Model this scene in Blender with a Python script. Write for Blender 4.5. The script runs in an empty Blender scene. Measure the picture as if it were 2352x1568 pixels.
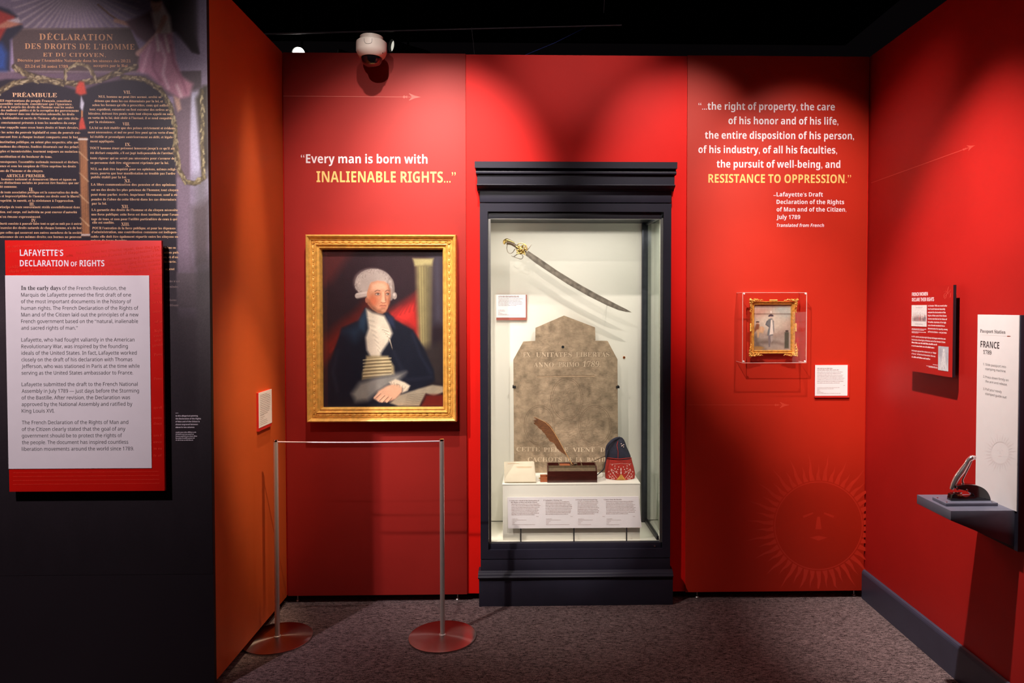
import bpy, bmesh, math, random
import numpy as np
from mathutils import Vector, Matrix

# ---------------------------------------------------------------- camera, world, light, exposure
SC = bpy.context.scene
COL = SC.collection
CAM_YAW, CAM_PITCH, CAM_ROLL = 0.021375, 0.022269, -0.000562      # radians: right, down, clockwise
CAM_X0, CAM_Y0, FOCAL = 1248.28, 741.98, 1568.0                    # in a 2352 x 1568 frame
CAM_POS = Vector((0.0, -3.69434, 1.6))
_f = Vector((math.sin(CAM_YAW), math.cos(CAM_YAW), 0)); _r = Vector((math.cos(CAM_YAW), -math.sin(CAM_YAW), 0)); _u = Vector((0, 0, 1))
FWD = _f*math.cos(CAM_PITCH) - _u*math.sin(CAM_PITCH)
_u2 = _u*math.cos(CAM_PITCH) + _f*math.sin(CAM_PITCH)
RIGHT = _r*math.cos(CAM_ROLL) + _u2*math.sin(CAM_ROLL)
UP = _u2*math.cos(CAM_ROLL) - _r*math.sin(CAM_ROLL)
cd = bpy.data.cameras.new('camera'); camo = bpy.data.objects.new('camera', cd); COL.objects.link(camo)
cd.sensor_fit = 'HORIZONTAL'; cd.sensor_width = 36.0; cd.lens = 36.0*FOCAL/2352.0
cd.shift_x = -(CAM_X0-1176.0)/2352.0; cd.shift_y = (CAM_Y0-784.0)/2352.0
cd.clip_start = 0.05; cd.clip_end = 60
mt = Matrix((RIGHT, UP, -FWD)).transposed().to_4x4(); mt.translation = CAM_POS
camo.matrix_world = mt
SC.camera = camo

wd = bpy.data.worlds.new('world'); SC.world = wd; wd.use_nodes = True
wd.node_tree.nodes['Background'].inputs[0].default_value = (0.55, 0.42, 0.50, 1)
wd.node_tree.nodes['Background'].inputs[1].default_value = 0.003
SC.view_settings.view_transform = 'Standard'; SC.view_settings.look = 'None'
SC.view_settings.gamma = 1.0; SC.view_settings.exposure = 0.0; SC.view_settings.use_curve_mapping = False

def spot(name, pos, target, watts, angle, blend=0.6, radius=0.03, color=(1, .91, .84)):
    l = bpy.data.lights.new(name, 'SPOT'); l.energy = watts; l.spot_size = math.radians(angle); l.spot_blend = blend
    l.shadow_soft_size = radius; l.color = color
    o = bpy.data.objects.new(name, l); COL.objects.link(o); o.location = pos
    o.rotation_euler = (Vector(target)-Vector(pos)).to_track_quat('-Z', 'Y').to_euler(); return o
def area(name, pos, target, watts, sx, sy, color=(1, .95, .88)):
    l = bpy.data.lights.new(name, 'AREA'); l.energy = watts; l.shape = 'RECTANGLE'; l.size = sx; l.size_y = sy; l.color = color
    o = bpy.data.objects.new(name, l); COL.objects.link(o); o.location = pos
    o.rotation_euler = (Vector(target)-Vector(pos)).to_track_quat('-Z', 'Y').to_euler(); return o
#LIGHTS#
spot('spot_portrait_far', (-0.98, -3.2, 3.75), (-0.52, 0, 1.9), 200, 40, 1.0)
spot('spot_portrait_near', (-0.56, -1.5, 3.85), (-0.70, 0, 1.84), 270, 47, 1.0)
spot('spot_quote_left', (-0.22, -1.6, 3.75), (-0.42, 0, 2.25), 340, 34, 1.0, color=(1, .90, .84))
spot('spot_case_right', (0.72, -1.6, 3.75), (0.82, 0, 2.27), 225, 33, 1.0)
spot('spot_centre_top', (0.32, -3.2, 3.75), (0.28, 0, 3.02), 160, 18, 1.0)
spot('spot_quote_right', (1.30, -1.6, 3.75), (1.50, 0, 1.95), 300, 38, 1.0)
spot('spot_small_painting', (-0.28, -2.75, 3.75), (1.42, 0, 1.45), 460, 19, 1.0)
spot('spot_display_case', (1.15, -2.7, 3.75), (0.22, 0.1, 1.35), 300, 18, 1.0)
spot('spot_case_low', (0.45, -3.1, 3.75), (0.26, 0, 0.64), 500, 12, .6)
spot('spot_far_left', (-2.2, -2.35, 3.75), (-0.22, 0, 0.72), 480, 28, 1.0)
spot('spot_left_wall', (0.13, -1.62, 3.75), (-1.31, -0.43, 1.00), 420, 15, 1.0, color=(1, .76, .50))
spot('spot_left_wall_graze', (-0.92, -0.50, 4.0), (-1.31, -0.40, 1.45), 380, 14, 1.0, color=(1, .76, .50))
spot('spot_right_wall', (0.85, -1.42, 3.75), (1.85, -0.72, 1.22), 760, 38, 1.0)
spot('spot_mural', (-2.35, -2.75, 3.75), (-2.25, -0.855, 1.65), 430, 56, 1.0, color=(1, .84, .92))
area('case_light', (0.25, 0.06, 2.125), (0.25, 0.12, 1.0), 4.2, 0.80, 0.03)
area('case_fill_left', (-0.224, 0.03, 1.15), (0.15, 0.40, 1.15), 1.6, 0.02, 1.6)  # added fill strip, unseen behind the stile, brightens the liner
area('case_fill_right', (0.735, 0.03, 1.15), (0.35, 0.40, 1.15), 1.0, 0.02, 1.6)  # same added fill on the right side, no such lamp seen
area('room_fill', (0.3, -3.0, 3.9), (0.3, -0.6, 0), 3, 3.0, 1.5, color=(1, .80, .82))
#ENDLIGHTS#

# ---------------------------------------------------------------- helpers: where things stand
def ray(px, py):
    return CAM_POS, (RIGHT*((px-CAM_X0)/FOCAL) - UP*((py-CAM_Y0)/FOCAL) + FWD)
def onY(px, py, y):
    o, d = ray(px, py); return o + d*((y-o.y)/d.y)
def onX(px, py, x):
    o, d = ray(px, py); return o + d*((x-o.x)/d.x)
def onZ(px, py, z):
    o, d = ray(px, py); return o + d*((z-o.z)/d.z)

XL, XR, ZT, ZB, YM = -1.3113, 1.8528, 2.961, 0.041, -0.855   # room: left wall, right wall, wall top, panel bottom, mural wall

# ---------------------------------------------------------------- helpers: materials
def srgb(r, g, b):
    f = lambda c: (c/255/12.92) if c/255 <= .04045 else ((c/255+.055)/1.055)**2.4
    return (f(r), f(g), f(b), 1)
def mat(name, col, rough=.5, metal=0, noise=0, nscale=40, bump=0, bscale=200, spec=.5, stretch=None, emis=None, estr=0, alpha=None, coat=0, aniso=0):
    m = bpy.data.materials.new(name); m.use_nodes = True; nt = m.node_tree; b = nt.nodes['Principled BSDF']
    b.inputs['Base Color'].default_value = col; b.inputs['Roughness'].default_value = rough; b.inputs['Metallic'].default_value = metal
    b.inputs['Specular IOR Level'].default_value = spec; b.inputs['Coat Weight'].default_value = coat; b.inputs['Anisotropic'].default_value = aniso
    tc = nt.nodes.new('ShaderNodeTexCoord'); mp = nt.nodes.new('ShaderNodeMapping'); nt.links.new(tc.outputs['Object'], mp.inputs[0])
    if stretch: mp.inputs['Scale'].default_value = stretch
    if noise:
        n = nt.nodes.new('ShaderNodeTexNoise'); n.inputs['Scale'].default_value = nscale; n.inputs['Detail'].default_value = 6
        nt.links.new(mp.outputs[0], n.inputs[0])
        r = nt.nodes.new('ShaderNodeValToRGB'); r.color_ramp.elements[0].position = .3; r.color_ramp.elements[1].position = .7
        r.color_ramp.elements[0].color = tuple(c*(1-noise) for c in col[:3])+(1,); r.color_ramp.elements[1].color = tuple(min(1, c*(1+noise)) for c in col[:3])+(1,)
        nt.links.new(n.outputs[0], r.inputs[0]); nt.links.new(r.outputs[0], b.inputs['Base Color'])
    if bump:
        n2 = nt.nodes.new('ShaderNodeTexNoise'); n2.inputs['Scale'].default_value = bscale; n2.inputs['Detail'].default_value = 4
        nt.links.new(mp.outputs[0], n2.inputs[0])
        bp = nt.nodes.new('ShaderNodeBump'); bp.inputs['Strength'].default_value = bump; bp.inputs['Distance'].default_value = .004
        nt.links.new(n2.outputs[0], bp.inputs['Height']); nt.links.new(bp.outputs[0], b.inputs['Normal'])
    if emis: b.inputs['Emission Color'].default_value = emis; b.inputs['Emission Strength'].default_value = estr
    return m
def glass_mat(name, tint=(1, 1, 1, 1), gloss=.08):
    m = bpy.data.materials.new(name); m.use_nodes = True; nt = m.node_tree; nt.nodes.clear()
    o = nt.nodes.new('ShaderNodeOutputMaterial'); mx = nt.nodes.new('ShaderNodeMixShader'); t = nt.nodes.new('ShaderNodeBsdfTransparent')
    g = nt.nodes.new('ShaderNodeBsdfGlossy'); g.inputs['Roughness'].default_value = 0.0; g.inputs['Color'].default_value = (1, 1, 1, 1)
    t.inputs['Color'].default_value = tint
    # reflectance of thin glass, the same from both sides: 0.04 + 0.96 (1 - |cos|)^5
    ge = nt.nodes.new('ShaderNodeNewGeometry'); dt = nt.nodes.new('ShaderNodeVectorMath'); dt.operation = 'DOT_PRODUCT'
    nt.links.new(ge.outputs['Incoming'], dt.inputs[0]); nt.links.new(ge.outputs['Normal'], dt.inputs[1])
    def mth(op, a, b=None):
        n = nt.nodes.new('ShaderNodeMath'); n.operation = op
        if isinstance(a, float): n.inputs[0].default_value = a
        else: nt.links.new(a, n.inputs[0])
        if b is not None: n.inputs[1].default_value = b
        return n
    ab = mth('ABSOLUTE', dt.outputs['Value']); sb = mth('SUBTRACT', 1.0); nt.links.new(ab.outputs[0], sb.inputs[1])
    pw = mth('POWER', sb.outputs[0], 5.0); ml = mth('MULTIPLY_ADD', pw.outputs[0], 0.96); ml.inputs[2].default_value = gloss*.5
    nt.links.new(ml.outputs[0], mx.inputs[0]); nt.links.new(t.outputs[0], mx.inputs[1]); nt.links.new(g.outputs[0], mx.inputs[2]); nt.links.new(mx.outputs[0], o.inputs[0])
    return m
def vcol_mat(name, rough=.45, spec=.4, bump=0.0):
    m = bpy.data.materials.new(name); m.use_nodes = True; nt = m.node_tree; b = nt.nodes['Principled BSDF']
    a = nt.nodes.new('ShaderNodeAttribute'); a.attribute_name = 'paint'; nt.links.new(a.outputs['Color'], b.inputs['Base Color'])
    b.inputs['Roughness'].default_value = rough; b.inputs['Specular IOR Level'].default_value = spec
    if bump:
        n2 = nt.nodes.new('ShaderNodeTexNoise'); n2.inputs['Scale'].default_value = 220; tc = nt.nodes.new('ShaderNodeTexCoord'); nt.links.new(tc.outputs['Object'], n2.inputs[0])
        bp = nt.nodes.new('ShaderNodeBump'); bp.inputs['Strength'].default_value = bump; bp.inputs['Distance'].default_value = .002
        nt.links.new(n2.outputs[0], bp.inputs['Height']); nt.links.new(bp.outputs[0], b.inputs['Normal'])
    return m

M = {}
M['wall_center'] = mat('red_wall_paint', srgb(236, 20, 10), .55, spec=.25, noise=.04, nscale=3, bump=.05, bscale=120)
M['panel_left'] = mat('brick_red_laminate', srgb(166, 40, 34), .55, spec=.25, noise=.05, nscale=4, bump=.04, bscale=150)
M['panel_right'] = mat('orange_red_laminate', srgb(190, 40, 20), .55, spec=.25, noise=.05, nscale=3, bump=.04, bscale=150)
M['wall_right'] = mat('deep_red_laminate', srgb(172, 26, 22), .50, spec=.3, noise=.06, nscale=3, bump=.04, bscale=150)
M['wall_orange'] = mat('burnt_orange_laminate', srgb(192, 84, 36), .55, spec=.25, noise=.06, nscale=3, bump=.04, bscale=150)
M['mural_ground'] = mat('charcoal_print', srgb(32, 26, 30), .55, spec=.25, noise=.05, nscale=3)
M['black'] = mat('matte_black', srgb(8, 8, 9), .8, noise=.2, nscale=20)
M['ceiling'] = mat('ceiling_black', srgb(10, 10, 11), .9, noise=.3, nscale=5)
M['navy'] = mat('navy_satin_paint', srgb(38, 36, 50), .5, spec=.3, noise=.08, nscale=12, bump=.06, bscale=180)
M['navy_dark'] = mat('navy_dark_paint', srgb(28, 27, 36), .45, noise=.08, nscale=12)
M['shelf'] = mat('slate_blue_paint', srgb(96, 96, 112), .4, noise=.08, nscale=20)
M['liner'] = mat('off_white_liner', srgb(226, 222, 208), .7, noise=.02, nscale=5, bump=.03, bscale=300)
M['white'] = mat('white_card', srgb(232, 226, 226), .5, noise=.015, nscale=20)
M['steel'] = mat('brushed_steel', srgb(214, 204, 200), .30, .7, noise=.08, nscale=60, stretch=(20, 20, .6))
M['lever_chrome'] = mat('polished_nickel', srgb(226, 212, 212), .12, .9, noise=.03, nscale=30)
M['skirting'] = mat('skirting_navy', srgb(58, 58, 76), .45, noise=.08, nscale=12)
M['chrome'] = mat('chrome', srgb(215, 212, 214), .08, 1, noise=.03, nscale=30)
M['trim_metal'] = mat('satin_aluminium', srgb(176, 174, 170), .35, .9, noise=.06, nscale=50)
M['rail_metal'] = mat('dark_anodised_metal', srgb(70, 72, 78), .35, .8, noise=.1, nscale=40)
M['glass'] = glass_mat('clear_glass'); M['glass_side'] = glass_mat('side_glass', (.86, .90, .88, 1))
M['acrylic_edge'] = mat('polished_acrylic_edge', srgb(235, 190, 180), .15, noise=.05, nscale=40, spec=.8)
M['gold'] = mat('gilded_wood', srgb(238, 180, 88), .36, .2, noise=.22, nscale=45, bump=.15, bscale=160)
M['gold2'] = mat('antique_gilding', srgb(226, 166, 76), .38, .25, noise=.3, nscale=70, bump=.2, bscale=200)
M['txt_white'] = mat('white_lettering', srgb(244, 232, 236), .5, noise=.01)
M['txt_gold'] = mat('pale_gold_lettering', srgb(250, 206, 120), .5, noise=.02)
M['txt_dark'] = mat('dark_grey_print', srgb(62, 56, 58), .6, noise=.02)
M['txt_faint'] = mat('pale_brown_print', srgb(160, 132, 124), .6, noise=.02)
M['txt_brown'] = mat('brown_print', srgb(120, 84, 78), .6, noise=.02)
M['txt_tablet'] = mat('aged_gold_print', srgb(222, 176, 132), .5, noise=.15, nscale=60)
M['txt_plaque'] = mat('dull_gold_print', srgb(196, 142, 96), .5, noise=.2, nscale=60)
M['txt_dim'] = mat('faded_print', srgb(122, 104, 102), .5, noise=.1, nscale=60)
M['red_card'] = mat('bright_red_print', srgb(214, 20, 10), .42, noise=.05, nscale=8)
M['txt_red'] = mat('pale_red_print', srgb(232, 52, 36), .45, noise=.1, nscale=50)
M['label_red'] = mat('label_board_red', srgb(205, 40, 30), .5, noise=.05)
M['label_brown'] = mat('label_board_brown', srgb(160, 84, 70), .5, noise=.05)
M['arrow_left'] = mat('arrow_print_rose', srgb(205, 88, 76), .45, noise=.03)
M['arrow_right'] = mat('arrow_print_red', srgb(204, 62, 42), .45, noise=.03)
M['arrow_wall'] = mat('arrow_print_wall', srgb(200, 66, 56), .45, noise=.03)
M['arrow_mural'] = mat('arrow_print_brown', srgb(124, 98, 94), .45, noise=.03)
M['sun'] = mat('sunburst_print', srgb(196, 43, 24), .42, noise=.06, nscale=14)
M['sun_grey'] = mat('sunburst_print_grey', srgb(224, 216, 216), .5, noise=.03, nscale=14)
M['stone'] = mat('limestone', srgb(150, 130, 106), .85, noise=.36, nscale=24, bump=.7, bscale=90, spec=.2)
M['stone_cut'] = mat('cut_limestone', srgb(196, 174, 146), .85, noise=.1, nscale=60, spec=.2)
M['stone_shade'] = mat('limestone_shade_line', srgb(122, 102, 82), .85, noise=.15, nscale=60, spec=.2)  # darker stone tone that paints the shade of the carving
M['stone_hi'] = mat('worn_limestone_pale', srgb(176, 150, 120), .85, noise=.15, nscale=60, spec=.2)
M['blade'] = mat('aged_steel_blade', srgb(146, 136, 122), .42, .55, noise=.35, nscale=35, bump=.1, bscale=120)
M['brass'] = mat('worn_brass', srgb(196, 166, 98), .28, .9, noise=.25, nscale=120, bump=.2, bscale=300)
M['grip'] = mat('dark_grip_wood', srgb(84, 66, 44), .5, noise=.3, nscale=80, bump=.3, bscale=250)
M['mahogany'] = mat('dark_mahogany', srgb(58, 22, 16), .28, noise=.35, nscale=22, stretch=(1, 8, 8), coat=.3)
M['box_in'] = mat('worn_box_lining', srgb(92, 74, 50), .6, noise=.3, nscale=60)
M['drawer'] = mat('orange_wood', srgb(156, 84, 48), .45, noise=.25, nscale=40, stretch=(8, 1, 8))
M['quill'] = mat('brown_feather', srgb(100, 58, 22), .7, noise=.35, nscale=60, stretch=(1, 1, 4))
M['shaft'] = mat('quill_shaft', srgb(196, 150, 98), .45, noise=.1)
M['paper'] = mat('aged_paper', srgb(192, 180, 156), .75, noise=.06, nscale=16, bump=.1, bscale=60)
M['felt'] = mat('navy_felt', srgb(34, 34, 48), .95, noise=.25, nscale=60, bump=.4, bscale=300)
M['felt_red'] = mat('red_felt', srgb(158, 36, 24), .9, noise=.2, nscale=50, bump=.4, bscale=300)
M['embroid'] = mat('pale_embroidery', srgb(226, 196, 184), .8, noise=.1, nscale=90)
M['embroid_gold'] = mat('gold_embroidery', srgb(196, 150, 70), .6, noise=.2, nscale=90)
M['cam_white'] = mat('camera_plastic', srgb(228, 212, 202), .45, noise=.02)
M['dome'] = mat('smoked_dome', srgb(14, 12, 15), .06, coat=1, noise=.05)
M['lamp'] = mat('lamp_lens', srgb(250, 245, 235), .3, emis=(1, .93, .86, 1), estr=12)
M['lamp_dim'] = mat('lamp_lens_dim', srgb(230, 225, 210), .3, emis=(1, .95, .82, 1), estr=.65)
M['pipe'] = mat('dull_pipe', srgb(236, 226, 232), .35, .3, noise=.25, nscale=8)
M['wire'] = mat('grey_wire', srgb(236, 232, 240), .5, .1, noise=.1)
M['wire_blue'] = mat('blue_cable', srgb(80, 96, 200), .5, noise=.1)
M['embosser'] = mat('black_enamel', srgb(16, 14, 15), .18, noise=.1, coat=.6)
M['copper'] = mat('copper_disc', srgb(190, 110, 60), .25, .9, noise=.1)
M['cord'] = mat('silver_cord', srgb(214, 186, 196), .4, .3, noise=.1, nscale=400)
M['vc_oil'] = vcol_mat('oil_paint', .4, .45, .25)
M['vc_print'] = vcol_mat('printed_picture', .5, .35)

def carpet():
    m = bpy.data.materials.new('woven_carpet'); m.use_nodes = True; nt = m.node_tree; b = nt.nodes['Principled BSDF']
    tc = nt.nodes.new('ShaderNodeTexCoord'); mp = nt.nodes.new('ShaderNodeMapping'); mp.inputs['Scale'].default_value = (.28, 1, 1)
    nt.links.new(tc.outputs['Object'], mp.inputs[0])
    n = nt.nodes.new('ShaderNodeTexNoise'); n.inputs['Scale'].default_value = 190; n.inputs['Detail'].default_value = 3; nt.links.new(mp.outputs[0], n.inputs[0])
    n2 = nt.nodes.new('ShaderNodeTexNoise'); n2.inputs['Scale'].default_value = 330; nt.links.new(tc.outputs['Object'], n2.inputs[0])
    mx = nt.nodes.new('ShaderNodeMath'); mx.operation = 'ADD'; nt.links.new(n.outputs[0], mx.inputs[0]); nt.links.new(n2.outputs[0], mx.inputs[1])
    r = nt.nodes.new('ShaderNodeValToRGB'); r.color_ramp.elements[0].position = .38; r.color_ramp.elements[1].position = .64
    r.color_ramp.elements[0].color = srgb(34, 24, 26); r.color_ramp.elements[1].color = srgb(144, 122, 122)
    hf = nt.nodes.new('ShaderNodeMath'); hf.operation = 'MULTIPLY'; hf.inputs[1].default_value = .5
    nt.links.new(mx.outputs[0], hf.inputs[0]); nt.links.new(hf.outputs[0], r.inputs[0]); nt.links.new(r.outputs[0], b.inputs['Base Color'])
    bp = nt.nodes.new('ShaderNodeBump'); bp.inputs['Strength'].default_value = .7; bp.inputs['Distance'].default_value = .004
    nt.links.new(mx.outputs[0], bp.inputs['Height']); nt.links.new(bp.outputs[0], b.inputs['Normal'])
    b.inputs['Roughness'].default_value = .95; b.inputs['Specular IOR Level'].default_value = .1
    return m
M['carpet'] = carpet()

def disc_metal():
    m = mat('turned_steel', srgb(196, 178, 174), .24, 1, aniso=.95)
    nt = m.node_tree; b = nt.nodes['Principled BSDF']
    tn = nt.nodes.new('ShaderNodeTangent'); tn.direction_type = 'RADIAL'; tn.axis = 'Z'; nt.links.new(tn.outputs[0], b.inputs['Tangent'])
    return m
M['disc'] = disc_metal()

# ---------------------------------------------------------------- helpers: objects
def world_loc(o):
    v = Vector((0, 0, 0))
    while o is not None: v = v + o.location; o = o.parent
    return v
def tag(o, label=None, cat=None, group=None, kind=None):
    if label: o['label'] = label
    if cat: o['category'] = cat
    if group: o['group'] = group
    if kind: o['kind'] = kind
    return o
def empty(name, loc, label=None, cat=None, group=None):
    o = bpy.data.objects.new(name, None); COL.objects.link(o); o.location = loc; o.empty_display_size = .05
    return tag(o, label, cat, group)
class MB:
    def __init__(s): s.v = []; s.f = []; s.smooth = False
    def add(s, vs, fs):
        n = len(s.v); s.v += [tuple(v) for v in vs]; s.f += [tuple(i+n for i in f) for f in fs]; return s
    def box(s, x0, x1, y0, y1, z0, z1):
        x0, x1 = min(x0, x1), max(x0, x1); y0, y1 = min(y0, y1), max(y0, y1); z0, z1 = min(z0, z1), max(z0, z1)
        return s.add([(x0, y0, z0), (x1, y0, z0), (x1, y1, z0), (x0, y1, z0), (x0, y0, z1), (x1, y0, z1), (x1, y1, z1), (x0, y1, z1)],
                     [(0, 3, 2, 1), (4, 5, 6, 7), (0, 1, 5, 4), (1, 2, 6, 5), (2, 3, 7, 6), (3, 0, 4, 7)])
    def prism(s, pts, d):                       # closed outline of 3-D points, pushed by the vector d
        n = len(pts); d = Vector(d); a = [Vector(p) for p in pts]; b = [p+d for p in a]
        return s.add(a+b, [tuple(range(n-1, -1, -1)), tuple(range(n, 2*n))]+[(i, (i+1) % n, n+(i+1) % n, n+i) for i in range(n)])
    def flat(s, pts): n = len(pts); return s.add(pts, [tuple(range(n))])
    def tube(s, pts, r, seg=12, cap=True, flatten=None):
        pts = [Vector(p) for p in pts]; n = len(pts); rr = r if isinstance(r, (list, tuple)) else [r]*n
        rings = []; prev = None
        for i, p in enumerate(pts):
            t = (pts[min(i+1, n-1)]-pts[max(i-1, 0)]).normalized()
            if prev is None:
                a = Vector((0, 0, 1)) if abs(t.z) < .9 else Vector((0, 1, 0)); u = t.cross(a).normalized()
            else: u = (prev-t*prev.dot(t)).normalized()
            prev = u; w = t.cross(u)
            ring = []
            for k in range(seg):
                an = 2*math.pi*k/seg; q = u*math.cos(an)*rr[i]+w*math.sin(an)*rr[i]
                if flatten: q = Vector((q.x*flatten[0], q.y*flatten[1], q.z*flatten[2]))
                ring.append(p+q)
            rings.append(ring)
        vs = [v for r_ in rings for v in r_]; fs = []
        for i in range(n-1):
            for k in range(seg): fs.append((i*seg+k, i*seg+(k+1) % seg, (i+1)*seg+(k+1) % seg, (i+1)*seg+k))
        if cap: fs += [tuple(range(seg-1, -1, -1)), tuple(range((n-1)*seg, n*seg))]
        return s.add(vs, fs)
    def cyl(s, a, b, r, seg=20, r2=None): return s.tube([a, b], [r, r if r2 is None else r2], seg)
    def lathe(s, c, prof, seg=40, axis='Z'):     # prof: (radius, height)
        vs = []; fs = []; c = Vector(c)
        for (r, h) in prof:
            for k in range(seg):
                a = 2*math.pi*k/seg; x, y = max(r, 1e-5)*math.cos(a), max(r, 1e-5)*math.sin(a)
                vs.append(c+(Vector((x, y, h)) if axis == 'Z' else Vector((x, -h, y)) if axis == 'Y' else Vector((-h, x, y))))
        for i in range(len(prof)-1):
            for k in range(seg): fs.append((i*seg+k, i*seg+(k+1) % seg, (i+1)*seg+(k+1) % seg, (i+1)*seg+k))
        return s.add(vs, fs)
    def ell(s, c, rx, ry, rz, seg=12, rot=None):
        vs = []; fs = []; c = Vector(c); n = seg//2+1
        for i in range(n):
            th = math.pi*i/(n-1)
            for k in range(seg):
                a = 2*math.pi*k/seg; v = Vector((rx*math.sin(th)*math.cos(a), ry*math.sin(th)*math.sin(a), rz*math.cos(th)))
                if rot is not None: v = rot @ v
                vs.append(c+v)
        for i in range(n-1):
            for k in range(seg): fs.append((i*seg+k, (i+1)*seg+k, (i+1)*seg+(k+1) % seg, i*seg+(k+1) % seg))
        return s.add(vs, fs)
    def build(s, name, m, parent=None, smooth=False, bevel=0, label=None, cat=None, group=None, kind=None, origin=None, merge=True, tri=False):
        bm = bmesh.new(); vs = [bm.verts.new(v) for v in s.v]
        for f in s.f:
            try: bm.faces.new([vs[i] for i in f])
            except ValueError: pass
        if merge: bmesh.ops.remove_doubles(bm, verts=bm.verts, dist=1e-6)
        if bevel or smooth or tri: bmesh.ops.recalc_face_normals(bm, faces=bm.faces)
        if bevel: bmesh.ops.bevel(bm, geom=[e for e in bm.edges if len(e.link_faces) == 2 and e.calc_face_angle(0) > .5], offset=bevel, segments=2, affect='EDGES', profile=.6)
        if tri: bmesh.ops.triangulate(bm, faces=[f for f in bm.faces if len(f.verts) > 4])
        me = bpy.data.meshes.new(name); bm.to_mesh(me); bm.free()
        if parent is not None: org = world_loc(parent)
        elif origin is not None: org = Vector(origin)
        else:
            a = np.array([v.co[:] for v in me.vertices]); org = Vector(((a[:, 0].min()+a[:, 0].max())/2, (a[:, 1].min()+a[:, 1].max())/2, a[:, 2].min()))
        me.transform(Matrix.Translation(-org))
        if smooth or bevel:
            me.shade_smooth(); me.set_sharp_from_angle(angle=math.radians(38 if smooth else 25))
        me.materials.append(m if not isinstance(m, str) else M[m])
        o = bpy.data.objects.new(name, me); COL.objects.link(o)
        if parent is not None: o.parent = parent
        else: o.location = org
        return tag(o, label, cat, group, kind)
def smooth_path(pts, rad=None, n=5):             # rounded course through the given points
    P = [Vector(p) for p in pts]; out = []; ro = []
    for i in range(len(P)-1):
        a, b, c, d = P[max(i-1, 0)], P[i], P[i+1], P[min(i+2, len(P)-1)]
        for k in range(n):
            t = k/n; out.append(.5*((2*b)+(c-a)*t+(2*a-5*b+4*c-d)*t*t+(3*b-a-3*c+d)*t**3))
            if rad: ro.append(rad[i]*(1-t)+rad[i+1]*t)
    out.append(P[-1])
    if rad: ro.append(rad[-1]); return out, ro
    return out
def copy_part(src, parent, offset=(0, 0, 0), name=None):
    c = src.copy(); COL.objects.link(c); c.parent = parent; c.location = Vector(offset)
    return c

# ---------------------------------------------------------------- helpers: lettering (outlines of the letters, own data)
from mathutils.geometry import tessellate_polygon
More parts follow.
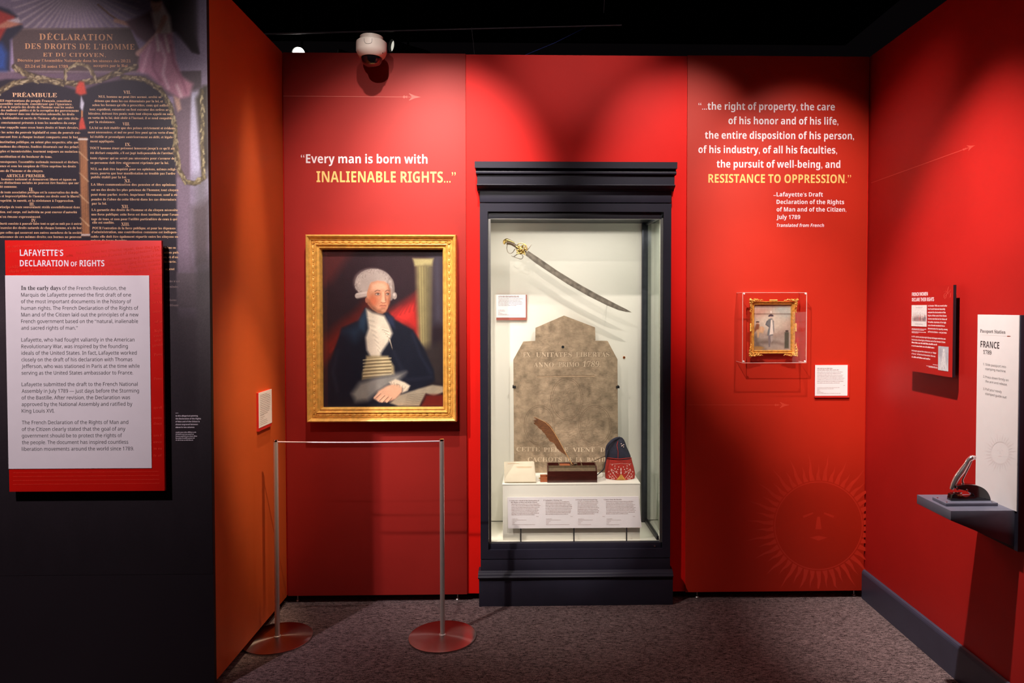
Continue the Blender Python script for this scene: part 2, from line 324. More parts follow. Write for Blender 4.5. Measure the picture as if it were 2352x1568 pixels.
# outlines of the letters as plain numbers: character: [advance, outline, hole, ...] in 1/250 of the letter size
GLYPHS = {}
GLYPHS['B'] = {
 'A':[690,[0,0,63,179,109,179,173,0,132,0,119,43,54,43,41,0],[63,74,110,74,97,116,95,121,91,133,90,140,86,152,85,146,79,125,76,116]],
 'B':[672,[23,0,23,179,78,179,109,176,132,169,146,155,150,133,148,119,143,108,134,99,123,95,123,94,131,91,139,87,146,82,151,74,154,64,155,52,150,30,137,14,117,3,89,0],[60,108,82,108,96,109,105,113,110,119,112,128,110,137,104,143,94,146,80,148,60,148],[60,31,85,31,99,33,109,38,114,46,116,56,114,65,109,72,99,76,84,78,60,78]],
 'C':[637,[95,-3,70,0,49,9,34,23,23,41,17,63,15,89,17,114,24,137,36,155,53,169,73,178,98,181,112,180,125,178,138,174,151,169,138,138,118,146,108,149,98,150,79,145,65,133,56,114,54,89,56,63,64,45,78,33,98,29,109,30,131,34,144,39,144,7,132,3,121,0,108,-2]],
 'D':[740,[23,0,23,179,79,179,105,176,127,169,145,156,159,139,168,117,171,91,164,51,145,23,114,6,73,0],[60,31,77,31,118,46,131,90,128,116,118,134,102,144,81,148,60,148]],
 'E':[560,[23,0,23,179,125,179,125,148,60,148,60,108,121,108,121,77,60,77,60,31,125,31,125,0]],
 'F':[549,[23,0,23,179,125,179,125,148,60,148,60,102,120,102,120,71,60,71,60,0]],
 'G':[724,[98,-3,62,3,36,21,20,50,15,90,17,116,25,138,39,156,57,170,80,178,108,181,122,180,136,178,149,175,161,170,148,140,139,144,130,147,119,149,108,150,92,148,79,142,68,133,60,121,55,106,54,89,55,72,58,58,64,46,73,37,85,31,100,29,107,29,114,30,124,32,124,69,90,69,90,100,161,100,161,8,147,4,132,0,116,-2]],
 'H':[765,[23,0,23,179,60,179,60,109,131,109,131,179,169,179,169,0,131,0,131,77,60,77,60,0]],
 'I':[389,[8,0,8,22,30,32,30,147,8,157,8,179,89,179,89,157,68,147,68,32,89,22,89,0]],
 'J':[331,[4,-53,-3,-52,-9,-52,-19,-50,-19,-18,-14,-19,-6,-21,-1,-21,5,-20,11,-18,16,-15,20,-9,22,0,23,11,23,179,60,179,60,12,58,-9,53,-26,45,-38,33,-46,20,-51]],
 'K':[664,[23,0,23,179,60,179,60,97,68,107,71,113,75,118,124,179,166,179,103,100,166,0,123,0,76,75,60,64,60,0]],
 'L':[565,[23,0,23,179,60,179,60,31,133,31,133,0]],
 'M':[943,[23,0,23,179,74,179,116,42,117,42,162,179,213,179,213,0,178,0,178,104,179,115,179,134,180,140,179,140,133,0,98,0,55,140,54,140,55,134,55,115,56,104,56,0]],
 'N':[813,[23,0,23,179,70,179,148,45,149,45,148,57,147,70,147,179,181,179,181,0,133,0,55,135,54,135,55,122,56,110,56,0]],
 'O':[796,[100,-3,73,0,52,9,35,23,24,41,17,64,15,90,17,116,24,138,35,156,52,170,73,178,100,181,126,178,148,170,164,156,175,138,182,115,185,90,182,64,175,41,164,23,148,9,126,0],[100,29,120,33,134,45,142,64,145,90,142,115,134,134,120,146,100,150,79,146,65,134,57,115,54,90,57,64,65,45,79,33]],
 'P':[628,[23,0,23,179,80,179,109,175,130,164,142,146,146,123,144,108,139,94,131,81,118,72,100,66,77,64,60,64,60,0],[60,95,73,95,87,96,98,101,105,109,108,122,100,141,78,148,60,148]],
 'Q':[796,[135,-43,102,-3,100,-3,73,0,52,9,35,23,24,41,17,64,15,90,17,116,24,138,35,156,52,170,73,178,100,181,126,178,148,170,164,156,175,138,182,115,185,90,182,62,174,38,160,19,141,6,184,-43],[100,29,120,33,134,45,142,64,145,90,142,115,134,134,120,146,100,150,79,146,65,134,57,115,54,90,57,64,65,45,79,33]],
 'R':[660,[23,0,23,179,75,179,106,175,128,165,141,149,146,125,145,114,141,104,136,95,129,88,121,82,113,78,165,0,123,0,81,69,60,69,60,0],[60,99,73,99,89,101,99,106,105,113,108,124,105,135,99,142,88,146,72,148,60,148]],
 'S':[551,[62,-3,35,0,12,8,12,44,24,38,38,33,51,30,65,29,77,30,85,34,89,40,91,48,88,57,81,64,70,70,56,77,49,80,43,84,35,89,29,94,23,101,18,109,15,119,14,130,18,152,30,168,49,178,74,181,88,180,101,178,114,174,127,169,115,139,103,143,93,147,83,149,73,150,63,148,56,145,52,139,51,132,53,123,59,117,70,110,84,103,97,97,108,90,116,82,123,73,126,62,128,50,123,28,111,12,90,1]],
 'T':[579,[54,0,54,147,5,147,5,179,140,179,140,147,91,147,91,0]],
 'U':[756,[94,-3,62,2,40,16,26,37,21,64,21,179,59,179,59,69,61,51,68,38,79,32,95,29,111,32,122,39,128,52,130,70,130,179,168,179,168,63,166,45,160,30,149,16,135,6,117,0]],
 'V':[650,[61,0,0,179,38,179,72,72,73,68,75,62,77,55,79,47,80,39,81,33,82,39,86,55,88,62,89,68,91,72,124,179,163,179,102,0]],
 'W':[967,[46,0,0,179,37,179,60,81,62,75,63,67,67,49,68,41,69,34,70,41,71,49,73,58,74,66,76,73,77,79,103,179,139,179,165,79,166,73,168,66,169,58,171,49,172,41,173,34,174,41,175,49,179,67,180,75,182,81,205,179,242,179,196,0,153,0,129,94,128,97,127,102,125,114,123,120,121,132,121,136,120,132,115,102,113,97,113,94,89,0]],
 'X':[667,[0,0,59,92,4,179,46,179,84,114,122,179,163,179,107,90,167,0,124,0,82,68,41,0]],
 'Y':[624,[59,0,59,68,0,179,41,179,78,105,115,179,156,179,97,70,97,0]],
 'Z':[579,[6,0,6,25,92,147,8,147,8,179,137,179,137,154,51,31,139,31,139,0]],
 'a':[604,[53,-3,36,0,23,8,14,22,11,41,14,60,26,73,45,81,72,84,95,85,95,91,94,100,90,107,83,111,74,112,64,111,55,109,45,106,36,102,23,127,35,132,48,136,61,138,76,139,100,136,118,127,129,112,132,91,132,0,106,0,99,19,98,19,89,9,80,3,68,-1],[67,25,78,27,87,32,93,40,95,52,95,63,81,63,66,61,56,56,51,49,49,41,50,33,54,28,60,26]],
 'b':[633,[95,-3,81,-1,71,3,63,9,57,15,54,15,48,0,20,0,20,190,57,190,57,138,56,131,56,124,55,119,57,119,63,127,72,133,82,138,96,139,116,135,133,121,143,99,147,69,143,38,133,16,116,2],[84,28,94,30,102,38,107,51,109,69,107,87,102,99,94,107,84,109,71,107,63,100,59,89,57,73,57,69,58,51,63,38,71,30]],
 'c':[514,[75,-3,48,2,28,14,15,36,11,68,13,90,20,108,30,122,43,132,60,137,78,139,91,138,103,136,121,130,110,101,101,104,93,107,86,108,78,109,57,99,49,68,51,50,57,38,66,30,78,28,89,29,99,31,108,35,117,40,117,8,108,3,99,0,88,-2]],
 'd':[633,[63,-3,42,2,26,15,15,37,11,68,15,99,26,121,43,135,64,139,77,138,88,133,97,127,103,119,104,119,103,124,103,131,102,138,102,190,139,190,139,0,110,0,103,18,102,18,95,10,87,3,76,-1],[76,27,89,30,98,36,102,48,104,64,104,68,102,85,98,98,89,106,75,109,64,106,56,98,51,85,49,68,51,50,56,37,64,30]],
 'e':[591,[81,-3,62,-1,45,5,31,15,20,28,14,46,11,67,13,89,19,107,29,121,42,131,58,137,76,139,101,135,121,123,133,103,137,77,137,59,49,59,52,45,58,34,69,28,83,25,96,26,107,28,118,31,129,36,129,7,119,3,108,0,96,-2],[50,84,102,84,100,95,96,104,88,110,76,113,66,111,58,106,52,97]],
 'f':[387,[26,0,26,109,5,109,5,127,26,137,26,147,27,162,31,174,39,182,48,187,60,190,74,191,84,191,94,190,102,188,108,186,99,158,94,159,89,161,84,161,78,162,71,161,66,157,64,152,63,145,63,137,95,137,95,109,63,109,63,0]],
 'g':[633,[71,-60,57,-60,31,-56,20,-52,20,-22,45,-30,73,-33,94,-25,102,-2,102,14,103,18,102,18,94,9,85,2,74,-1,63,-3,41,2,25,16,15,38,11,68,15,98,25,120,42,134,64,139,86,134,103,119,104,119,107,137,139,137,139,0,134,-26,122,-45,100,-56],[76,27,88,29,97,35,102,46,104,63,104,68,102,87,97,99,88,106,76,109,56,98,49,68,56,37]],
 'h':[657,[20,0,20,190,57,190,57,141,56,132,56,124,55,119,57,119,64,128,74,134,85,138,97,139,117,136,132,127,142,112,146,89,146,0,108,0,108,80,103,102,86,109,72,106,63,98,58,83,57,64,57,0]],
 'i':[305,[38,154,30,155,24,158,19,163,18,172,19,181,24,186,30,189,38,190,46,189,53,186,57,181,59,172,57,163,53,158,46,155],[20,0,20,137,57,137,57,0]],
 'j':[305,[38,154,30,155,24,158,19,163,18,172,19,181,24,186,30,189,38,190,46,189,53,186,57,181,59,172,57,163,53,158,46,155],[9,-60,2,-60,-5,-59,-11,-58,-16,-57,-16,-28,-12,-29,-8,-29,-3,-30,2,-30,8,-29,14,-26,18,-20,20,-9,20,137,57,137,57,-15,56,-27,52,-38,46,-47,37,-54,24,-58]],
 'k':[620,[20,0,20,190,57,190,57,97,56,90,55,82,55,74,59,80,67,90,72,95,110,137,152,137,98,77,155,0,112,0,73,55,57,43,57,0]],
 'l':[305,[20,0,20,190,57,190,57,0]],
 'm':[982,[20,0,20,137,48,137,53,119,55,119,62,128,72,134,83,138,95,139,109,138,120,134,130,128,136,119,140,119,147,128,157,134,168,138,180,139,200,136,215,127,224,112,227,89,227,0,190,0,190,80,184,102,169,109,156,107,148,99,143,86,142,69,142,0,105,0,105,80,99,102,84,109,71,106,63,98,58,83,57,64,57,0]],
 'n':[657,[20,0,20,137,48,137,53,119,55,119,63,128,73,134,85,138,97,139,117,136,132,127,142,112,146,89,146,0,108,0,108,80,107,93,103,102,96,107,86,109,72,106,63,98,58,83,57,64,57,0]],
 'o':[619,[77,-3,59,0,43,6,30,16,20,30,13,47,11,69,16,99,29,121,50,134,78,139,96,137,112,131,125,121,135,107,141,89,144,69,139,38,126,16,105,2],[78,28,90,30,99,38,104,51,106,69,104,86,99,99,90,106,77,109,65,106,56,99,51,86,49,69,51,51,56,38,65,30]],
 'p':[633,[20,-60,20,137,50,137,55,119,57,119,63,126,72,133,82,138,96,139,116,135,133,121,143,99,147,69,143,38,132,16,115,2,95,-3,81,-1,71,3,63,9,57,15,55,15,57,-5,57,-60],[84,28,95,30,103,38,107,51,109,69,103,99,84,109,71,107,63,100,59,89,57,73,57,69,58,51,63,38,71,30]],
 'q':[633,[102,-60,102,8,103,18,102,18,95,10,87,3,76,-1,63,-3,42,2,26,15,15,37,11,68,15,99,26,121,42,135,64,139,77,138,88,133,96,127,103,119,104,119,107,137,139,137,139,-60],[76,27,89,29,98,36,102,47,104,63,104,68,102,85,98,98,89,106,76,109,64,106,56,98,51,85,49,68,56,37]],
 'r':[454,[20,0,20,137,48,137,53,114,55,114,62,123,72,132,83,137,96,139,102,139,106,138,108,138,106,103,103,103,100,104,95,104,85,103,76,101,68,96,62,90,58,81,57,70,57,0]],
 's':[497,[57,-3,43,-2,32,-1,22,2,12,6,12,36,23,32,35,28,47,26,58,25,67,26,73,28,77,32,78,37,78,40,76,43,73,46,68,49,60,53,49,58,37,63,28,69,20,75,15,82,12,90,11,101,15,118,26,130,43,137,65,139,78,138,90,137,101,133,113,128,102,102,92,105,83,109,74,111,65,112,52,109,48,103,49,99,50,97,54,94,59,91,66,88,88,78,97,73,105,67,110,60,114,52,115,41,111,22,100,9,82,0]],
 't':[434,[66,-3,55,-2,44,2,36,7,29,15,25,27,24,43,24,109,6,109,6,124,26,137,37,166,61,166,61,137,99,137,99,109,61,109,61,43,62,36,65,31,70,28,77,27,95,30,101,32,101,4,94,1,86,-1]],
 'u':[657,[67,-3,47,0,32,9,22,25,19,48,19,137,56,137,56,57,57,44,61,35,68,29,78,27,92,30,101,39,106,53,108,72,108,137,145,137,145,0,116,0,111,18,109,18,102,8,91,2,80,-1]],
 'v':[569,[52,0,0,137,39,137,65,59,67,52,69,44,70,37,71,31,72,31,73,45,77,59,103,137,142,137,90,0]],
 'w':[856,[41,0,3,137,40,137,55,76,57,69,58,61,60,52,61,44,62,37,63,31,64,31,64,35,68,59,69,64,69,68,70,71,87,137,128,137,144,71,145,66,146,60,147,52,149,44,149,37,150,31,151,31,151,36,153,44,154,52,155,61,157,69,159,76,175,137,212,137,172,0,132,0,121,48,120,53,118,60,114,78,112,88,110,96,108,103,107,108,106,108,105,103,104,96,102,88,100,78,97,69,95,60,94,53,92,47,81,0]],
 'x':[578,[1,0,48,70,4,137,46,137,72,93,99,137,141,137,97,70,143,0,101,0,72,47,44,0]],
 'y':[569,[28,-60,22,-60,17,-59,12,-59,9,-58,9,-29,12,-29,15,-30,23,-30,34,-28,42,-23,48,-15,52,-6,54,1,0,137,41,137,67,60,68,54,70,48,70,42,71,36,72,36,75,54,77,60,102,137,142,137,85,-18,75,-36,62,-49,46,-57]],
 'z':[488,[7,0,7,22,70,108,11,108,11,137,112,137,112,112,51,29,115,29,115,0]],
 '0':[572,[71,-3,43,4,24,22,13,51,9,89,11,116,15,139,23,157,35,170,51,179,71,181,99,175,119,157,130,128,134,89,132,63,128,40,120,22,108,9,92,0],[71,28,83,32,91,43,95,62,96,89,95,116,91,135,83,147,71,151,59,147,52,135,48,116,47,89,48,63,52,43,59,32]],
 '1':[572,[66,0,66,130,67,139,61,133,57,130,54,127,33,110,15,133,72,179,103,179,103,0]],
 '2':[572,[10,0,10,26,55,72,67,84,77,95,84,104,89,112,91,120,92,128,91,138,86,144,79,148,71,150,60,148,51,145,41,139,30,131,10,156,17,162,26,168,35,173,46,177,58,180,73,181,90,179,103,175,115,167,123,157,128,146,130,133,128,119,124,106,117,94,107,82,95,69,80,55,57,34,57,32,135,32,135,0]],
 '3':[572,[61,-3,34,0,10,7,10,39,21,34,34,31,46,28,57,28,74,29,85,35,91,43,94,54,93,61,90,67,85,71,77,75,65,77,37,77,37,106,51,106,65,107,76,109,83,113,88,118,90,124,91,130,89,139,85,145,77,149,65,151,53,149,43,146,34,142,27,138,10,164,21,170,34,176,50,180,68,181,93,178,112,170,124,156,128,139,125,122,117,109,104,100,89,94,89,93,108,89,122,80,130,68,133,52,131,37,125,24,116,13,102,5,84,-1]],
 '4':[572,[81,0,81,37,4,37,4,63,83,179,117,179,117,66,139,66,139,37,117,37,117,0],[38,66,81,66,81,126,82,132,82,135,81,135,79,130,76,126,74,121,70,116]],
 '5':[572,[60,-3,47,-2,34,0,22,3,12,7,12,40,22,35,35,32,47,29,59,28,74,30,85,35,91,44,94,57,85,77,58,84,51,83,43,82,36,81,31,80,16,88,23,179,119,179,119,147,56,147,52,112,57,112,61,113,67,114,75,114,90,112,104,108,115,100,124,90,130,76,132,60,127,34,114,14,91,2]],
 '6':[572,[74,-3,57,0,41,6,28,17,18,32,11,51,9,76,9,91,11,106,14,121,19,135,26,147,35,158,46,168,60,175,78,179,98,181,104,180,117,180,122,179,122,149,117,150,112,150,106,151,101,151,81,149,66,144,56,136,49,124,45,111,44,95,45,95,51,103,59,110,70,115,84,116,105,112,121,101,131,83,135,60,131,34,118,14,99,2],[73,28,83,30,91,35,97,45,98,59,97,71,92,80,85,85,74,87,66,86,60,83,54,79,50,74,47,68,46,62,47,54,49,46,53,39,58,33,65,29]],
 '7':[572,[28,0,95,147,7,147,7,179,135,179,135,155,67,0]],
 '8':[572,[72,-3,45,1,25,10,13,25,9,45,11,62,19,75,30,85,43,93,32,102,23,111,16,123,14,138,16,151,22,162,32,170,43,176,57,180,72,181,86,180,100,176,112,170,121,162,127,151,128,138,126,123,119,111,109,102,97,94,106,89,115,83,129,67,133,57,134,46,132,32,126,21,117,11,104,4,89,-1],[72,110,80,114,87,120,91,126,93,135,91,143,87,149,80,152,71,153,63,152,56,149,51,143,50,135,51,127,56,120,63,115],[71,25,83,27,92,31,97,38,99,47,98,54,95,59,91,64,70,78,59,72,51,65,46,57,44,48,45,39,51,32,59,27]],
 '9':[572,[45,-3,39,-2,26,-2,21,-1,21,30,31,28,37,27,42,27,62,29,76,34,87,43,94,54,97,67,99,83,98,83,92,75,84,68,73,64,58,62,38,66,22,77,11,95,8,119,12,144,24,164,44,176,69,181,86,178,102,172,115,162,125,146,132,127,134,102,132,72,129,57,124,43,117,31,108,20,97,10,82,3,65,-1],[69,91,77,92,83,95,89,99,93,104,96,110,97,116,96,124,94,132,90,139,85,145,78,149,70,150,60,148,52,143,46,133,45,119,46,107,51,99,58,93]],
 '“':[427,[93,173,72,159,65,135,69,118,82,111,92,115,97,127,93,137,83,141,84,155,93,168],[39,173,18,159,10,135,15,118,27,111,38,115,42,127,38,137,29,141,30,155,39,168]],
 '”':[427,[68,111,89,126,97,150,92,166,80,173,69,169,65,158,68,148,78,143,77,129,68,116],[14,111,35,126,42,150,37,166,25,173,15,169,10,158,14,148,24,143,23,129,14,116]],
 '’':[219,[15,111,36,126,43,150,39,166,27,173,16,169,12,158,15,148,25,143,24,129,15,116]],
 '…':[1000,[42,28,52,23,57,13,52,2,42,-2,31,2,27,13,31,23],[125,28,114,23,110,13,114,2,125,-2,136,2,140,13,136,23],[209,28,219,23,224,13,219,2,209,-2,198,2,194,13,198,23]],
 '.':[219,[27,28,17,23,12,13,17,2,27,-2,38,2,42,13,38,23]],
 ',':[219,[15,-30,37,-15,44,7,39,24,26,31,16,27,12,16,15,7,24,3,23,-12,15,-25]],
 ':':[219,[27,115,17,110,12,100,17,89,27,85,38,89,42,100,38,110],[27,28,17,23,12,13,17,2,27,-2,38,2,42,13,38,23]],
 ';':[219,[15,-29,36,-15,44,10,39,26,27,33,16,29,12,18,16,8,25,3,24,-11,15,-24],[42,100,38,110,27,115,17,110,12,100,17,89,27,85,38,89]],
 '!':[271,[20,136,20,121,21,109,28,66,30,54,34,50,38,54,40,66,46,109,47,121,48,136,44,164,34,173,23,164],[34,28,23,23,19,13,23,2,34,-2,45,2,49,13,45,23]],
 '-':[323,[71,67,10,67,10,44,71,44]],
 '—':[1000,[252,71,-2,71,-2,55,252,55]],
 '(':[323,[42,58,51,121,78,174,65,174,29,120,16,58,29,-4,65,-58,78,-58,51,-5]],
 ')':[323,[39,58,30,-5,3,-58,16,-58,52,-4,65,58,52,120,16,174,3,174,30,121]],
 "'":[188,[18,116,29,116,35,150,35,179,13,179,13,150]],
 '´':[333,[45,164,28,127,42,127,70,164]],
 '`':[333,[40,164,15,164,43,127,57,127]],
 '^':[469,[29,73,59,146,89,73,111,73,68,171,50,171,7,73]],
 '¨':[333,[19,157,10,154,7,146,10,137,19,134,27,137,30,146,27,154],[65,157,57,154,53,146,57,137,65,134,73,137,77,146,73,154]],
 '¸':[333,[52,2,38,2,32,-16,43,-17,46,-22,40,-28,25,-28,25,-42,53,-39,64,-20,60,-10,51,-4]],
}
GLYPHS['R'] = {
 'A':[639,[0,0,70,179,90,179,160,0,136,0,115,55,44,55,23,0],[52,75,108,75,88,129,87,132,86,137,82,147,81,152,80,156,78,148,76,141,73,134,72,129]],
 'B':[650,[24,0,24,179,75,179,105,176,126,169,139,155,143,134,141,120,134,108,124,100,109,95,109,94,120,91,129,87,138,81,144,73,148,63,149,51,145,29,132,13,113,3,87,0],[47,103,80,103,99,104,111,110,118,119,120,132,117,144,109,153,96,158,76,159,47,159],[47,19,83,19,103,21,116,28,123,39,125,53,123,65,115,75,102,82,81,84,47,84]],
 'C':[632,[97,-3,72,0,52,9,36,22,24,41,18,63,15,90,18,115,25,137,37,156,54,169,76,178,101,181,127,178,150,171,141,152,133,155,123,158,112,161,101,161,75,156,56,142,43,119,39,89,43,59,54,37,74,22,101,17,123,19,133,22,143,24,143,5,123,-1,111,-2]],
 'D':[730,[24,0,24,179,79,179,104,176,126,169,144,156,157,139,165,117,167,91,161,51,143,23,113,6,74,0],[47,19,71,19,125,37,144,90,139,121,126,143,105,155,76,159,47,159]],
 'E':[556,[24,0,24,179,124,179,124,159,47,159,47,103,120,103,120,84,47,84,47,20,124,20,124,0]],
 'F':[519,[24,0,24,179,124,179,124,159,47,159,47,96,119,96,119,76,47,76,47,0]],
 'G':[728,[101,-3,75,0,54,9,37,22,25,40,18,63,15,89,18,115,26,138,40,156,58,170,81,178,108,181,122,180,136,178,149,175,161,171,153,151,142,155,131,158,119,161,107,161,78,156,57,142,43,119,39,89,40,69,46,52,54,37,67,26,84,19,106,17,117,17,126,18,134,20,141,21,141,74,102,74,102,94,164,94,164,7,149,3,134,0,119,-2]],
 'H':[741,[24,0,24,179,47,179,47,103,138,103,138,179,161,179,161,0,138,0,138,83,47,83,47,0]],
 'I':[339,[10,0,10,13,31,18,31,161,10,166,10,179,75,179,75,166,54,161,54,18,75,13,75,0]],
 'J':[273,[-1,-48,-7,-47,-12,-47,-16,-46,-20,-44,-20,-25,-15,-26,-11,-27,-6,-28,-2,-28,5,-27,10,-25,15,-22,20,-16,22,-9,23,1,23,179,46,179,46,3,42,-20,33,-35,18,-44]],
 'K':[619,[24,0,24,179,47,179,47,91,54,99,62,108,70,116,126,179,152,179,81,101,155,0,128,0,65,85,47,69,47,0]],
 'L':[524,[24,0,24,179,47,179,47,20,125,20,125,0]],
 'M':[907,[24,0,24,179,58,179,113,32,114,32,170,179,203,179,203,0,180,0,180,123,181,136,181,147,182,156,181,156,122,0,103,0,44,157,43,157,44,147,45,136,45,0]],
 'N':[760,[24,0,24,179,50,179,146,31,147,31,146,36,146,51,145,60,145,179,166,179,166,0,140,0,44,148,43,148,44,138,44,127,45,113,45,0]],
 'O':[781,[98,-3,72,0,52,9,36,23,24,41,18,64,15,90,18,116,24,138,36,156,52,170,72,178,98,181,123,178,143,170,159,156,171,138,178,115,180,90,178,64,171,41,159,23,143,9,123,0],[98,17,124,22,142,36,153,59,156,90,153,120,142,142,124,157,98,162,72,157,53,142,43,120,39,90,43,59,53,36,72,22]],
 'P':[605,[24,0,24,179,72,179,102,175,123,165,134,148,139,126,137,112,132,98,123,87,110,78,91,72,67,70,47,70,47,0],[47,89,65,89,87,91,103,97,112,108,115,125,113,140,104,151,90,157,70,159,47,159]],
 'Q':[781,[139,-43,104,-2,102,-2,100,-3,98,-3,72,0,52,9,36,23,24,41,18,64,15,90,18,116,24,138,36,156,52,170,72,178,98,181,123,178,143,170,159,156,171,138,178,115,180,90,177,59,167,34,151,14,128,2,171,-43],[98,17,124,22,142,36,153,59,156,90,153,120,142,142,124,157,98,162,72,157,53,142,43,120,39,90,43,59,53,36,72,22]],
 'R':[622,[24,0,24,179,73,179,102,175,123,166,135,150,139,128,137,115,133,104,127,95,120,89,112,84,103,80,152,0,126,0,82,74,47,74,47,0],[47,93,73,93,92,95,105,101,113,112,115,127,113,142,105,152,91,157,72,159,47,159]],
 'S':[549,[62,-3,47,-2,34,0,22,2,13,6,13,28,23,24,35,20,49,18,63,17,80,19,93,25,100,34,103,46,102,54,99,61,94,66,86,72,75,77,61,83,41,92,27,103,18,117,15,136,17,149,22,160,31,169,42,176,56,180,72,181,86,180,99,178,111,175,121,171,114,152,105,155,94,159,83,161,72,161,57,159,46,154,40,146,38,135,39,127,42,120,46,115,54,110,64,105,77,99,91,93,103,87,113,80,120,71,124,61,126,48,121,27,108,11,88,1]],
 'T':[556,[58,0,58,159,3,159,3,179,136,179,136,159,81,159,81,0]],
 'U':[731,[91,-3,61,2,40,16,27,37,23,64,23,179,45,179,45,63,48,43,57,29,71,20,92,17,113,20,127,30,135,45,138,63,138,179,160,179,160,63,158,45,153,30,143,16,130,6,112,0]],
 'V':[600,[64,0,0,179,24,179,64,64,67,53,71,43,75,25,77,34,83,54,86,65,126,179,150,179,86,0]],
 'W':[930,[50,0,3,179,27,179,54,70,57,58,59,47,63,27,64,37,67,48,69,60,72,71,104,179,127,179,160,70,163,59,166,47,168,36,170,27,171,37,173,47,175,58,178,70,206,179,229,179,182,0,159,0,124,117,122,124,120,132,118,138,117,144,116,149,115,152,114,147,113,138,110,128,107,116,73,0]],
 'X':[586,[1,0,60,93,5,179,30,179,73,109,118,179,141,179,86,94,146,0,120,0,73,78,25,0]],
 'Y':[566,[60,0,60,68,0,179,25,179,71,91,117,179,142,179,82,69,82,0]],
 'Z':[572,[10,0,10,17,104,159,13,159,13,179,131,179,131,162,37,20,133,20,133,0]],
 'a':[561,[54,-3,37,0,24,7,15,19,12,37,15,55,27,68,47,77,76,80,99,81,99,89,97,103,91,112,83,117,71,119,61,118,51,115,42,112,33,108,26,125,36,129,47,133,59,135,72,136,93,134,108,126,117,112,120,91,120,0,104,0,100,19,99,19,90,9,80,3,69,-1],[59,15,74,18,87,25,95,37,98,54,98,66,79,65,57,62,44,57,37,48,34,37,36,27,41,21,49,17]],
 'b':[615,[85,-3,70,-1,59,3,50,10,43,17,42,17,37,0,21,0,21,190,43,190,43,128,42,121,42,116,43,116,50,124,59,131,70,135,85,136,107,132,125,119,136,97,140,67,136,37,125,15,107,2],[82,16,97,19,108,29,115,45,117,67,108,105,81,118,63,115,52,106,45,90,43,68,43,67,45,45,51,29,63,19]],
 'c':[480,[75,-3,58,-1,43,5,31,14,22,27,16,45,14,66,16,89,22,107,32,120,44,129,59,135,77,137,87,136,105,132,112,129,105,111,99,113,83,117,76,117,46,105,37,67,39,45,46,29,58,20,75,16,85,17,94,19,102,21,110,24,110,5,102,2,95,-1,86,-2]],
 'd':[615,[69,-3,46,2,29,15,18,37,14,67,18,97,29,119,46,132,69,137,83,135,94,131,103,124,111,117,112,117,112,121,111,126,111,190,133,190,133,0,115,0,112,18,111,18,104,10,95,4,83,-1],[72,16,90,19,102,27,109,42,111,62,111,67,109,89,103,105,91,115,72,118,56,115,45,104,39,88,37,66,39,45,45,29,57,19]],
 'e':[564,[78,-3,60,-1,45,5,32,15,22,28,16,45,14,66,16,86,21,104,30,118,42,128,56,134,73,137,89,135,103,129,114,120,122,108,127,93,128,76,128,63,37,63,40,43,48,28,61,19,79,16,91,17,102,19,112,22,122,26,122,6,112,2,102,0,91,-2],[37,80,105,80,103,96,97,108,87,116,73,119,59,116,48,108,41,96]],
 'f':[344,[27,0,27,117,4,117,4,127,27,135,27,143,30,165,39,180,53,188,71,191,78,191,85,190,92,188,97,187,91,170,87,171,82,172,76,173,71,173,61,171,55,166,51,156,49,143,49,134,83,134,83,117,49,117,49,0]],
 'g':[615,[73,-60,46,-58,24,-52,24,-31,47,-39,74,-42,89,-39,101,-32,108,-20,111,-4,111,15,112,18,111,18,93,3,69,-3,46,2,28,16,17,38,14,67,17,95,28,118,46,132,69,137,81,135,93,132,102,125,111,116,112,116,115,134,133,134,133,-2,129,-27,118,-46,99,-56],[72,16,90,18,102,26,109,41,111,62,111,67,109,90,102,106,89,115,72,118,57,115,46,105,39,88,37,67,39,45,46,29,57,19]],
 'h':[618,[21,0,21,190,43,190,43,125,42,116,44,116,51,125,61,131,73,135,85,136,107,133,122,125,131,109,134,87,134,0,113,0,113,86,105,110,83,118,64,115,52,105,45,90,43,69,43,0]],
 'i':[258,[33,156,27,157,23,160,20,164,20,177,23,181,27,183,33,184,37,183,41,181,44,177,45,170,44,164,41,160,37,157],[21,0,21,134,43,134,43,0]],
 'j':[258,[33,156,27,157,23,160,20,164,20,177,23,181,27,183,33,184,37,183,41,181,44,177,45,170,44,164,41,160,37,157],[6,-60,0,-60,-6,-59,-14,-57,-14,-39,-2,-42,3,-42,10,-41,16,-37,20,-31,21,-21,21,134,43,134,43,-20,41,-37,34,-49,23,-57]],
 'k':[534,[21,0,21,190,43,190,43,81,42,75,42,69,43,69,45,71,51,79,54,82,57,86,59,89,102,134,128,134,73,77,131,0,105,0,58,62,43,49,43,0]],
 'l':[258,[21,0,21,190,43,190,43,0]],
 'm':[935,[21,0,21,134,39,134,42,116,44,116,51,125,60,131,71,135,83,137,109,131,124,114,125,114,133,124,144,131,156,135,168,137,188,134,202,125,211,110,214,87,214,0,192,0,192,86,185,110,165,118,148,115,137,107,130,93,128,74,128,0,107,0,107,86,100,110,79,118,62,115,51,106,45,90,43,70,43,0]],
 'n':[618,[21,0,21,134,39,134,42,116,44,116,51,125,62,131,73,135,86,137,107,134,122,125,131,110,134,87,134,0,113,0,113,86,105,110,83,118,64,115,52,106,45,90,43,70,43,0]],
 'o':[605,[75,-3,58,0,44,6,31,16,22,29,16,47,14,67,18,97,31,119,50,132,76,137,93,134,108,128,121,118,130,105,136,88,138,67,134,38,121,16,101,2],[76,16,93,19,106,30,113,46,115,67,113,88,106,105,93,115,76,118,58,115,46,105,39,88,37,67,39,46,46,30,58,19]],
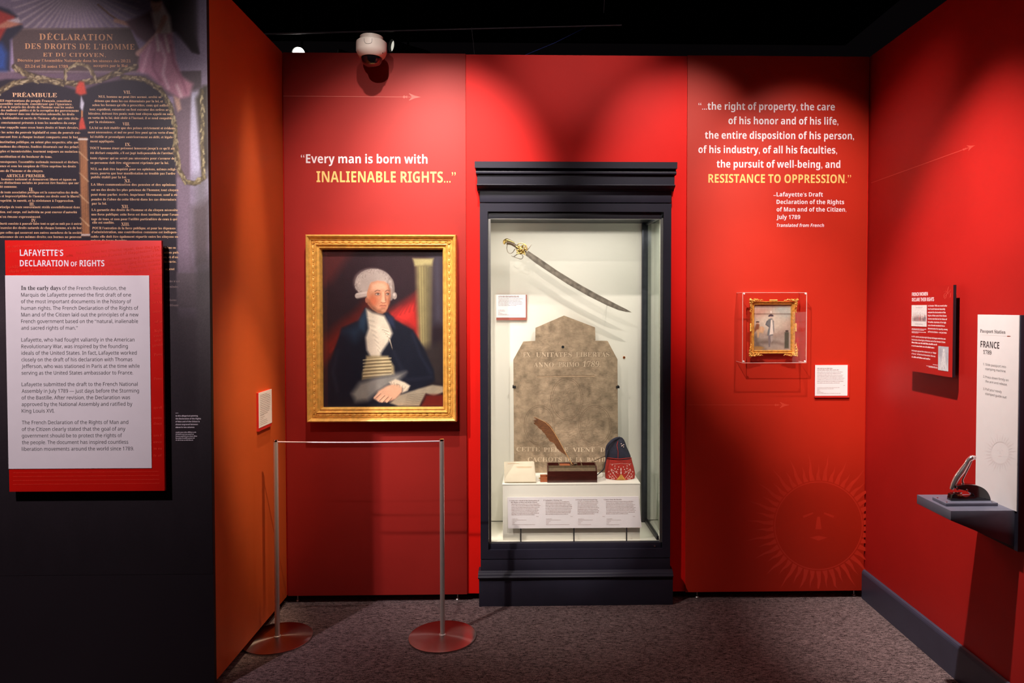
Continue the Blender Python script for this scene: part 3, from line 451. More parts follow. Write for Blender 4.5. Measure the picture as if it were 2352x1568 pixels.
 'p':[615,[21,-60,21,134,39,134,42,116,43,116,50,124,59,131,70,135,85,137,107,132,125,119,136,98,140,67,136,37,125,15,107,2,85,-3,71,-1,59,3,50,10,43,17,42,17,42,12,43,6,43,-60],[82,16,93,17,102,23,109,30,113,41,116,53,117,68,115,88,108,104,97,115,81,118,64,115,52,107,46,92,43,72,43,67,45,45,51,29,63,19]],
 'q':[615,[111,-60,111,13,112,18,110,18,103,10,94,4,83,-1,68,-3,46,2,29,15,18,37,14,67,18,97,29,119,47,132,69,137,83,135,95,131,104,124,111,116,112,116,115,134,133,134,133,-60],[73,16,90,19,102,27,108,42,111,62,111,67,109,89,102,105,90,115,72,118,56,115,45,104,39,88,37,66,39,45,45,29,57,19]],
 'r':[413,[21,0,21,134,39,134,42,110,43,110,50,120,60,128,71,135,84,137,88,136,96,136,100,135,97,115,93,115,90,116,86,116,82,117,72,115,63,111,55,104,49,95,45,84,43,72,43,0]],
 's':[479,[55,-3,42,-2,31,0,21,2,13,6,13,26,22,22,32,19,44,16,56,15,70,17,80,21,85,27,87,35,87,40,85,44,81,48,75,52,66,56,42,66,32,71,24,77,18,83,14,91,13,101,16,116,27,127,43,134,63,137,75,136,86,134,106,128,98,110,90,113,81,116,71,118,62,119,50,117,41,114,36,109,34,102,35,97,37,93,41,89,48,85,57,81,68,77,80,72,90,67,98,61,104,55,107,47,109,37,105,20,94,8,77,0]],
 't':[361,[62,-3,52,-2,43,1,35,6,29,14,24,25,23,39,23,117,4,117,4,128,23,136,32,165,45,165,45,134,84,134,84,117,45,117,45,40,46,29,51,21,58,17,66,16,76,16,81,17,85,18,85,2,81,0,75,-1,68,-2]],
 'u':[618,[69,-3,47,0,32,9,23,24,20,46,20,134,42,134,42,48,49,24,72,16,91,19,103,28,109,43,111,64,111,134,133,134,133,0,115,0,112,18,111,18,103,9,93,2,81,-1]],
 'v':[508,[51,0,0,134,24,134,52,55,56,43,58,36,62,24,63,20,64,20,65,24,69,36,71,43,75,55,104,134,127,134,76,0]],
 'w':[786,[40,0,3,134,26,134,44,63,47,52,49,41,51,31,53,23,54,23,55,27,56,33,58,40,59,46,61,53,63,59,87,134,111,134,134,59,136,50,139,40,141,31,143,23,144,23,145,30,147,40,150,51,153,63,171,134,194,134,157,0,131,0,108,76,102,96,100,105,99,111,98,111,96,105,94,96,92,86,89,76,65,0]],
 'x':[529,[5,0,53,69,7,134,32,134,66,84,101,134,125,134,79,69,128,0,103,0,66,54,29,0]],
 'y':[510,[21,-60,15,-60,11,-59,6,-59,3,-58,3,-41,6,-41,9,-42,18,-42,28,-40,36,-36,42,-28,47,-18,54,-1,0,134,24,134,53,58,56,48,60,39,64,21,65,21,67,28,73,48,77,58,104,134,128,134,70,-19,62,-36,52,-49,38,-57]],
 'z':[470,[10,0,10,15,82,117,14,117,14,134,106,134,106,118,35,17,108,17,108,0]],
 '0':[572,[71,-3,45,4,27,22,16,51,12,90,14,116,18,139,26,157,37,170,52,179,71,181,97,175,116,157,127,128,131,90,129,63,125,40,117,22,106,9,91,0],[71,16,88,21,100,34,106,57,109,90,106,121,100,144,88,158,71,163,54,158,43,144,36,121,34,90,36,57,43,35,54,21]],
 '1':[572,[67,0,67,134,68,142,68,156,57,145,53,142,34,126,22,141,71,179,89,179,89,0]],
 '2':[572,[12,0,12,18,59,66,71,78,82,90,90,100,96,110,99,121,100,132,98,145,92,155,81,160,69,162,57,161,46,158,36,152,26,145,14,160,25,168,38,175,53,179,69,181,91,178,108,168,119,153,123,134,121,120,117,107,110,95,101,83,90,71,40,21,40,20,130,20,130,0]],
 '3':[572,[60,-3,47,-2,34,0,23,3,11,7,11,28,23,23,36,19,48,17,61,16,81,18,95,25,103,37,106,51,102,66,93,75,77,81,56,83,39,83,39,102,56,102,75,104,89,111,98,122,101,135,99,147,92,155,82,161,68,163,55,161,44,158,33,153,23,148,12,163,23,170,36,176,51,180,68,181,92,178,110,169,120,154,123,137,121,121,113,108,102,99,86,94,86,93,105,88,118,80,126,67,129,51,127,36,122,23,112,12,99,4,82,-1]],
 '4':[572,[91,0,91,41,5,41,5,59,89,180,112,180,112,60,138,60,138,41,112,41,112,0],[27,60,91,60,91,139,92,148,92,156,91,156,89,151,83,141,80,137]],
 '5':[572,[62,-3,49,-2,36,0,25,3,16,7,16,28,26,23,38,19,50,17,62,16,80,19,94,26,103,38,106,55,104,70,96,82,82,89,62,91,54,91,46,90,37,89,31,87,20,94,27,179,116,179,116,159,46,159,41,107,46,108,53,109,60,109,69,110,93,106,113,96,125,79,129,57,124,32,111,13,90,1]],
 '6':[572,[75,-3,58,0,44,6,31,17,22,32,16,52,14,76,15,95,17,114,22,132,29,148,40,161,54,172,73,179,96,181,107,181,113,180,118,179,118,160,113,161,107,162,102,163,96,163,80,162,67,157,57,150,49,142,43,131,40,119,37,105,36,91,37,91,44,99,53,106,65,110,80,112,101,108,117,98,128,81,131,58,127,32,116,14,98,2],[74,16,89,19,100,26,107,39,110,58,107,73,101,85,90,92,75,95,64,93,55,90,47,84,41,77,37,70,36,62,37,51,40,40,46,31,53,23,63,18]],
 '7':[572,[34,0,107,159,11,159,11,179,131,179,131,162,58,0]],
 '8':[572,[72,-3,47,1,28,10,16,25,12,46,14,57,17,67,23,75,31,82,40,88,49,93,37,102,27,111,20,123,18,139,20,151,25,162,33,170,44,176,57,180,71,181,93,178,110,170,121,157,125,138,124,128,120,120,115,112,108,105,100,100,91,95,111,83,119,75,125,67,129,58,131,46,127,26,115,11,96,1],[72,103,84,109,94,116,101,125,103,138,101,149,94,157,84,162,71,163,58,162,48,157,42,149,40,138,41,129,44,122,49,116,56,111],[72,15,88,17,99,24,107,34,109,46,106,58,99,68,87,76,72,83,68,84,53,77,42,68,36,58,34,45,36,33,43,24,55,17]],
 '9':[572,[48,-3,43,-2,36,-2,30,-1,26,0,26,19,36,16,48,16,63,17,76,21,87,28,95,37,100,48,104,60,107,73,108,88,106,88,100,80,90,73,79,68,64,67,43,70,27,81,16,98,13,121,14,138,20,153,28,165,40,174,53,179,70,181,86,179,100,172,113,162,122,146,128,127,130,102,129,83,127,64,122,47,114,31,104,17,89,7,71,0],[69,84,80,85,89,89,97,94,103,101,107,109,108,117,107,127,104,138,98,148,91,156,81,161,70,163,55,160,44,152,37,139,34,121,36,106,43,94,53,86]],
 '“':[427,[93,173,72,159,65,135,69,118,82,111,92,115,97,127,93,137,83,141,84,155,93,168],[39,173,18,159,10,135,15,118,27,111,38,115,42,127,38,137,29,141,30,155,39,168]],
 '”':[427,[68,111,89,126,97,150,92,166,80,173,69,169,65,158,68,148,78,143,77,129,68,116],[14,111,35,126,42,150,37,166,25,173,15,169,10,158,14,148,24,143,23,129,14,116]],
 '’':[219,[15,111,36,126,43,150,39,166,27,173,16,169,12,158,15,148,25,143,24,129,15,116]],
 '…':[1000,[42,28,52,23,57,13,52,2,42,-2,31,2,27,13,31,23],[125,28,114,23,110,13,114,2,125,-2,136,2,140,13,136,23],[209,28,219,23,224,13,219,2,209,-2,198,2,194,13,198,23]],
 '.':[219,[27,28,17,23,12,13,17,2,27,-2,38,2,42,13,38,23]],
 ',':[219,[15,-30,37,-15,44,7,39,24,26,31,16,27,12,16,15,7,24,3,23,-12,15,-25]],
 ':':[219,[27,115,17,110,12,100,17,89,27,85,38,89,42,100,38,110],[27,28,17,23,12,13,17,2,27,-2,38,2,42,13,38,23]],
 ';':[219,[15,-29,36,-15,44,10,39,26,27,33,16,29,12,18,16,8,25,3,24,-11,15,-24],[42,100,38,110,27,115,17,110,12,100,17,89,27,85,38,89]],
 '!':[271,[20,136,20,121,21,109,28,66,30,54,34,50,38,54,40,66,46,109,47,121,48,136,44,164,34,173,23,164],[34,28,23,23,19,13,23,2,34,-2,45,2,49,13,45,23]],
 '-':[323,[71,67,10,67,10,44,71,44]],
 '—':[1000,[252,71,-2,71,-2,55,252,55]],
 '(':[323,[42,58,51,121,78,174,65,174,29,120,16,58,29,-4,65,-58,78,-58,51,-5]],
 ')':[323,[39,58,30,-5,3,-58,16,-58,52,-4,65,58,52,120,16,174,3,174,30,121]],
 "'":[188,[18,116,29,116,35,150,35,179,13,179,13,150]],
 '´':[333,[45,164,28,127,42,127,70,164]],
 '`':[333,[40,164,15,164,43,127,57,127]],
 '^':[469,[29,73,59,146,89,73,111,73,68,171,50,171,7,73]],
 '¨':[333,[19,157,10,154,7,146,10,137,19,134,27,137,30,146,27,154],[65,157,57,154,53,146,57,137,65,134,73,137,77,146,73,154]],
 '¸':[333,[52,2,38,2,32,-16,43,-17,46,-22,40,-28,25,-28,25,-42,53,-39,64,-20,60,-10,51,-4]],
}
GLYPHS['S'] = {
 'A':[650,[-3,0,-3,7,3,8,9,11,14,18,18,28,77,174,84,173,143,32,148,21,153,13,158,8,165,7,165,0,85,0,85,7,100,9,106,17,105,22,102,30,94,49,39,49,29,26,29,24,28,22,28,18,32,10,46,7,48,7,48,0],[42,60,90,60,66,119]],
 'B':[659,[6,0,6,7,17,8,23,12,27,19,28,31,28,137,27,147,26,154,23,158,19,161,13,163,6,163,6,170,82,170,131,160,148,131,137,106,107,92,144,77,156,49,151,28,138,13,117,3,89,0],[68,94,70,94,87,96,98,101,104,112,106,128,105,143,100,154,92,160,81,162,74,161,70,158,68,153],[83,9,96,11,105,18,110,30,112,48,110,66,103,77,91,84,73,86,68,86,68,24,69,17,71,12,75,10]],
 'C':[697,[96,-4,72,-1,51,7,34,21,21,39,13,60,10,85,13,109,21,131,34,148,52,162,73,170,97,173,115,171,137,164,141,162,144,162,152,165,156,173,163,173,163,115,156,115,146,136,133,152,117,162,99,165,65,145,54,84,66,28,104,9,118,11,133,17,147,26,160,40,167,33,136,5]],
 'D':[738,[8,0,8,7,17,8,23,11,26,17,28,28,28,139,26,151,23,159,16,162,6,163,6,170,83,170,122,164,151,148,168,121,174,85,152,21,85,0],[83,9,104,14,119,28,128,52,131,85,119,142,83,161,75,160,71,158,68,152,68,18,71,13,75,10]],
 'E':[658,[5,0,5,6,16,7,23,11,27,18,28,29,28,137,27,151,23,158,16,162,6,163,6,170,149,170,149,119,143,119,137,139,127,151,110,158,86,160,79,160,74,159,71,158,69,155,68,151,68,92,72,92,87,94,97,100,103,112,107,128,113,128,113,44,107,44,105,57,102,68,97,75,90,79,81,82,69,83,68,83,68,25,69,17,72,13,77,11,86,10,103,11,117,14,128,20,138,28,146,39,153,53,160,53,150,0]],
 'F':[602,[6,0,6,7,17,9,23,13,27,20,28,31,28,140,27,151,23,158,16,161,5,163,5,170,147,170,147,119,141,119,137,133,132,144,125,151,115,157,102,160,86,161,79,160,74,160,71,159,69,157,68,153,68,92,71,92,85,94,95,101,102,112,106,129,113,129,113,44,106,44,102,63,96,75,85,81,70,83,68,83,68,22,70,16,73,12,78,9,85,7,96,7,96,0]],
 'G':[756,[100,-4,74,-1,53,7,35,21,21,38,13,60,10,85,13,110,21,131,35,149,52,162,73,170,96,173,116,171,138,164,144,162,148,163,151,165,154,168,156,173,163,173,163,115,156,115,150,129,142,141,133,151,123,159,111,163,100,165,66,145,54,85,57,50,67,25,82,10,103,5,115,6,122,10,126,17,128,27,128,48,126,57,123,63,115,67,103,68,103,74,186,74,186,68,176,67,170,64,167,58,166,48,166,11,133,0]],
 'H':[779,[6,0,6,7,17,8,23,12,27,19,28,30,28,141,27,151,23,158,17,162,6,163,6,170,90,170,90,163,82,162,76,161,72,158,70,155,68,149,68,93,127,93,127,149,126,155,123,158,119,161,113,162,105,163,105,170,189,170,189,163,178,161,172,158,168,151,167,141,167,30,168,19,172,12,178,8,189,7,189,0,105,0,105,7,116,8,123,11,126,18,127,30,127,82,68,82,68,30,69,19,72,12,79,8,90,7,90,0]],
 'I':[388,[5,0,5,7,16,9,23,12,27,18,28,28,28,144,27,154,24,159,17,162,5,163,5,170,91,170,91,163,80,162,73,159,69,154,68,144,68,22,70,16,72,13,77,10,83,8,92,7,92,0]],
 'J':[492,[41,-24,29,-23,19,-20,11,-15,4,-8,0,0,-1,9,0,17,4,23,10,26,16,28,24,27,30,23,33,17,35,10,34,5,32,-1,29,-5,29,-7,31,-13,39,-15,47,-14,52,-9,54,-2,55,8,55,146,53,152,50,157,46,160,39,162,30,163,30,170,117,170,117,163,109,162,103,160,99,157,97,153,95,146,95,33,81,-10]],
 'K':[760,[6,0,6,7,17,8,24,12,27,19,28,30,28,141,27,151,23,158,17,162,6,163,6,170,90,170,90,163,82,162,76,161,72,158,70,155,68,149,68,87,120,139,127,148,130,156,124,161,108,163,108,170,181,170,181,163,178,163,154,156,128,134,101,106,173,17,181,9,186,7,193,7,193,0,105,0,105,7,117,7,120,8,123,10,124,13,123,18,118,25,74,80,68,74,68,30,69,19,73,12,79,8,90,7,90,0]],
 'L':[635,[6,0,6,7,17,8,23,12,27,19,28,30,28,141,27,152,23,158,17,162,6,163,6,170,93,170,93,163,84,163,78,162,73,159,70,155,68,149,68,23,69,18,71,14,74,12,80,11,87,10,104,11,117,15,128,21,138,30,145,42,152,58,159,58,150,0]],
 'M':[944,[5,0,5,7,16,8,23,12,27,19,28,30,28,150,26,155,24,158,20,161,14,162,6,163,6,170,69,170,118,53,167,170,230,170,230,163,220,161,213,158,210,151,209,141,209,23,210,16,213,11,217,9,222,7,230,7,230,0,147,0,147,7,155,8,161,9,165,12,168,16,169,23,169,149,107,0,101,0,39,145,39,30,41,18,45,11,52,8,63,7,63,0]],
 'N':[735,[150,-4,40,130,40,29,41,18,44,12,51,8,62,7,62,0,7,0,7,7,14,7,20,9,24,11,27,15,28,21,28,145,18,157,14,161,11,162,7,163,7,170,58,170,146,63,146,141,145,148,144,154,141,158,137,161,131,162,123,163,123,170,179,170,179,163,168,162,161,158,158,151,157,140,157,-4]],
 'O':[782,[97,-4,79,-2,63,3,48,11,35,22,25,35,17,50,12,67,10,85,12,103,17,120,25,135,35,148,48,159,63,167,80,172,99,174,117,172,133,167,148,159,161,148,171,135,179,120,184,103,186,85,184,67,179,50,171,35,160,22,147,11,132,3,115,-2],[99,5,131,25,141,85,138,119,129,145,115,160,97,165,65,145,54,85,57,50,66,25,80,10]],
 'P':[622,[6,0,6,7,17,8,23,12,27,19,28,30,28,141,27,151,23,158,17,162,6,163,6,170,80,170,107,168,125,164,136,157,145,148,150,137,152,124,148,104,137,89,117,80,90,77,68,77,68,30,69,19,72,12,79,8,90,7,90,0],[68,86,75,86,91,88,101,94,107,105,109,123,107,139,102,151,94,158,81,161,74,160,70,158,68,154]],
 'Q':[782,[141,-43,97,-32,70,0,52,8,38,19,26,32,17,48,12,66,10,85,12,103,17,120,25,135,35,148,48,159,63,167,80,172,99,174,117,172,133,167,148,159,161,148,171,135,179,120,184,103,186,85,181,56,169,32,149,13,123,0,141,-23,166,-30,174,-29,183,-27,184,-34,162,-41],[99,5,131,25,142,85,139,119,130,145,115,160,97,165,65,145,54,85,57,50,66,25,80,10]],
 'R':[704,[6,0,6,7,17,8,23,12,27,19,28,30,28,141,27,151,23,158,17,162,6,163,6,170,81,170,114,167,137,159,151,145,155,125,146,99,117,83,161,19,165,13,168,10,172,7,179,7,179,0,126,0,75,79,68,79,68,30,69,19,72,12,79,8,90,7,90,0],[68,87,76,87,93,89,104,96,111,108,113,125,106,152,84,161,75,160,71,157,68,152]],
 'S':[581,[16,-4,16,59,23,59,31,35,42,19,56,9,73,6,86,7,96,13,102,22,104,33,99,48,84,60,61,71,42,82,29,94,21,108,19,124,20,138,25,150,33,160,43,167,55,172,69,174,85,172,95,170,105,167,107,166,112,166,117,168,119,174,126,174,126,119,120,119,116,132,109,143,101,153,92,160,83,164,72,166,61,164,52,159,46,151,45,142,46,133,51,125,59,119,70,113,94,102,108,94,118,87,125,79,130,70,133,60,134,50,132,35,126,22,117,11,105,3,89,-2,72,-4,65,-4,53,-2,41,2,37,4,33,4,32,5,28,4,26,3,24,0,23,-4]],
 'T':[630,[34,0,34,7,46,8,53,12,57,19,58,30,58,161,56,161,38,158,24,150,15,137,11,118,4,118,4,170,153,170,153,118,147,118,133,150,100,161,98,161,98,30,99,18,103,11,110,8,122,7,122,0]],
 'U':[733,[92,-5,63,-1,43,11,31,30,27,58,27,141,26,151,23,158,16,162,6,163,6,170,90,170,90,163,81,162,75,161,71,158,69,155,68,149,67,141,67,52,69,33,76,19,86,11,102,8,135,21,146,59,146,141,145,151,141,158,134,161,122,163,122,170,177,170,177,163,167,161,161,157,158,150,157,141,157,68,153,34,141,12,121,-1]],
 'V':[637,[79,-5,16,142,12,150,8,156,3,161,-5,163,-5,170,79,170,79,163,69,163,62,161,58,158,57,153,58,148,60,141,96,53,130,141,131,147,132,152,131,157,127,161,121,163,111,163,111,170,165,170,165,163,157,162,152,159,147,153,142,143,86,-5]],
 'W':[910,[64,-4,12,146,9,154,6,159,1,162,-6,163,-6,170,67,170,67,163,60,163,56,161,53,158,52,153,53,147,55,139,83,57,112,131,107,149,103,156,100,160,94,162,85,163,85,170,164,170,164,163,151,161,146,153,147,149,149,144,177,62,201,138,204,145,204,151,203,157,200,160,195,162,187,163,187,170,232,170,232,163,226,161,221,157,218,150,214,141,166,-4,159,-4,118,115,71,-4]],
 'X':[701,[4,0,4,7,20,11,34,25,72,78,29,144,23,152,18,158,12,162,6,163,5,163,5,170,91,170,91,163,85,163,74,161,71,155,72,150,75,145,99,108,120,139,125,148,126,154,122,161,109,163,109,170,171,170,171,163,169,163,159,162,150,157,141,150,133,139,105,99,154,21,158,15,162,10,167,7,173,7,173,0,89,0,89,7,91,7,104,9,108,15,107,21,102,30,78,68,51,30,48,23,46,17,51,9,65,7,65,0]],
 'Y':[634,[38,0,38,7,49,8,55,12,59,19,60,30,60,67,17,144,11,154,5,160,3,161,0,162,-2,163,-5,163,-5,170,77,170,77,163,73,163,67,162,62,161,59,158,58,155,59,151,61,146,93,84,124,136,128,145,130,152,125,160,111,163,110,163,110,170,164,170,164,163,157,161,152,158,147,153,143,146,100,76,100,30,101,19,104,12,111,8,122,7,122,0]],
 'Z':[658,[8,0,8,4,103,160,80,160,65,159,53,156,43,151,35,144,28,133,23,118,16,118,21,170,151,170,151,165,57,11,89,11,112,14,130,23,143,38,152,61,158,61,152,0]],
 'a':[512,[95,-4,80,0,75,13,56,1,36,-3,24,-1,15,4,9,13,8,24,12,39,24,51,44,61,74,71,74,90,73,99,70,105,64,109,55,110,43,108,39,102,42,96,45,91,46,86,45,80,41,75,35,72,29,71,22,72,17,76,13,81,12,88,14,96,18,104,26,110,35,115,47,118,60,119,83,116,98,109,106,96,109,78,109,18,110,15,111,13,116,13,119,16,123,10,109,0],[56,13,60,13,65,15,70,19,74,24,74,63,52,52,44,31,47,17]],
 'b':[537,[16,-4,16,145,15,154,14,160,10,162,3,164,3,170,52,170,52,104,65,115,82,119,95,117,106,111,115,103,122,91,126,78,127,62,125,44,120,28,112,15,100,5,87,-2,72,-4,55,0,39,11,20,-4],[68,5,79,9,86,18,90,35,91,60,90,79,86,93,79,102,69,104,63,103,58,100,54,96,52,90,52,26,56,10]],
 'c':[437,[58,-4,44,-2,32,4,22,13,14,25,9,40,7,56,9,73,15,88,24,101,36,111,50,117,65,119,81,117,93,111,101,102,103,91,102,85,99,80,94,77,88,76,77,80,73,93,73,101,71,108,63,111,47,100,42,70,44,46,51,28,62,18,76,14,89,17,101,27,106,23,85,3]],
 'd':[551,[52,-4,40,-2,29,4,20,13,13,25,9,39,7,55,9,73,13,88,21,101,30,111,42,117,54,119,70,115,83,104,83,149,82,156,79,160,74,163,66,164,66,170,119,170,119,20,121,15,125,12,132,10,132,4,109,2,83,-4,83,15,70,1],[64,11,69,12,75,15,80,21,83,28,83,90,81,96,77,100,71,103,65,105,55,102,49,93,45,78,44,57,45,36,48,22,54,13]],
 'e':[448,[57,-4,44,-2,32,4,21,13,14,26,9,41,7,59,9,75,14,90,22,102,32,111,45,117,59,119,78,115,93,104,102,87,105,65,105,62,44,62,51,27,74,16,88,20,101,32,106,27,85,4],[43,72,75,72,75,80,74,94,72,103,67,109,60,111,47,102,43,76]],
 'f':[318,[6,0,6,6,11,7,15,8,17,10,19,13,19,18,20,27,20,103,6,103,6,116,20,116,20,132,23,149,32,162,46,170,65,173,79,171,89,166,96,158,98,149,97,142,94,137,89,133,84,132,77,133,73,136,70,140,69,146,69,151,73,159,73,161,72,164,67,165,61,164,57,160,56,154,55,145,55,116,76,116,76,103,55,103,55,24,56,15,59,10,65,7,74,6,74,0]],
 'g':[487,[54,-52,33,-51,18,-45,8,-37,5,-28,10,-17,26,-10,13,0,9,11,10,20,16,28,25,34,38,41,16,56,8,79,10,90,15,100,22,108,33,114,45,117,59,119,73,117,87,113,118,113,118,100,100,100,106,88,109,76,107,65,103,56,96,49,87,43,76,39,64,38,61,38,58,39,53,39,47,38,42,35,39,31,38,27,41,20,53,18,65,18,83,17,96,15,106,11,113,5,116,-3,118,-14,113,-30,101,-42,82,-50],[59,46,66,48,71,54,73,64,74,79,73,93,71,103,66,109,59,111,51,109,46,103,43,93,43,64,46,54,51,48],[60,-43,88,-39,98,-25,97,-19,93,-15,86,-13,36,-13,29,-19,27,-27,29,-33,35,-39,45,-42]],
 'h':[567,[7,0,7,6,13,7,17,10,19,14,20,21,20,149,19,155,17,160,13,163,7,164,7,170,55,170,55,99,71,114,91,119,115,109,123,79,123,21,124,14,126,10,129,7,135,6,135,0,75,0,75,6,77,6,85,10,88,21,88,81,87,90,85,96,82,100,76,101,65,98,55,88,55,21,56,14,57,10,61,7,67,6,67,0]],
 'i':[295,[38,135,30,136,24,140,20,146,19,154,20,161,24,167,30,171,38,173,45,171,51,167,55,161,56,154,55,146,51,140,45,136],[7,0,7,6,13,7,17,10,19,14,20,21,20,94,19,101,17,106,14,108,8,109,8,116,55,116,55,21,56,14,58,10,61,7,67,6,67,0]],
 'j':[312,[40,135,32,137,26,141,22,147,21,154,22,161,26,168,32,172,40,173,47,172,53,168,57,161,59,154,57,147,53,141,47,137],[13,-52,4,-51,-4,-49,-11,-45,-16,-39,-20,-33,-21,-26,-20,-20,-17,-15,-12,-12,-6,-11,1,-12,6,-15,9,-19,10,-25,9,-28,7,-33,5,-36,4,-38,6,-42,12,-44,18,-42,22,-37,23,-30,24,-20,24,93,23,101,21,106,16,108,8,110,8,116,59,116,59,-8,56,-27,47,-41,33,-49]],
 'k':[534,[7,0,7,6,13,7,17,10,19,14,20,21,20,148,19,155,18,160,14,162,8,164,8,170,55,170,55,63,85,92,89,98,91,104,88,108,78,109,77,109,77,116,128,116,128,109,115,106,102,97,83,78,129,13,134,8,140,6,140,0,79,0,79,6,81,6,87,7,89,12,88,15,86,18,61,55,55,50,55,21,56,14,57,10,61,7,67,6,67,0]],
 'l':[297,[7,0,7,6,13,7,17,10,19,14,20,21,20,148,19,155,18,160,14,162,8,164,8,170,55,170,55,21,56,14,58,10,61,7,67,6,67,0]],
 'm':[825,[7,0,7,6,13,7,17,10,19,14,20,21,20,94,19,101,17,106,13,108,7,110,7,116,55,116,55,99,70,114,88,119,109,113,119,97,136,113,156,119,180,109,188,79,188,14,190,10,193,7,200,6,200,0,141,0,141,6,146,7,150,10,152,14,153,21,153,81,152,90,150,96,147,100,141,101,130,98,121,88,121,14,123,10,127,7,133,6,133,0,74,0,74,6,80,7,84,10,86,14,86,90,84,96,80,100,74,101,63,98,55,88,55,14,57,10,60,7,66,6,66,0]],
 'n':[567,[7,0,7,6,13,7,17,10,19,14,20,21,20,94,19,101,17,106,13,108,7,110,7,116,55,116,55,100,71,114,91,119,115,109,123,79,123,21,124,14,126,10,129,7,135,6,135,0,75,0,75,6,77,6,85,10,88,21,88,81,87,90,85,96,82,100,76,101,65,98,55,88,55,21,56,14,57,10,61,7,67,6,67,0]],
 'o':[501,[63,-4,47,-2,34,4,22,14,14,26,9,41,7,57,9,74,14,89,22,101,34,111,47,117,62,119,78,117,91,111,102,102,111,89,116,74,118,57,116,40,111,26,102,13,91,4,78,-2],[63,4,72,7,78,15,80,21,81,30,82,42,82,57,81,85,77,101,71,109,63,111,54,109,48,101,45,85,44,58,44,43,45,30,46,21,48,15,54,7]],
 'p':[553,[7,-52,7,-46,12,-45,15,-44,19,-38,19,-32,20,-24,20,91,19,100,17,105,14,108,7,110,7,116,53,116,53,98,67,114,86,119,98,117,109,111,118,102,125,90,129,76,130,60,129,42,125,27,118,14,108,4,97,-2,85,-4,68,0,55,12,55,-30,57,-37,59,-41,62,-44,67,-45,73,-46,73,-52],[73,11,83,13,89,22,93,37,94,58,93,78,90,92,84,101,74,104,64,100,55,88,55,26,62,14]],
 'q':[542,[65,-52,65,-46,74,-45,80,-42,82,-38,83,-31,83,11,69,0,53,-4,40,-2,29,4,20,12,13,24,9,38,8,54,9,71,15,87,23,100,35,110,48,117,63,119,80,115,96,105,115,119,119,119,119,-31,120,-38,122,-42,125,-45,132,-46,132,-52],[67,11,72,12,77,15,81,19,83,25,83,90,79,105,67,110,56,107,49,97,45,81,44,58,45,37,49,23,56,14]],
 'r':[428,[7,0,7,6,13,7,17,10,19,14,20,21,20,94,19,102,17,106,14,108,8,109,8,116,54,116,54,94,61,104,70,112,78,117,87,119,96,117,103,113,106,107,108,99,107,92,104,87,99,84,92,83,87,84,83,86,80,89,77,93,74,96,70,97,65,95,60,90,57,82,56,72,56,14,59,9,65,7,73,6,73,0]],
 's':[429,[56,-4,45,-2,32,2,30,3,27,3,22,2,19,-3,13,-3,13,39,20,39,25,25,32,15,42,8,52,6,60,7,67,10,70,15,72,22,68,31,58,39,40,48,28,55,20,63,15,72,14,82,16,96,24,108,36,116,53,119,57,118,62,118,67,116,74,115,75,114,79,114,83,115,86,119,91,119,91,83,85,83,80,94,73,103,65,108,56,110,48,109,43,106,40,102,39,97,40,91,43,87,48,83,55,79,71,71,82,64,90,56,94,47,96,35,93,19,85,7,72,-1]],
 't':[340,[46,-4,33,-2,25,4,20,13,18,27,18,104,8,104,8,112,33,137,42,148,48,158,54,158,54,116,77,116,77,104,54,104,54,24,56,19,58,16,62,15,70,18,77,28,83,25,68,3]],
 'u':[558,[49,-4,34,-1,24,6,19,19,17,36,17,92,16,100,15,105,11,108,4,110,4,116,53,116,53,28,54,22,56,17,60,14,66,13,76,16,85,25,85,92,84,100,82,106,78,108,71,110,71,116,121,116,121,19,123,15,127,12,134,11,134,5,112,3,85,-4,85,15,78,7,69,1,59,-2]],
 'v':[456,[53,-4,14,92,11,99,8,105,5,108,-1,109,-1,116,61,116,61,110,58,110,51,108,48,103,48,101,49,100,69,46,88,94,89,98,90,101,86,107,76,110,76,116,114,116,114,110,107,108,103,104,100,98,97,91,60,-4]],
 'w':[647,[46,-4,6,99,4,103,2,106,0,108,-4,109,-4,116,52,116,52,109,47,109,45,108,43,106,43,99,44,97,45,94,62,47,79,88,75,99,73,104,71,107,68,109,62,110,62,116,120,116,120,109,113,107,110,103,110,100,111,99,111,98,125,53,142,95,144,99,144,103,143,106,141,108,138,109,133,110,133,116,166,116,166,110,161,109,158,106,153,96,113,-4,108,-4,83,73,52,-4]],
 'x':[475,[2,0,2,6,13,11,23,21,46,51,16,98,9,106,2,109,2,116,63,116,63,110,55,108,52,104,53,101,56,97,68,77,83,96,86,100,87,104,87,106,85,108,81,109,75,110,75,116,116,116,116,110,105,105,95,95,74,69,109,14,111,10,115,6,119,6,119,0,58,0,58,6,63,6,66,7,68,9,69,11,68,16,65,22,51,43,36,23,33,17,32,13,34,7,43,6,44,6,44,0]],
 'y':[447,[20,-52,11,-51,4,-47,-1,-40,-3,-31,-1,-25,2,-20,7,-16,13,-15,19,-16,24,-18,27,-23,28,-28,28,-33,29,-36,32,-37,37,-34,43,-28,46,-22,50,-10,52,-2,14,93,11,98,9,102,7,105,6,107,3,109,-2,109,-2,116,60,116,60,109,54,109,51,108,48,106,48,99,49,97,50,96,69,44,86,90,87,94,88,97,88,100,89,102,88,106,85,108,81,109,76,109,76,116,112,116,112,109,107,108,103,105,100,99,97,90,60,-9,54,-24,48,-36,42,-44,36,-49,28,-51]],
 'z':[436,[5,0,5,5,62,107,48,107,36,106,27,101,21,93,16,81,10,81,12,116,102,116,102,108,47,9,57,9,72,11,83,16,91,26,97,40,103,40,100,0]],
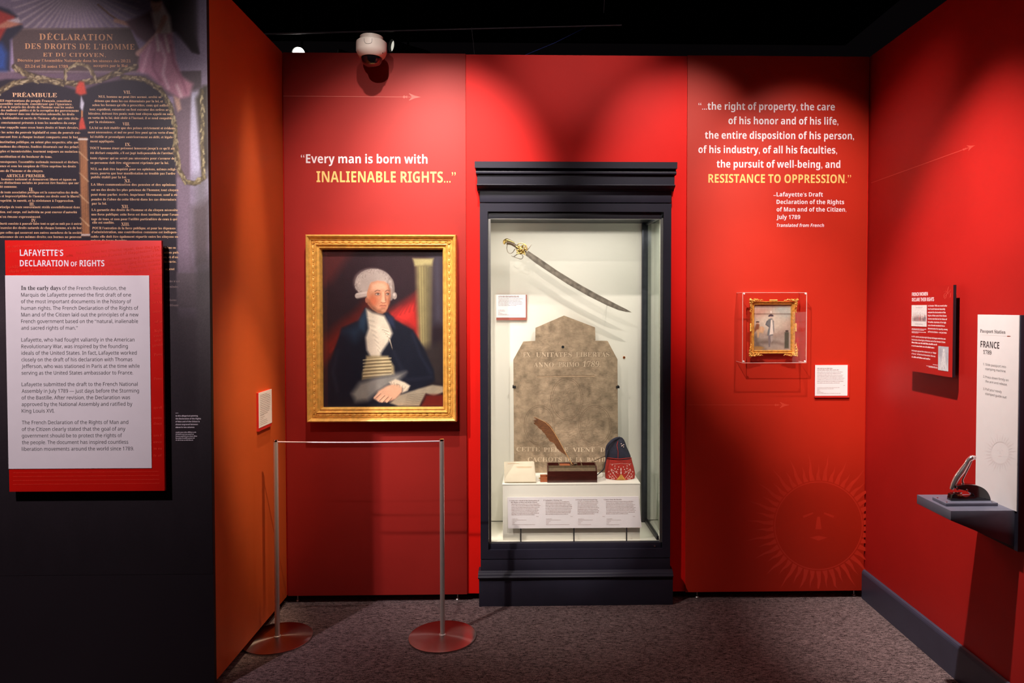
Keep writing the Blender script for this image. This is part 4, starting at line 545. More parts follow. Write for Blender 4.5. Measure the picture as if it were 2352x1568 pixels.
 '0':[559,[70,-3,50,0,34,9,22,23,14,41,10,64,9,90,10,116,14,138,22,156,34,170,50,178,70,181,90,178,105,170,117,156,125,138,130,115,131,90,130,64,125,41,117,23,105,9,90,0],[70,14,82,19,88,34,91,58,93,90,91,121,88,145,82,160,70,165,59,160,52,145,48,121,47,90,48,58,52,34,59,19]],
 '1':[559,[24,0,24,13,45,13,50,14,54,17,57,22,57,155,48,144,40,136,33,131,25,129,19,130,15,134,12,140,11,147,18,150,27,153,37,159,49,167,67,180,95,180,95,23,97,18,101,14,107,13,128,13,128,0]],
 '2':[559,[9,0,9,26,46,64,59,78,70,91,77,103,81,114,83,126,84,138,83,151,79,159,73,164,65,166,54,163,47,155,43,141,42,123,29,124,19,128,12,136,10,147,11,156,16,164,24,171,34,176,48,180,65,181,89,178,107,170,118,157,122,140,121,131,119,123,115,114,109,105,100,94,89,82,58,51,33,28,91,28,98,29,104,32,109,37,112,45,114,53,128,53,127,0]],
 '3':[559,[61,-3,44,-1,30,2,20,7,13,13,8,20,7,28,9,36,13,42,20,46,28,47,30,33,37,23,47,17,59,15,67,16,74,18,81,23,86,30,89,39,90,52,87,65,80,75,68,82,51,85,36,85,36,100,52,100,66,103,76,110,82,122,84,137,82,149,79,158,72,164,63,166,55,164,49,160,46,154,43,146,42,137,42,127,28,128,18,132,11,139,9,149,13,162,23,172,40,179,64,181,88,178,107,170,118,158,122,140,119,125,111,112,99,102,84,95,94,93,104,89,113,83,121,75,127,65,128,52,127,37,123,26,116,17,107,9,97,4,86,0,74,-2]],
 '4':[559,[45,0,45,13,52,13,60,14,67,16,71,22,73,31,73,47,3,47,3,62,74,179,109,179,109,63,135,63,135,47,109,47,109,31,111,22,115,16,122,14,130,13,133,13,133,0],[21,63,73,63,73,143,74,155,73,151,70,147,68,142,65,136,59,126,56,122,55,119]],
 '5':[559,[61,-3,44,-1,31,2,22,7,15,13,11,20,10,28,11,35,16,41,22,44,30,45,31,38,33,31,36,25,41,20,48,16,58,15,65,16,73,19,79,24,84,31,87,41,88,55,86,71,79,83,69,90,54,92,46,92,39,91,32,89,27,88,15,92,23,179,118,179,119,133,105,133,103,142,101,146,99,149,96,150,91,151,39,151,35,105,40,106,47,107,55,108,62,109,89,105,109,95,122,78,127,55,125,40,121,28,114,18,105,10,95,4,73,-2]],
 '6':[559,[73,-3,56,0,41,7,28,18,19,35,13,56,11,83,12,103,16,121,21,138,29,152,39,164,51,173,66,179,83,181,97,180,108,177,117,173,122,167,126,161,127,154,125,146,120,140,111,135,97,134,96,142,95,149,93,156,91,161,86,165,80,166,67,162,57,149,50,128,47,100,52,104,60,107,69,109,81,110,101,106,117,96,128,80,131,58,127,34,116,14,98,2],[74,14,83,16,89,24,93,37,95,55,93,73,89,85,81,92,72,94,65,93,57,90,51,86,47,82,49,51,55,30,63,18]],
 '7':[559,[41,0,108,151,42,151,32,148,28,139,26,126,11,126,12,179,132,179,132,166,62,0]],
 '8':[559,[68,-3,49,-1,34,4,22,12,14,21,9,33,8,46,10,60,18,72,29,82,44,90,31,100,21,110,15,122,13,136,15,147,19,158,26,167,37,175,52,179,71,181,94,178,111,169,121,155,125,137,122,124,115,114,105,105,91,97,110,86,123,74,130,62,132,47,128,26,115,11,95,1],[76,105,83,111,89,118,92,127,93,138,92,145,90,152,87,157,83,162,77,165,70,167,61,165,54,159,50,149,49,139,50,127,56,118,64,112],[70,12,81,14,90,21,96,31,98,43,95,54,89,63,78,72,61,80,53,74,47,66,43,57,41,45,43,31,49,21,58,14]],
 '9':[559,[57,-3,43,-1,33,2,25,6,20,12,17,19,16,26,16,31,19,35,23,38,28,40,32,30,39,21,47,15,58,13,83,31,93,86,87,79,79,74,69,70,58,69,38,72,23,82,12,98,9,121,10,137,16,152,24,164,35,173,49,179,66,181,83,179,98,172,111,161,120,145,126,124,128,97,127,77,125,58,119,41,112,27,102,14,90,5,75,-1],[69,87,77,88,84,91,89,97,93,104,91,131,86,150,78,161,68,164,58,162,51,154,46,140,45,122,51,96]],
 '“':[427,[93,173,72,159,65,135,69,118,82,111,92,115,97,127,93,137,83,141,84,155,93,168],[39,173,18,159,10,135,15,118,27,111,38,115,42,127,38,137,29,141,30,155,39,168]],
 '”':[427,[68,111,89,126,97,150,92,166,80,173,69,169,65,158,68,148,78,143,77,129,68,116],[14,111,35,126,42,150,37,166,25,173,15,169,10,158,14,148,24,143,23,129,14,116]],
 '’':[219,[15,111,36,126,43,150,39,166,27,173,16,169,12,158,15,148,25,143,24,129,15,116]],
 '…':[1000,[42,28,52,23,57,13,52,2,42,-2,31,2,27,13,31,23],[125,28,114,23,110,13,114,2,125,-2,136,2,140,13,136,23],[209,28,219,23,224,13,219,2,209,-2,198,2,194,13,198,23]],
 '.':[219,[27,28,17,23,12,13,17,2,27,-2,38,2,42,13,38,23]],
 ',':[219,[15,-30,37,-15,44,7,39,24,26,31,16,27,12,16,15,7,24,3,23,-12,15,-25]],
 ':':[219,[27,115,17,110,12,100,17,89,27,85,38,89,42,100,38,110],[27,28,17,23,12,13,17,2,27,-2,38,2,42,13,38,23]],
 ';':[219,[15,-29,36,-15,44,10,39,26,27,33,16,29,12,18,16,8,25,3,24,-11,15,-24],[42,100,38,110,27,115,17,110,12,100,17,89,27,85,38,89]],
 '!':[271,[20,136,20,121,21,109,28,66,30,54,34,50,38,54,40,66,46,109,47,121,48,136,44,164,34,173,23,164],[34,28,23,23,19,13,23,2,34,-2,45,2,49,13,45,23]],
 '-':[323,[71,67,10,67,10,44,71,44]],
 '—':[1000,[252,71,-2,71,-2,55,252,55]],
 '(':[323,[42,58,51,121,78,174,65,174,29,120,16,58,29,-4,65,-58,78,-58,51,-5]],
 ')':[323,[39,58,30,-5,3,-58,16,-58,52,-4,65,58,52,120,16,174,3,174,30,121]],
 "'":[188,[18,116,29,116,35,150,35,179,13,179,13,150]],
 '´':[333,[45,164,28,127,42,127,70,164]],
 '`':[333,[40,164,15,164,43,127,57,127]],
 '^':[469,[29,73,59,146,89,73,111,73,68,171,50,171,7,73]],
 '¨':[333,[19,157,10,154,7,146,10,137,19,134,27,137,30,146,27,154],[65,157,57,154,53,146,57,137,65,134,73,137,77,146,73,154]],
 '¸':[333,[52,2,38,2,32,-16,43,-17,46,-22,40,-28,25,-28,25,-42,53,-39,64,-20,60,-10,51,-4]],
}
def load_glyphs():
    G = {}
    for st, tab in GLYPHS.items():
        for ch, rec in tab.items():
            loops = [[Vector((l[i], l[i+1], 0)) for i in range(0, len(l), 2)] for l in rec[1:]]
            def inside(p, q):
                c = False
                for a, b in zip(q, q[1:]+q[:1]):
                    if (a.y > p.y) != (b.y > p.y) and p.x < (b.x-a.x)*(p.y-a.y)/(b.y-a.y)+a.x: c = not c
                return c
            holes = {i: [j for j, o in enumerate(loops) if j != i and inside(l[0], o)] for i, l in enumerate(loops)}
            V, T = [], []
            for i, l in enumerate(loops):
                if holes[i]: continue
                grp = [l]+[m_ for j, m_ in enumerate(loops) if holes[j] == [i]]; n0 = len(V)
                V += [(v.x/250., v.y/250.) for m_ in grp for v in m_]; T += [tuple(k+n0 for k in t) for t in tessellate_polygon(grp)]
            G[st+ch] = (rec[0]/1000., np.array(V), np.array(T, int))
    return G
GL = load_glyphs()
ACC = {'é': ('e', '´'), 'è': ('e', '`'), 'ê': ('e', '^'), 'à': ('a', '`'), 'â': ('a', '^'), 'î': ('i', '^'), 'ô': ('o', '^'), 'û': ('u', '^'), 'ü': ('u', '¨'), 'É': ('E', '´'), 'ç': ('c', '¸'), 'ë': ('e', '¨')}
def layout(s, st, track=0.0, shear=0.0):
    if st == 'B': s = s.replace('…', '...')
    V = []; T = []; x = 0.0; n = 0
    def put(key, ox, oy=0.0):
        nonlocal n
        adv, vs, tr = GL[key]; w = vs+np.array([ox, oy]); V.append(w); T.append(tr+n); n += len(w); return adv, vs
    for ch in s:
        if ch == ' ': x += (.27 if st == 'S' else .26)+track; continue
        base, acc = ACC.get(ch, (ch, None)); key = st+base
        if key not in GL: x += .26; continue
        adv, vs = put(key, x)
        if acc and (st+acc) in GL:
            _, av = GL[st+acc][:2]; cx = (vs[:, 0].min()+vs[:, 0].max())/2; ax = (av[:, 0].min()+av[:, 0].max())/2
            put(st+acc, x+cx-ax, .17 if base.isupper() else 0)
        x += adv+track
    V = np.concatenate(V); T = np.concatenate(T)
    V[:, 0] += V[:, 1]*shear
    return V, T
CAPH = {'B': .714, 'R': .714, 'S': .678}
class Text:                                   # collects lines of lettering lying in one plane, builds ONE flat mesh
    def __init__(s, fn, nrm, lift=.00025): s.fn = fn; s.n = Vector(nrm); s.lift = lift; s.v = []; s.f = []
    def line(s, txt, x0, base, x1, cap, st='R', track=0.0, shear=0.0, base1=None):
        a = s.fn(x0, base); b = s.fn(x1, base if base1 is None else base1)
        if base1 is None: b = Vector((b.x, b.y, a.z))
        u = (b-a); L = u.length; u.normalize(); up = s.n.cross(u); 
        if up.z < 0: up = -up
        h = (s.fn(x0, base-10)-s.fn(x0, base)).length/10*cap
        V, T = layout(txt, st, track, shear); x_0, x_1 = V[:, 0].min(), V[:, 0].max()
        V = (V-np.array([x_0, 0]))*np.array([L/(x_1-x_0), h/CAPH[st]])
        n = len(s.v); o = a+s.n*s.lift
        s.v += [tuple(o+u*float(p[0])+up*float(p[1])) for p in V]; s.f += [tuple(int(i)+n for i in t) for t in T]
        return s
    def bars(s, x0, y, x1, h, seed=0, base1=None):  # print too small to read: a row of word-sized strokes
        rnd = random.Random(seed); a = s.fn(x0, y); b = s.fn(x1, y if base1 is None else base1)
        if base1 is None: b = Vector((b.x, b.y, a.z))
        u = b-a; L = u.length; u.normalize(); up = s.n.cross(u)
        if up.z < 0: up = -up
        hh = (s.fn(x0, y-10)-s.fn(x0, y)).length/10*h; t = 0.0; o = a+s.n*s.lift
        while t < L-.3*hh:
            for q in range(rnd.randint(2, 8)):
                w = min(L-t, hh*rnd.uniform(.45, .75)); 
                if w <= 0: break
                n = len(s.v); hq = hh*(1.45 if rnd.random() < .28 else 1)
                s.v += [tuple(o+u*t), tuple(o+u*(t+w)), tuple(o+u*(t+w)+up*hq), tuple(o+u*t+up*hq)]; s.f.append((n, n+1, n+2, n+3)); t += w+hh*.22
            t += hh*.5
        return s
    def poly(s, pts):
        n = len(s.v); s.v += [tuple(s.fn(x, y)+s.n*s.lift) for x, y in pts]; s.f.append(tuple(range(n, n+len(pts)))); return s
    def build(s, name, m, parent, label=None):
        b = MB(); b.v = s.v; b.f = s.f
        small = not name.startswith(('quote', 'title', 'printed_arrow', 'printed_sunburst', 'groove', 'rule', 'thin'))
        return b.build(name, m, parent, merge=False, label=label, tri=any(len(f) > 4 for f in s.f), kind='stuff' if small else None)
def arrow(fn, nrm, x0, y0, x1, y1, xt, m, parent, size=1.0, thick=1.3):
    # shaft from (x0,y0) to (x1,y1); the tip lies xt further along
    t = Text(fn, nrm, .0003); dx, dy = x1-x0, y1-y0; L = math.hypot(dx, dy); ux, uy = dx/L, dy/L; vx, vy = -uy, ux
    P = lambda a, b: (x0+ux*a+vx*b, y0+uy*a+vy*b)
    h = thick/2
    k = size; H = L
    t.poly([P(0, -h), P(H-13*k, -h), P(H-13*k, h), P(0, h)]); t.poly([P(H-2.5*k, -h), P(H+6*k, -h), P(H+6*k, h), P(H-2.5*k, h)])
    t.poly([P(H-14*k, 0), P(H-10*k, -3.5*k), P(H-6*k, -1*k), P(H-3*k, -3.2*k), P(H-2*k, 0), P(H-3*k, 3.2*k), P(H-6*k, 1*k), P(H-10*k, 3.5*k)])
    t.poly([P(H+xt, 0), P(H+xt*.5, -3*k), P(H+3*k, -8*k), P(H+1*k, -8*k), P(H+7*k, -1*k), P(H+7*k, 1*k), P(H+1*k, 8*k), P(H+3*k, 8*k), P(H+xt*.5, 3*k)])
    return t.build('printed_arrow', m, parent)

# ---------------------------------------------------------------- helpers: painted pictures (colours brushed into a fine grid)
def lin(c):
    c = np.asarray(c, float)/255.; return np.where(c <= .04045, c/12.92, ((c+.055)/1.055)**2.4)
class Paint:
    def __init__(s, w, h, x0, y0, x1, y1, bg, seed=1):
        s.w, s.h = w, h; s.x0, s.y0, s.x1, s.y1 = x0, y0, x1, y1
        s.X, s.Y = np.meshgrid(np.linspace(x0, x1, w), np.linspace(y0, y1, h)); s.C = np.zeros((h, w, 3))+np.array(bg, float)
        s.rng = np.random.default_rng(seed)
        s.n1 = s.noise(6); s.n2 = s.noise(24); s.n3 = s.rng.random((h, w))
    def noise(s, k):
        g = s.rng.random((k+2, k+2)); u = np.linspace(0, k, s.w); v = np.linspace(0, k, s.h)
        iu = u.astype(int); iv = v.astype(int); fu = (u-iu); fv = (v-iv)[:, None]; fu = fu*fu*(3-2*fu); fv = fv*fv*(3-2*fv)
        a = g[iv][:, iu]; b = g[iv][:, iu+1]; c = g[iv+1][:, iu]; d = g[iv+1][:, iu+1]
        return (a*(1-fu)+b*fu)*(1-fv)+(c*(1-fu)+d*fu)*fv
    def mix(s, a, col):
        a = np.clip(a, 0, 1)[..., None]; s.C = s.C*(1-a)+np.array(col, float)*a; return s
    def vgrad(s, y0, y1, c0, c1, mask=None):
        t = np.clip((s.Y-y0)/(y1-y0), 0, 1)[..., None]; G = np.array(c0, float)*(1-t)+np.array(c1, float)*t
        if mask is None: s.C = G
        else: s.C = s.C*(1-mask[..., None])+G*mask[..., None]
        return s
    def mask_poly(s, pts, soft=2.0):
        X, Y = s.X, s.Y; ins = np.zeros(X.shape, bool); d2 = np.full(X.shape, 1e12); n = len(pts)
        for i in range(n):
            x1, y1 = pts[i]; x2, y2 = pts[(i+1) % n]; ex, ey = x2-x1, y2-y1; L = ex*ex+ey*ey+1e-9
            t = np.clip(((X-x1)*ex+(Y-y1)*ey)/L, 0, 1); d2 = np.minimum(d2, (X-x1-t*ex)**2+(Y-y1-t*ey)**2)
            c = ((y1 > Y) != (y2 > Y)); 
            if abs(ey) > 1e-9: ins ^= c & (X < ex*(Y-y1)/ey+x1)
        d = np.sqrt(d2)*np.where(ins, 1, -1); return np.clip(d/soft*.5+.5, 0, 1)
    def poly(s, pts, col, soft=2.0, a=1.0): return s.mix(s.mask_poly(pts, soft)*a, col)
    def ell(s, cx, cy, rx, ry, col, soft=.3, a=1.0, rot=0):
        c, n = math.cos(rot), math.sin(rot); u = (s.X-cx)*c+(s.Y-cy)*n; v = -(s.X-cx)*n+(s.Y-cy)*c
        d = 1-np.sqrt((u/rx)**2+(v/ry)**2); return s.mix(np.clip(d/soft+.5, 0, 1)*a, col)
    def stroke(s, pts, wd, col, a=1.0, soft=1.0):
        d2 = np.full(s.X.shape, 1e12)
        for (x1, y1), (x2, y2) in zip(pts[:-1], pts[1:]):
            ex, ey = x2-x1, y2-y1; L = ex*ex+ey*ey+1e-9; t = np.clip(((s.X-x1)*ex+(s.Y-y1)*ey)/L, 0, 1)
            d2 = np.minimum(d2, (s.X-x1-t*ex)**2+(s.Y-y1-t*ey)**2)
        return s.mix(np.clip((wd/2-np.sqrt(d2))/soft+.5, 0, 1)*a, col)
    def build(s, name, corner, m, parent, label=None, grain=.06, gain=1.0):
        # corner(u, v): world point, u to the right and v downwards, 0..1
        C = s.C*(1+grain*(s.n3-.5)[..., None]+.08*(s.n2-.5)[..., None]); h, w = s.h, s.w
        P0, P1, P2 = [np.array(corner(*q)) for q in ((0, 0), (1, 0), (0, 1))]; org = np.array(world_loc(parent))
        U, V = np.meshgrid(np.linspace(0, 1, w), np.linspace(0, 1, h))
        co = P0+U[..., None]*(P1-P0)+V[..., None]*(P2-P0)-org
        idx = np.arange(h*w).reshape(h, w); q = np.stack([idx[1:, :-1], idx[1:, 1:], idx[:-1, 1:], idx[:-1, :-1]], -1).reshape(-1, 4)
        me = bpy.data.meshes.new(name); me.vertices.add(h*w); me.vertices.foreach_set('co', co.reshape(-1).astype(np.float32))
        me.loops.add(q.size); me.loops.foreach_set('vertex_index', q.reshape(-1).astype(np.int32))
        me.polygons.add(len(q)); me.polygons.foreach_set('loop_start', np.arange(0, q.size, 4, dtype=np.int32)); me.polygons.foreach_set('loop_total', np.full(len(q), 4, np.int32))
        me.update(calc_edges=True)
        at = me.color_attributes.new('paint', 'FLOAT_COLOR', 'POINT'); cc = np.ones((h*w, 4), np.float32); cc[:, :3] = np.clip(lin(np.clip(C, 0, 255))*gain, 0, .9).reshape(-1, 3)
        at.data.foreach_set('color', cc.reshape(-1)); me.materials.append(M[m])
        o = bpy.data.objects.new(name, me); COL.objects.link(o); o.parent = parent
        return tag(o, label)

# ================================================================ THE SETTING
def YB(y): return lambda px, py: onY(px, py, y)
def XB(x): return lambda px, py: onX(px, py, x)
NB, NR, NL = (0, -1, 0), (-1, 0, 0), (1, 0, 0)
CX0, CX1 = onY(1103, 900, -.045).x, onY(1540.6, 900, -.045).x          # sides of the display case
PJ0, PJ1 = onY(1071, 700, 0).x, onY(1577, 700, 0).x                     # joints between the three wall fields
MB().box(-4.2, 3.2, -4.6, 3.2, -.05, 0).build('floor', 'carpet', kind='structure')
MB().box(-4.2, 3.2, -4.6, 3.2, 4.25, 4.30).build('ceiling', 'ceiling', kind='structure')
w = MB()
w.box(XL-.12, CX0+.01, .012, .11, ZB, ZT); w.box(CX1-.01, XR+.1, .012, .11, ZB, ZT); w.box(CX0+.01, CX1-.01, .012, .11, 2.19, ZT)
wall_back = w.build('wall_back', 'wall_center', kind='structure')
MB().box(XL-.1, CX0+.02, .085, .11, 0, ZB).box(CX1-.02, XR, .085, .11, 0, ZB).build('trim_1', 'black', kind='structure')
wall_left = MB().box(XL-.09, XL, YM+.02, -.004, ZB, ZT).build('wall_left', 'wall_orange', kind='structure')
MB().box(XL-.34, XL-.32, YM+.02, .05, 0, ZB).build('trim_2', 'black', kind='structure')
wall_right = MB().box(XR, XR+.1, -2.7, .1, 0, ZT).build('wall_right', 'wall_right', kind='structure')
wall_front = MB().box(-3.5, XL, YM, YM+.02, 0, ZT+.02).build('wall_front', 'mural_ground', kind='structure')
# skirting of the right wall, with its bevelled top lip
prof = [(0, 0), (0, .157), (-.006, .160), (-.014, .156), (-.018, .148), (-.020, .140), (-.020, 0)]
MB().prism([(XR+x, -.002, z) for x, z in prof], (0, -2.69, 0)).build('baseboard_right', 'skirting', kind='structure', tri=True)

def levelling_foot(parent, x, y, first=[None]):
    f = MB().lathe((x, y, 0), [(0, 0), (.011, 0), (.012, .003), (.009, .008), (.004, .011), (.0035, .05), (0, .05)], 16)
    return f.build('levelling_foot', 'trim_metal', parent, smooth=True)

# ---- graphic panels left and right of the case
lp = empty('wall_panel', (XL+.35, .006, ZB), 'brick red wall panel with the two-line quote and the gold framed portrait', 'wall panel', 'graphic wall panels beside the display case')
MB().box(XL+.004, PJ0, 0, .012, ZB, ZT).build('panel_face', 'panel_left', lp, bevel=.0012)
rp = empty('wall_panel', (XR-.35, .006, ZB), 'orange red wall panel with the long six-line quote, right of the display case', 'wall panel', 'graphic wall panels beside the display case')
MB().box(PJ1, XR-.008, 0, .012, ZB, ZT).build('panel_face', 'panel_right', rp, bevel=.0012)
for par, px in ((lp, 684), (lp, 1051), (rp, 1601), (rp, 1961)):
    levelling_foot(par, onY(px, 1365, .03).x, .03)
levelling_foot(wall_left, XL-.03, -.80); levelling_foot(wall_left, XL-.03, -.05)
t = Text(YB(0), NB)
t.line('“Every man is born with', 691, 374.3, 982, 20.2, 'B'); t.build('quote_lettering', 'txt_white', lp, 'white lettering')
Text(YB(0), NB).line('INALIENABLE RIGHTS…”', 727, 418.2, 1047, 25.2, 'B').build('quote_lettering', 'txt_gold', lp, 'pale gold capital lettering')
arrow(YB(0), NB, 650, 220.5, 938, 222.6, 29, 'arrow_left', lp)
t = Text(YB(0), NB)
for s, a, b, c in (('“…the right of property, the care', 1604, 251.7, 1917.5), ('of his honor and of his life,', 1673, 285, 1925.6), ('the entire disposition of his person,', 1619, 318.3, 1961.6),
                   ('of his industry, of all his faculties,', 1604, 351.2, 1922.8), ('the pursuit of well-being, and', 1646, 384.4, 1930)):
    t.line(s, a, b, c, 16.6, 'B')
t.build('quote_lettering', 'txt_white', rp, 'white lettering')
Text(YB(0), NB).line('RESISTANCE TO OPPRESSION.”', 1627, 419.3, 1954.7, 19.6, 'B').build('quote_lettering', 'txt_gold', rp, 'pale gold capital lettering')
t = Text(YB(0), NB)
for s, a, b, c, h in (('-', 1776.5, 452, 1781.5, 10), ('Lafayette’s Draft', 1783.7, 451, 1890, 9.6), ('Declaration of the Rights', 1783.7, 468.2, 1938.7, 9.6), ('of Man and of the Citizen,', 1783.7, 485.4, 1944, 9.6), ('July 1789', 1783.7, 502.9, 1838, 9.6)):
    t.line(s, a, b, c, h, 'B')
t.line('Translated from French', 1783.7, 520.8, 1892.7, 7.4, 'B', shear=.2); t.build('credit_lettering', 'txt_white', rp)
arrow(YB(0), NB, 1577.5, 929.5, 1790, 929.8, 24, 'arrow_right', rp, .85, 1.0)
# sunburst print, cut off by the panel's right edge
def in_panel(pts, xmax):                        # clip a polygon at x = xmax
    out = []
    for (x1, y1), (x2, y2) in zip(pts, pts[1:]+pts[:1]):
        a, b = x1 <= xmax, x2 <= xmax
        if a: out.append((x1, y1))
        if a != b: k = (xmax-x1)/(x2-x1); out.append((xmax, y1+k*(y2-y1)))
    return out
def sunburst(fn, nrm, cx, cy, ri, ro, n, m, parent, xmax, sx=1.0, a0=0, a1=360, seed=4):
    t = Text(fn, nrm, .0002); rnd = random.Random(seed)
    for i in range(n):
        an = math.radians(a0+(a1-a0)*i/n); wv = math.radians(360/n*.40); ro_ = ro*(1 if i % 2 else .86)+rnd.uniform(-4, 4)*ro/170
        for (w0, w1, rr) in ((-wv, wv*.55, ro_),):
            P = lambda r, aa: (cx+sx*r*math.sin(aa), cy-r*math.cos(aa))
            pts = [P(ri, an-wv), P(ri+(rr-ri)*.35, an-wv*.75), P(ri+(rr-ri)*.6, an-wv*.15), P(rr, an), P(ri+(rr-ri)*.6, an+wv*.35), P(ri+(rr-ri)*.3, an+wv*.3), P(ri, an+wv)]
            pts = [(x, min(y, 1352)) for x, y in in_panel(pts, xmax)]
            if len(pts) > 2: t.poly(pts)
    for k in range(72):                          # thin ring
        aa, bb = math.radians(k*5), math.radians(k*5+5); P = lambda r, q: (cx+sx*r*math.sin(q), cy-r*math.cos(q))
        pts = in_panel([P(ri*.955, aa), P(ri*.98, aa), P(ri*.98, bb), P(ri*.955, bb)], xmax)
        if len(pts) > 2: t.poly(pts)
    # a face in the middle, faint: brows, nose, mouth
    for q in ([(-.35, -.22), (-.12, -.3), (-.12, -.26), (-.33, -.17)], [(.12, -.3), (.35, -.22), (.33, -.17), (.12, -.26)], [(-.03, -.2), (.03, -.2), (.07, .08), (-.07, .08)], [(-.2, .26), (0, .22), (.2, .26), (0, .33)]):
        t.poly([(cx+sx*ri*x, cy+ri*y) for x, y in q])
    return t.build('printed_sunburst', m, parent)
sunburst(YB(0), NB, 1880, 1207, 104, 168, 46, 'sun', rp, 1989)

# ---- arrow printed on the right wall, climbing
arrow(XB(XR), NR, 2001, 420, 2221, 340.5, 21, 'arrow_wall', wall_right, .8, 1.5)
# cable screws at the top of the wall
# ================================================================ THE MURAL
mu = empty('mural_print', (-2.1, YM-.001, 1.2), 'large printed mural of dark tablets with gold French script, left of the orange wall', 'mural')
pm = Paint(300, 680, -130, -120, 490, 1320, (112, 100, 112), seed=3)
pm.vgrad(-60, 160, (118, 106, 132), (150, 132, 158))
pm.ell(120, 40, 260, 60, (96, 84, 92), .8, .7); pm.ell(260, 60, 120, 50, (160, 140, 168), .9, .7)
for k in range(26):                              # rays
    a = math.radians(-78+156*k/25); pm.poly([(185+4*math.sin(a), -30), (185+150*math.sin(a)-3, -30+150*math.cos(a)), (185+150*math.sin(a)+3, -30+150*math.cos(a))], (206, 190, 176), 3, .55)
pm.poly([(-130, -120), (560, -120), (560, -60), (-130, -60)], (120, 106, 128), 10)
# column, sky and trees at the right
pm.poly([(412, 158), (476, 156), (476, 205), (412, 205)], (88, 72, 82), 2)
pm.poly([(-130, 160), (60, 160), (412, 165), (412, 215), (-130, 215)], (104, 84, 96), 3)
pm.poly([(444, 210), (475, 200), (492, 200), (492, 430), (452, 420), (444, 300)], (178, 172, 196), 8)
pm.poly([(462, 220), (480, 190), (492, 190), (492, 400), (474, 400), (468, 300)], (62, 52, 46), 5)
pm.poly([(410, 205), (452, 205), (448, 300), (446, 420), (410, 420)], (108, 88, 100), 3)
pm.poly([(412, 400), (446, 400), (449, 600), (457, 618), (412, 618)], (126, 108, 124), 3)
pm.poly([(456, 400), (492, 380), (492, 540), (450, 560)], (120, 112, 122), 14)
pm.poly([(450, 470), (492, 450), (492, 600), (452, 610)], (92, 80, 84), 12)
# dark tablets
pm.poly([(-130, 230), (-60, 195), (20, 178), (90, 180), (150, 192), (190, 205), (240, 186), (300, 176), (350, 180), (385, 205), (405, 245), (412, 300), (414, 420), (414, 740), (-130, 740)], (40, 34, 42), 3)
# grey stone plinth below and fade into the plain ground
pm.poly([(412, 618), (460, 618), (463, 632), (467, 640), (467, 700), (412, 700)], (104, 92, 98), 3)
g = np.clip((pm.Y-560)/170, 0, 1)*np.clip((pm.Y-520)/50, 0, 1); pm.C = pm.C*(1-g[..., None])+np.array([66, 58, 61.])*g[..., None]
g = np.clip((pm.X-452)/12, 0, 1)*np.clip((pm.Y-560)/60, 0, 1); pm.C = pm.C*(1-g[..., None])+np.array([74, 67, 69.])*g[..., None]
g = np.clip((pm.Y-690)/560, 0, 1)**.75; pm.C = pm.C*(1-g[..., None])+np.array([32, 26, 30.])*g[..., None]
# brown plaque
pm.poly([(34, 64), (310, 60), (332, 110), (332, 162), (38, 164)], (82, 66, 62), 2); pm.poly([(38, 64), (320, 60), (320, 63), (38, 67)], (110, 92, 86), 1.5)
pm.poly([(-130, 160), (412, 158), (412, 161), (-130, 163)], (140, 120, 126), 2)
# a dark cloak with red sleeve and blue hem, cut by the left edge
pm.poly([(-130, 10), (0, 12), (30, 22), (52, 40), (60, 62), (30, 90), (28, 160), (-130, 160)], (34, 32, 46), 4)
pm.poly([(-130, 22), (0, 20), (40, 36), (48, 50), (24, 60), (6, 90), (-30, 110), (-130, 110)], (142, 44, 36), 4)
pm.poly([(24, 46), (50, 38), (58, 50), (30, 58)], (176, 160, 160), 3); pm.poly([(0, 58), (24, 46), (58, 54), (30, 62), (0, 64)], (172, 112, 88), 3)
pm.poly([(-130, 110), (10, 98), (22, 120), (18, 158), (-130, 158)], (40, 70, 132), 8)
# hanging drapery: white over rose cloth with a dark feathered shape behind it
for k in range(7): pm.poly([(372+k*6, -40), (420+k*8, -40), (440+k*5, 40+8*k), (470, 116), (456, 112), (430-k*4, 60), (404, 68)], (70-3*k, 58-3*k, 66-3*k), 5, .6)
pm.stroke([(236, 8), (262, 30), (290, 48)], 4, (120, 84, 62)); pm.stroke([(276, 44), (318, 54), (344, 60)], 9, (196, 150, 130), 1, 4)
pm.poly([(300, 46), (352, 26), (384, 6), (398, 30), (376, 70), (352, 96), (326, 80)], (96, 62, 72), 4)
pm.poly([(360, 26), (384, 0), (404, 34), (408, 74), (384, 80), (368, 60)], (214, 196, 190), 5)
pm.ell(372, 4, 13, 20, (196, 152, 134), .4); pm.ell(372, -12, 18, 14, (84, 60, 54), .5)
pm.stroke([(392, 36), (372, 78), (344, 106), (328, 118)], 12, (204, 160, 144), 1, 5)
pm.poly([(372, 74), (408, 72), (416, 130), (430, 170), (456, 186), (448, 214), (424, 220), (392, 200), (352, 166), (326, 158), (332, 120), (352, 96)], (186, 128, 148), 5)
for (q, c) in (([(356, 100), (346, 130), (338, 158)], (226, 176, 190)), ([(380, 92), (392, 128), (386, 164), (398, 196)], (230, 190, 202)), ([(404, 100), (412, 140), (432, 180), (440, 206)], (150, 92, 116)), ([(366, 120), (362, 150), (380, 180)], (150, 94, 116)), ([(372, 76), (376, 110)], (240, 222, 216)), ([(392, 78), (400, 112)], (236, 214, 212)), ([(418, 190), (428, 214)], (232, 196, 206))):
    pm.stroke(q, 7, c, .75, 6)
pm.poly([(410, 214), (424, 220), (428, 244), (420, 250), (414, 232)], (190, 150, 136), 3)
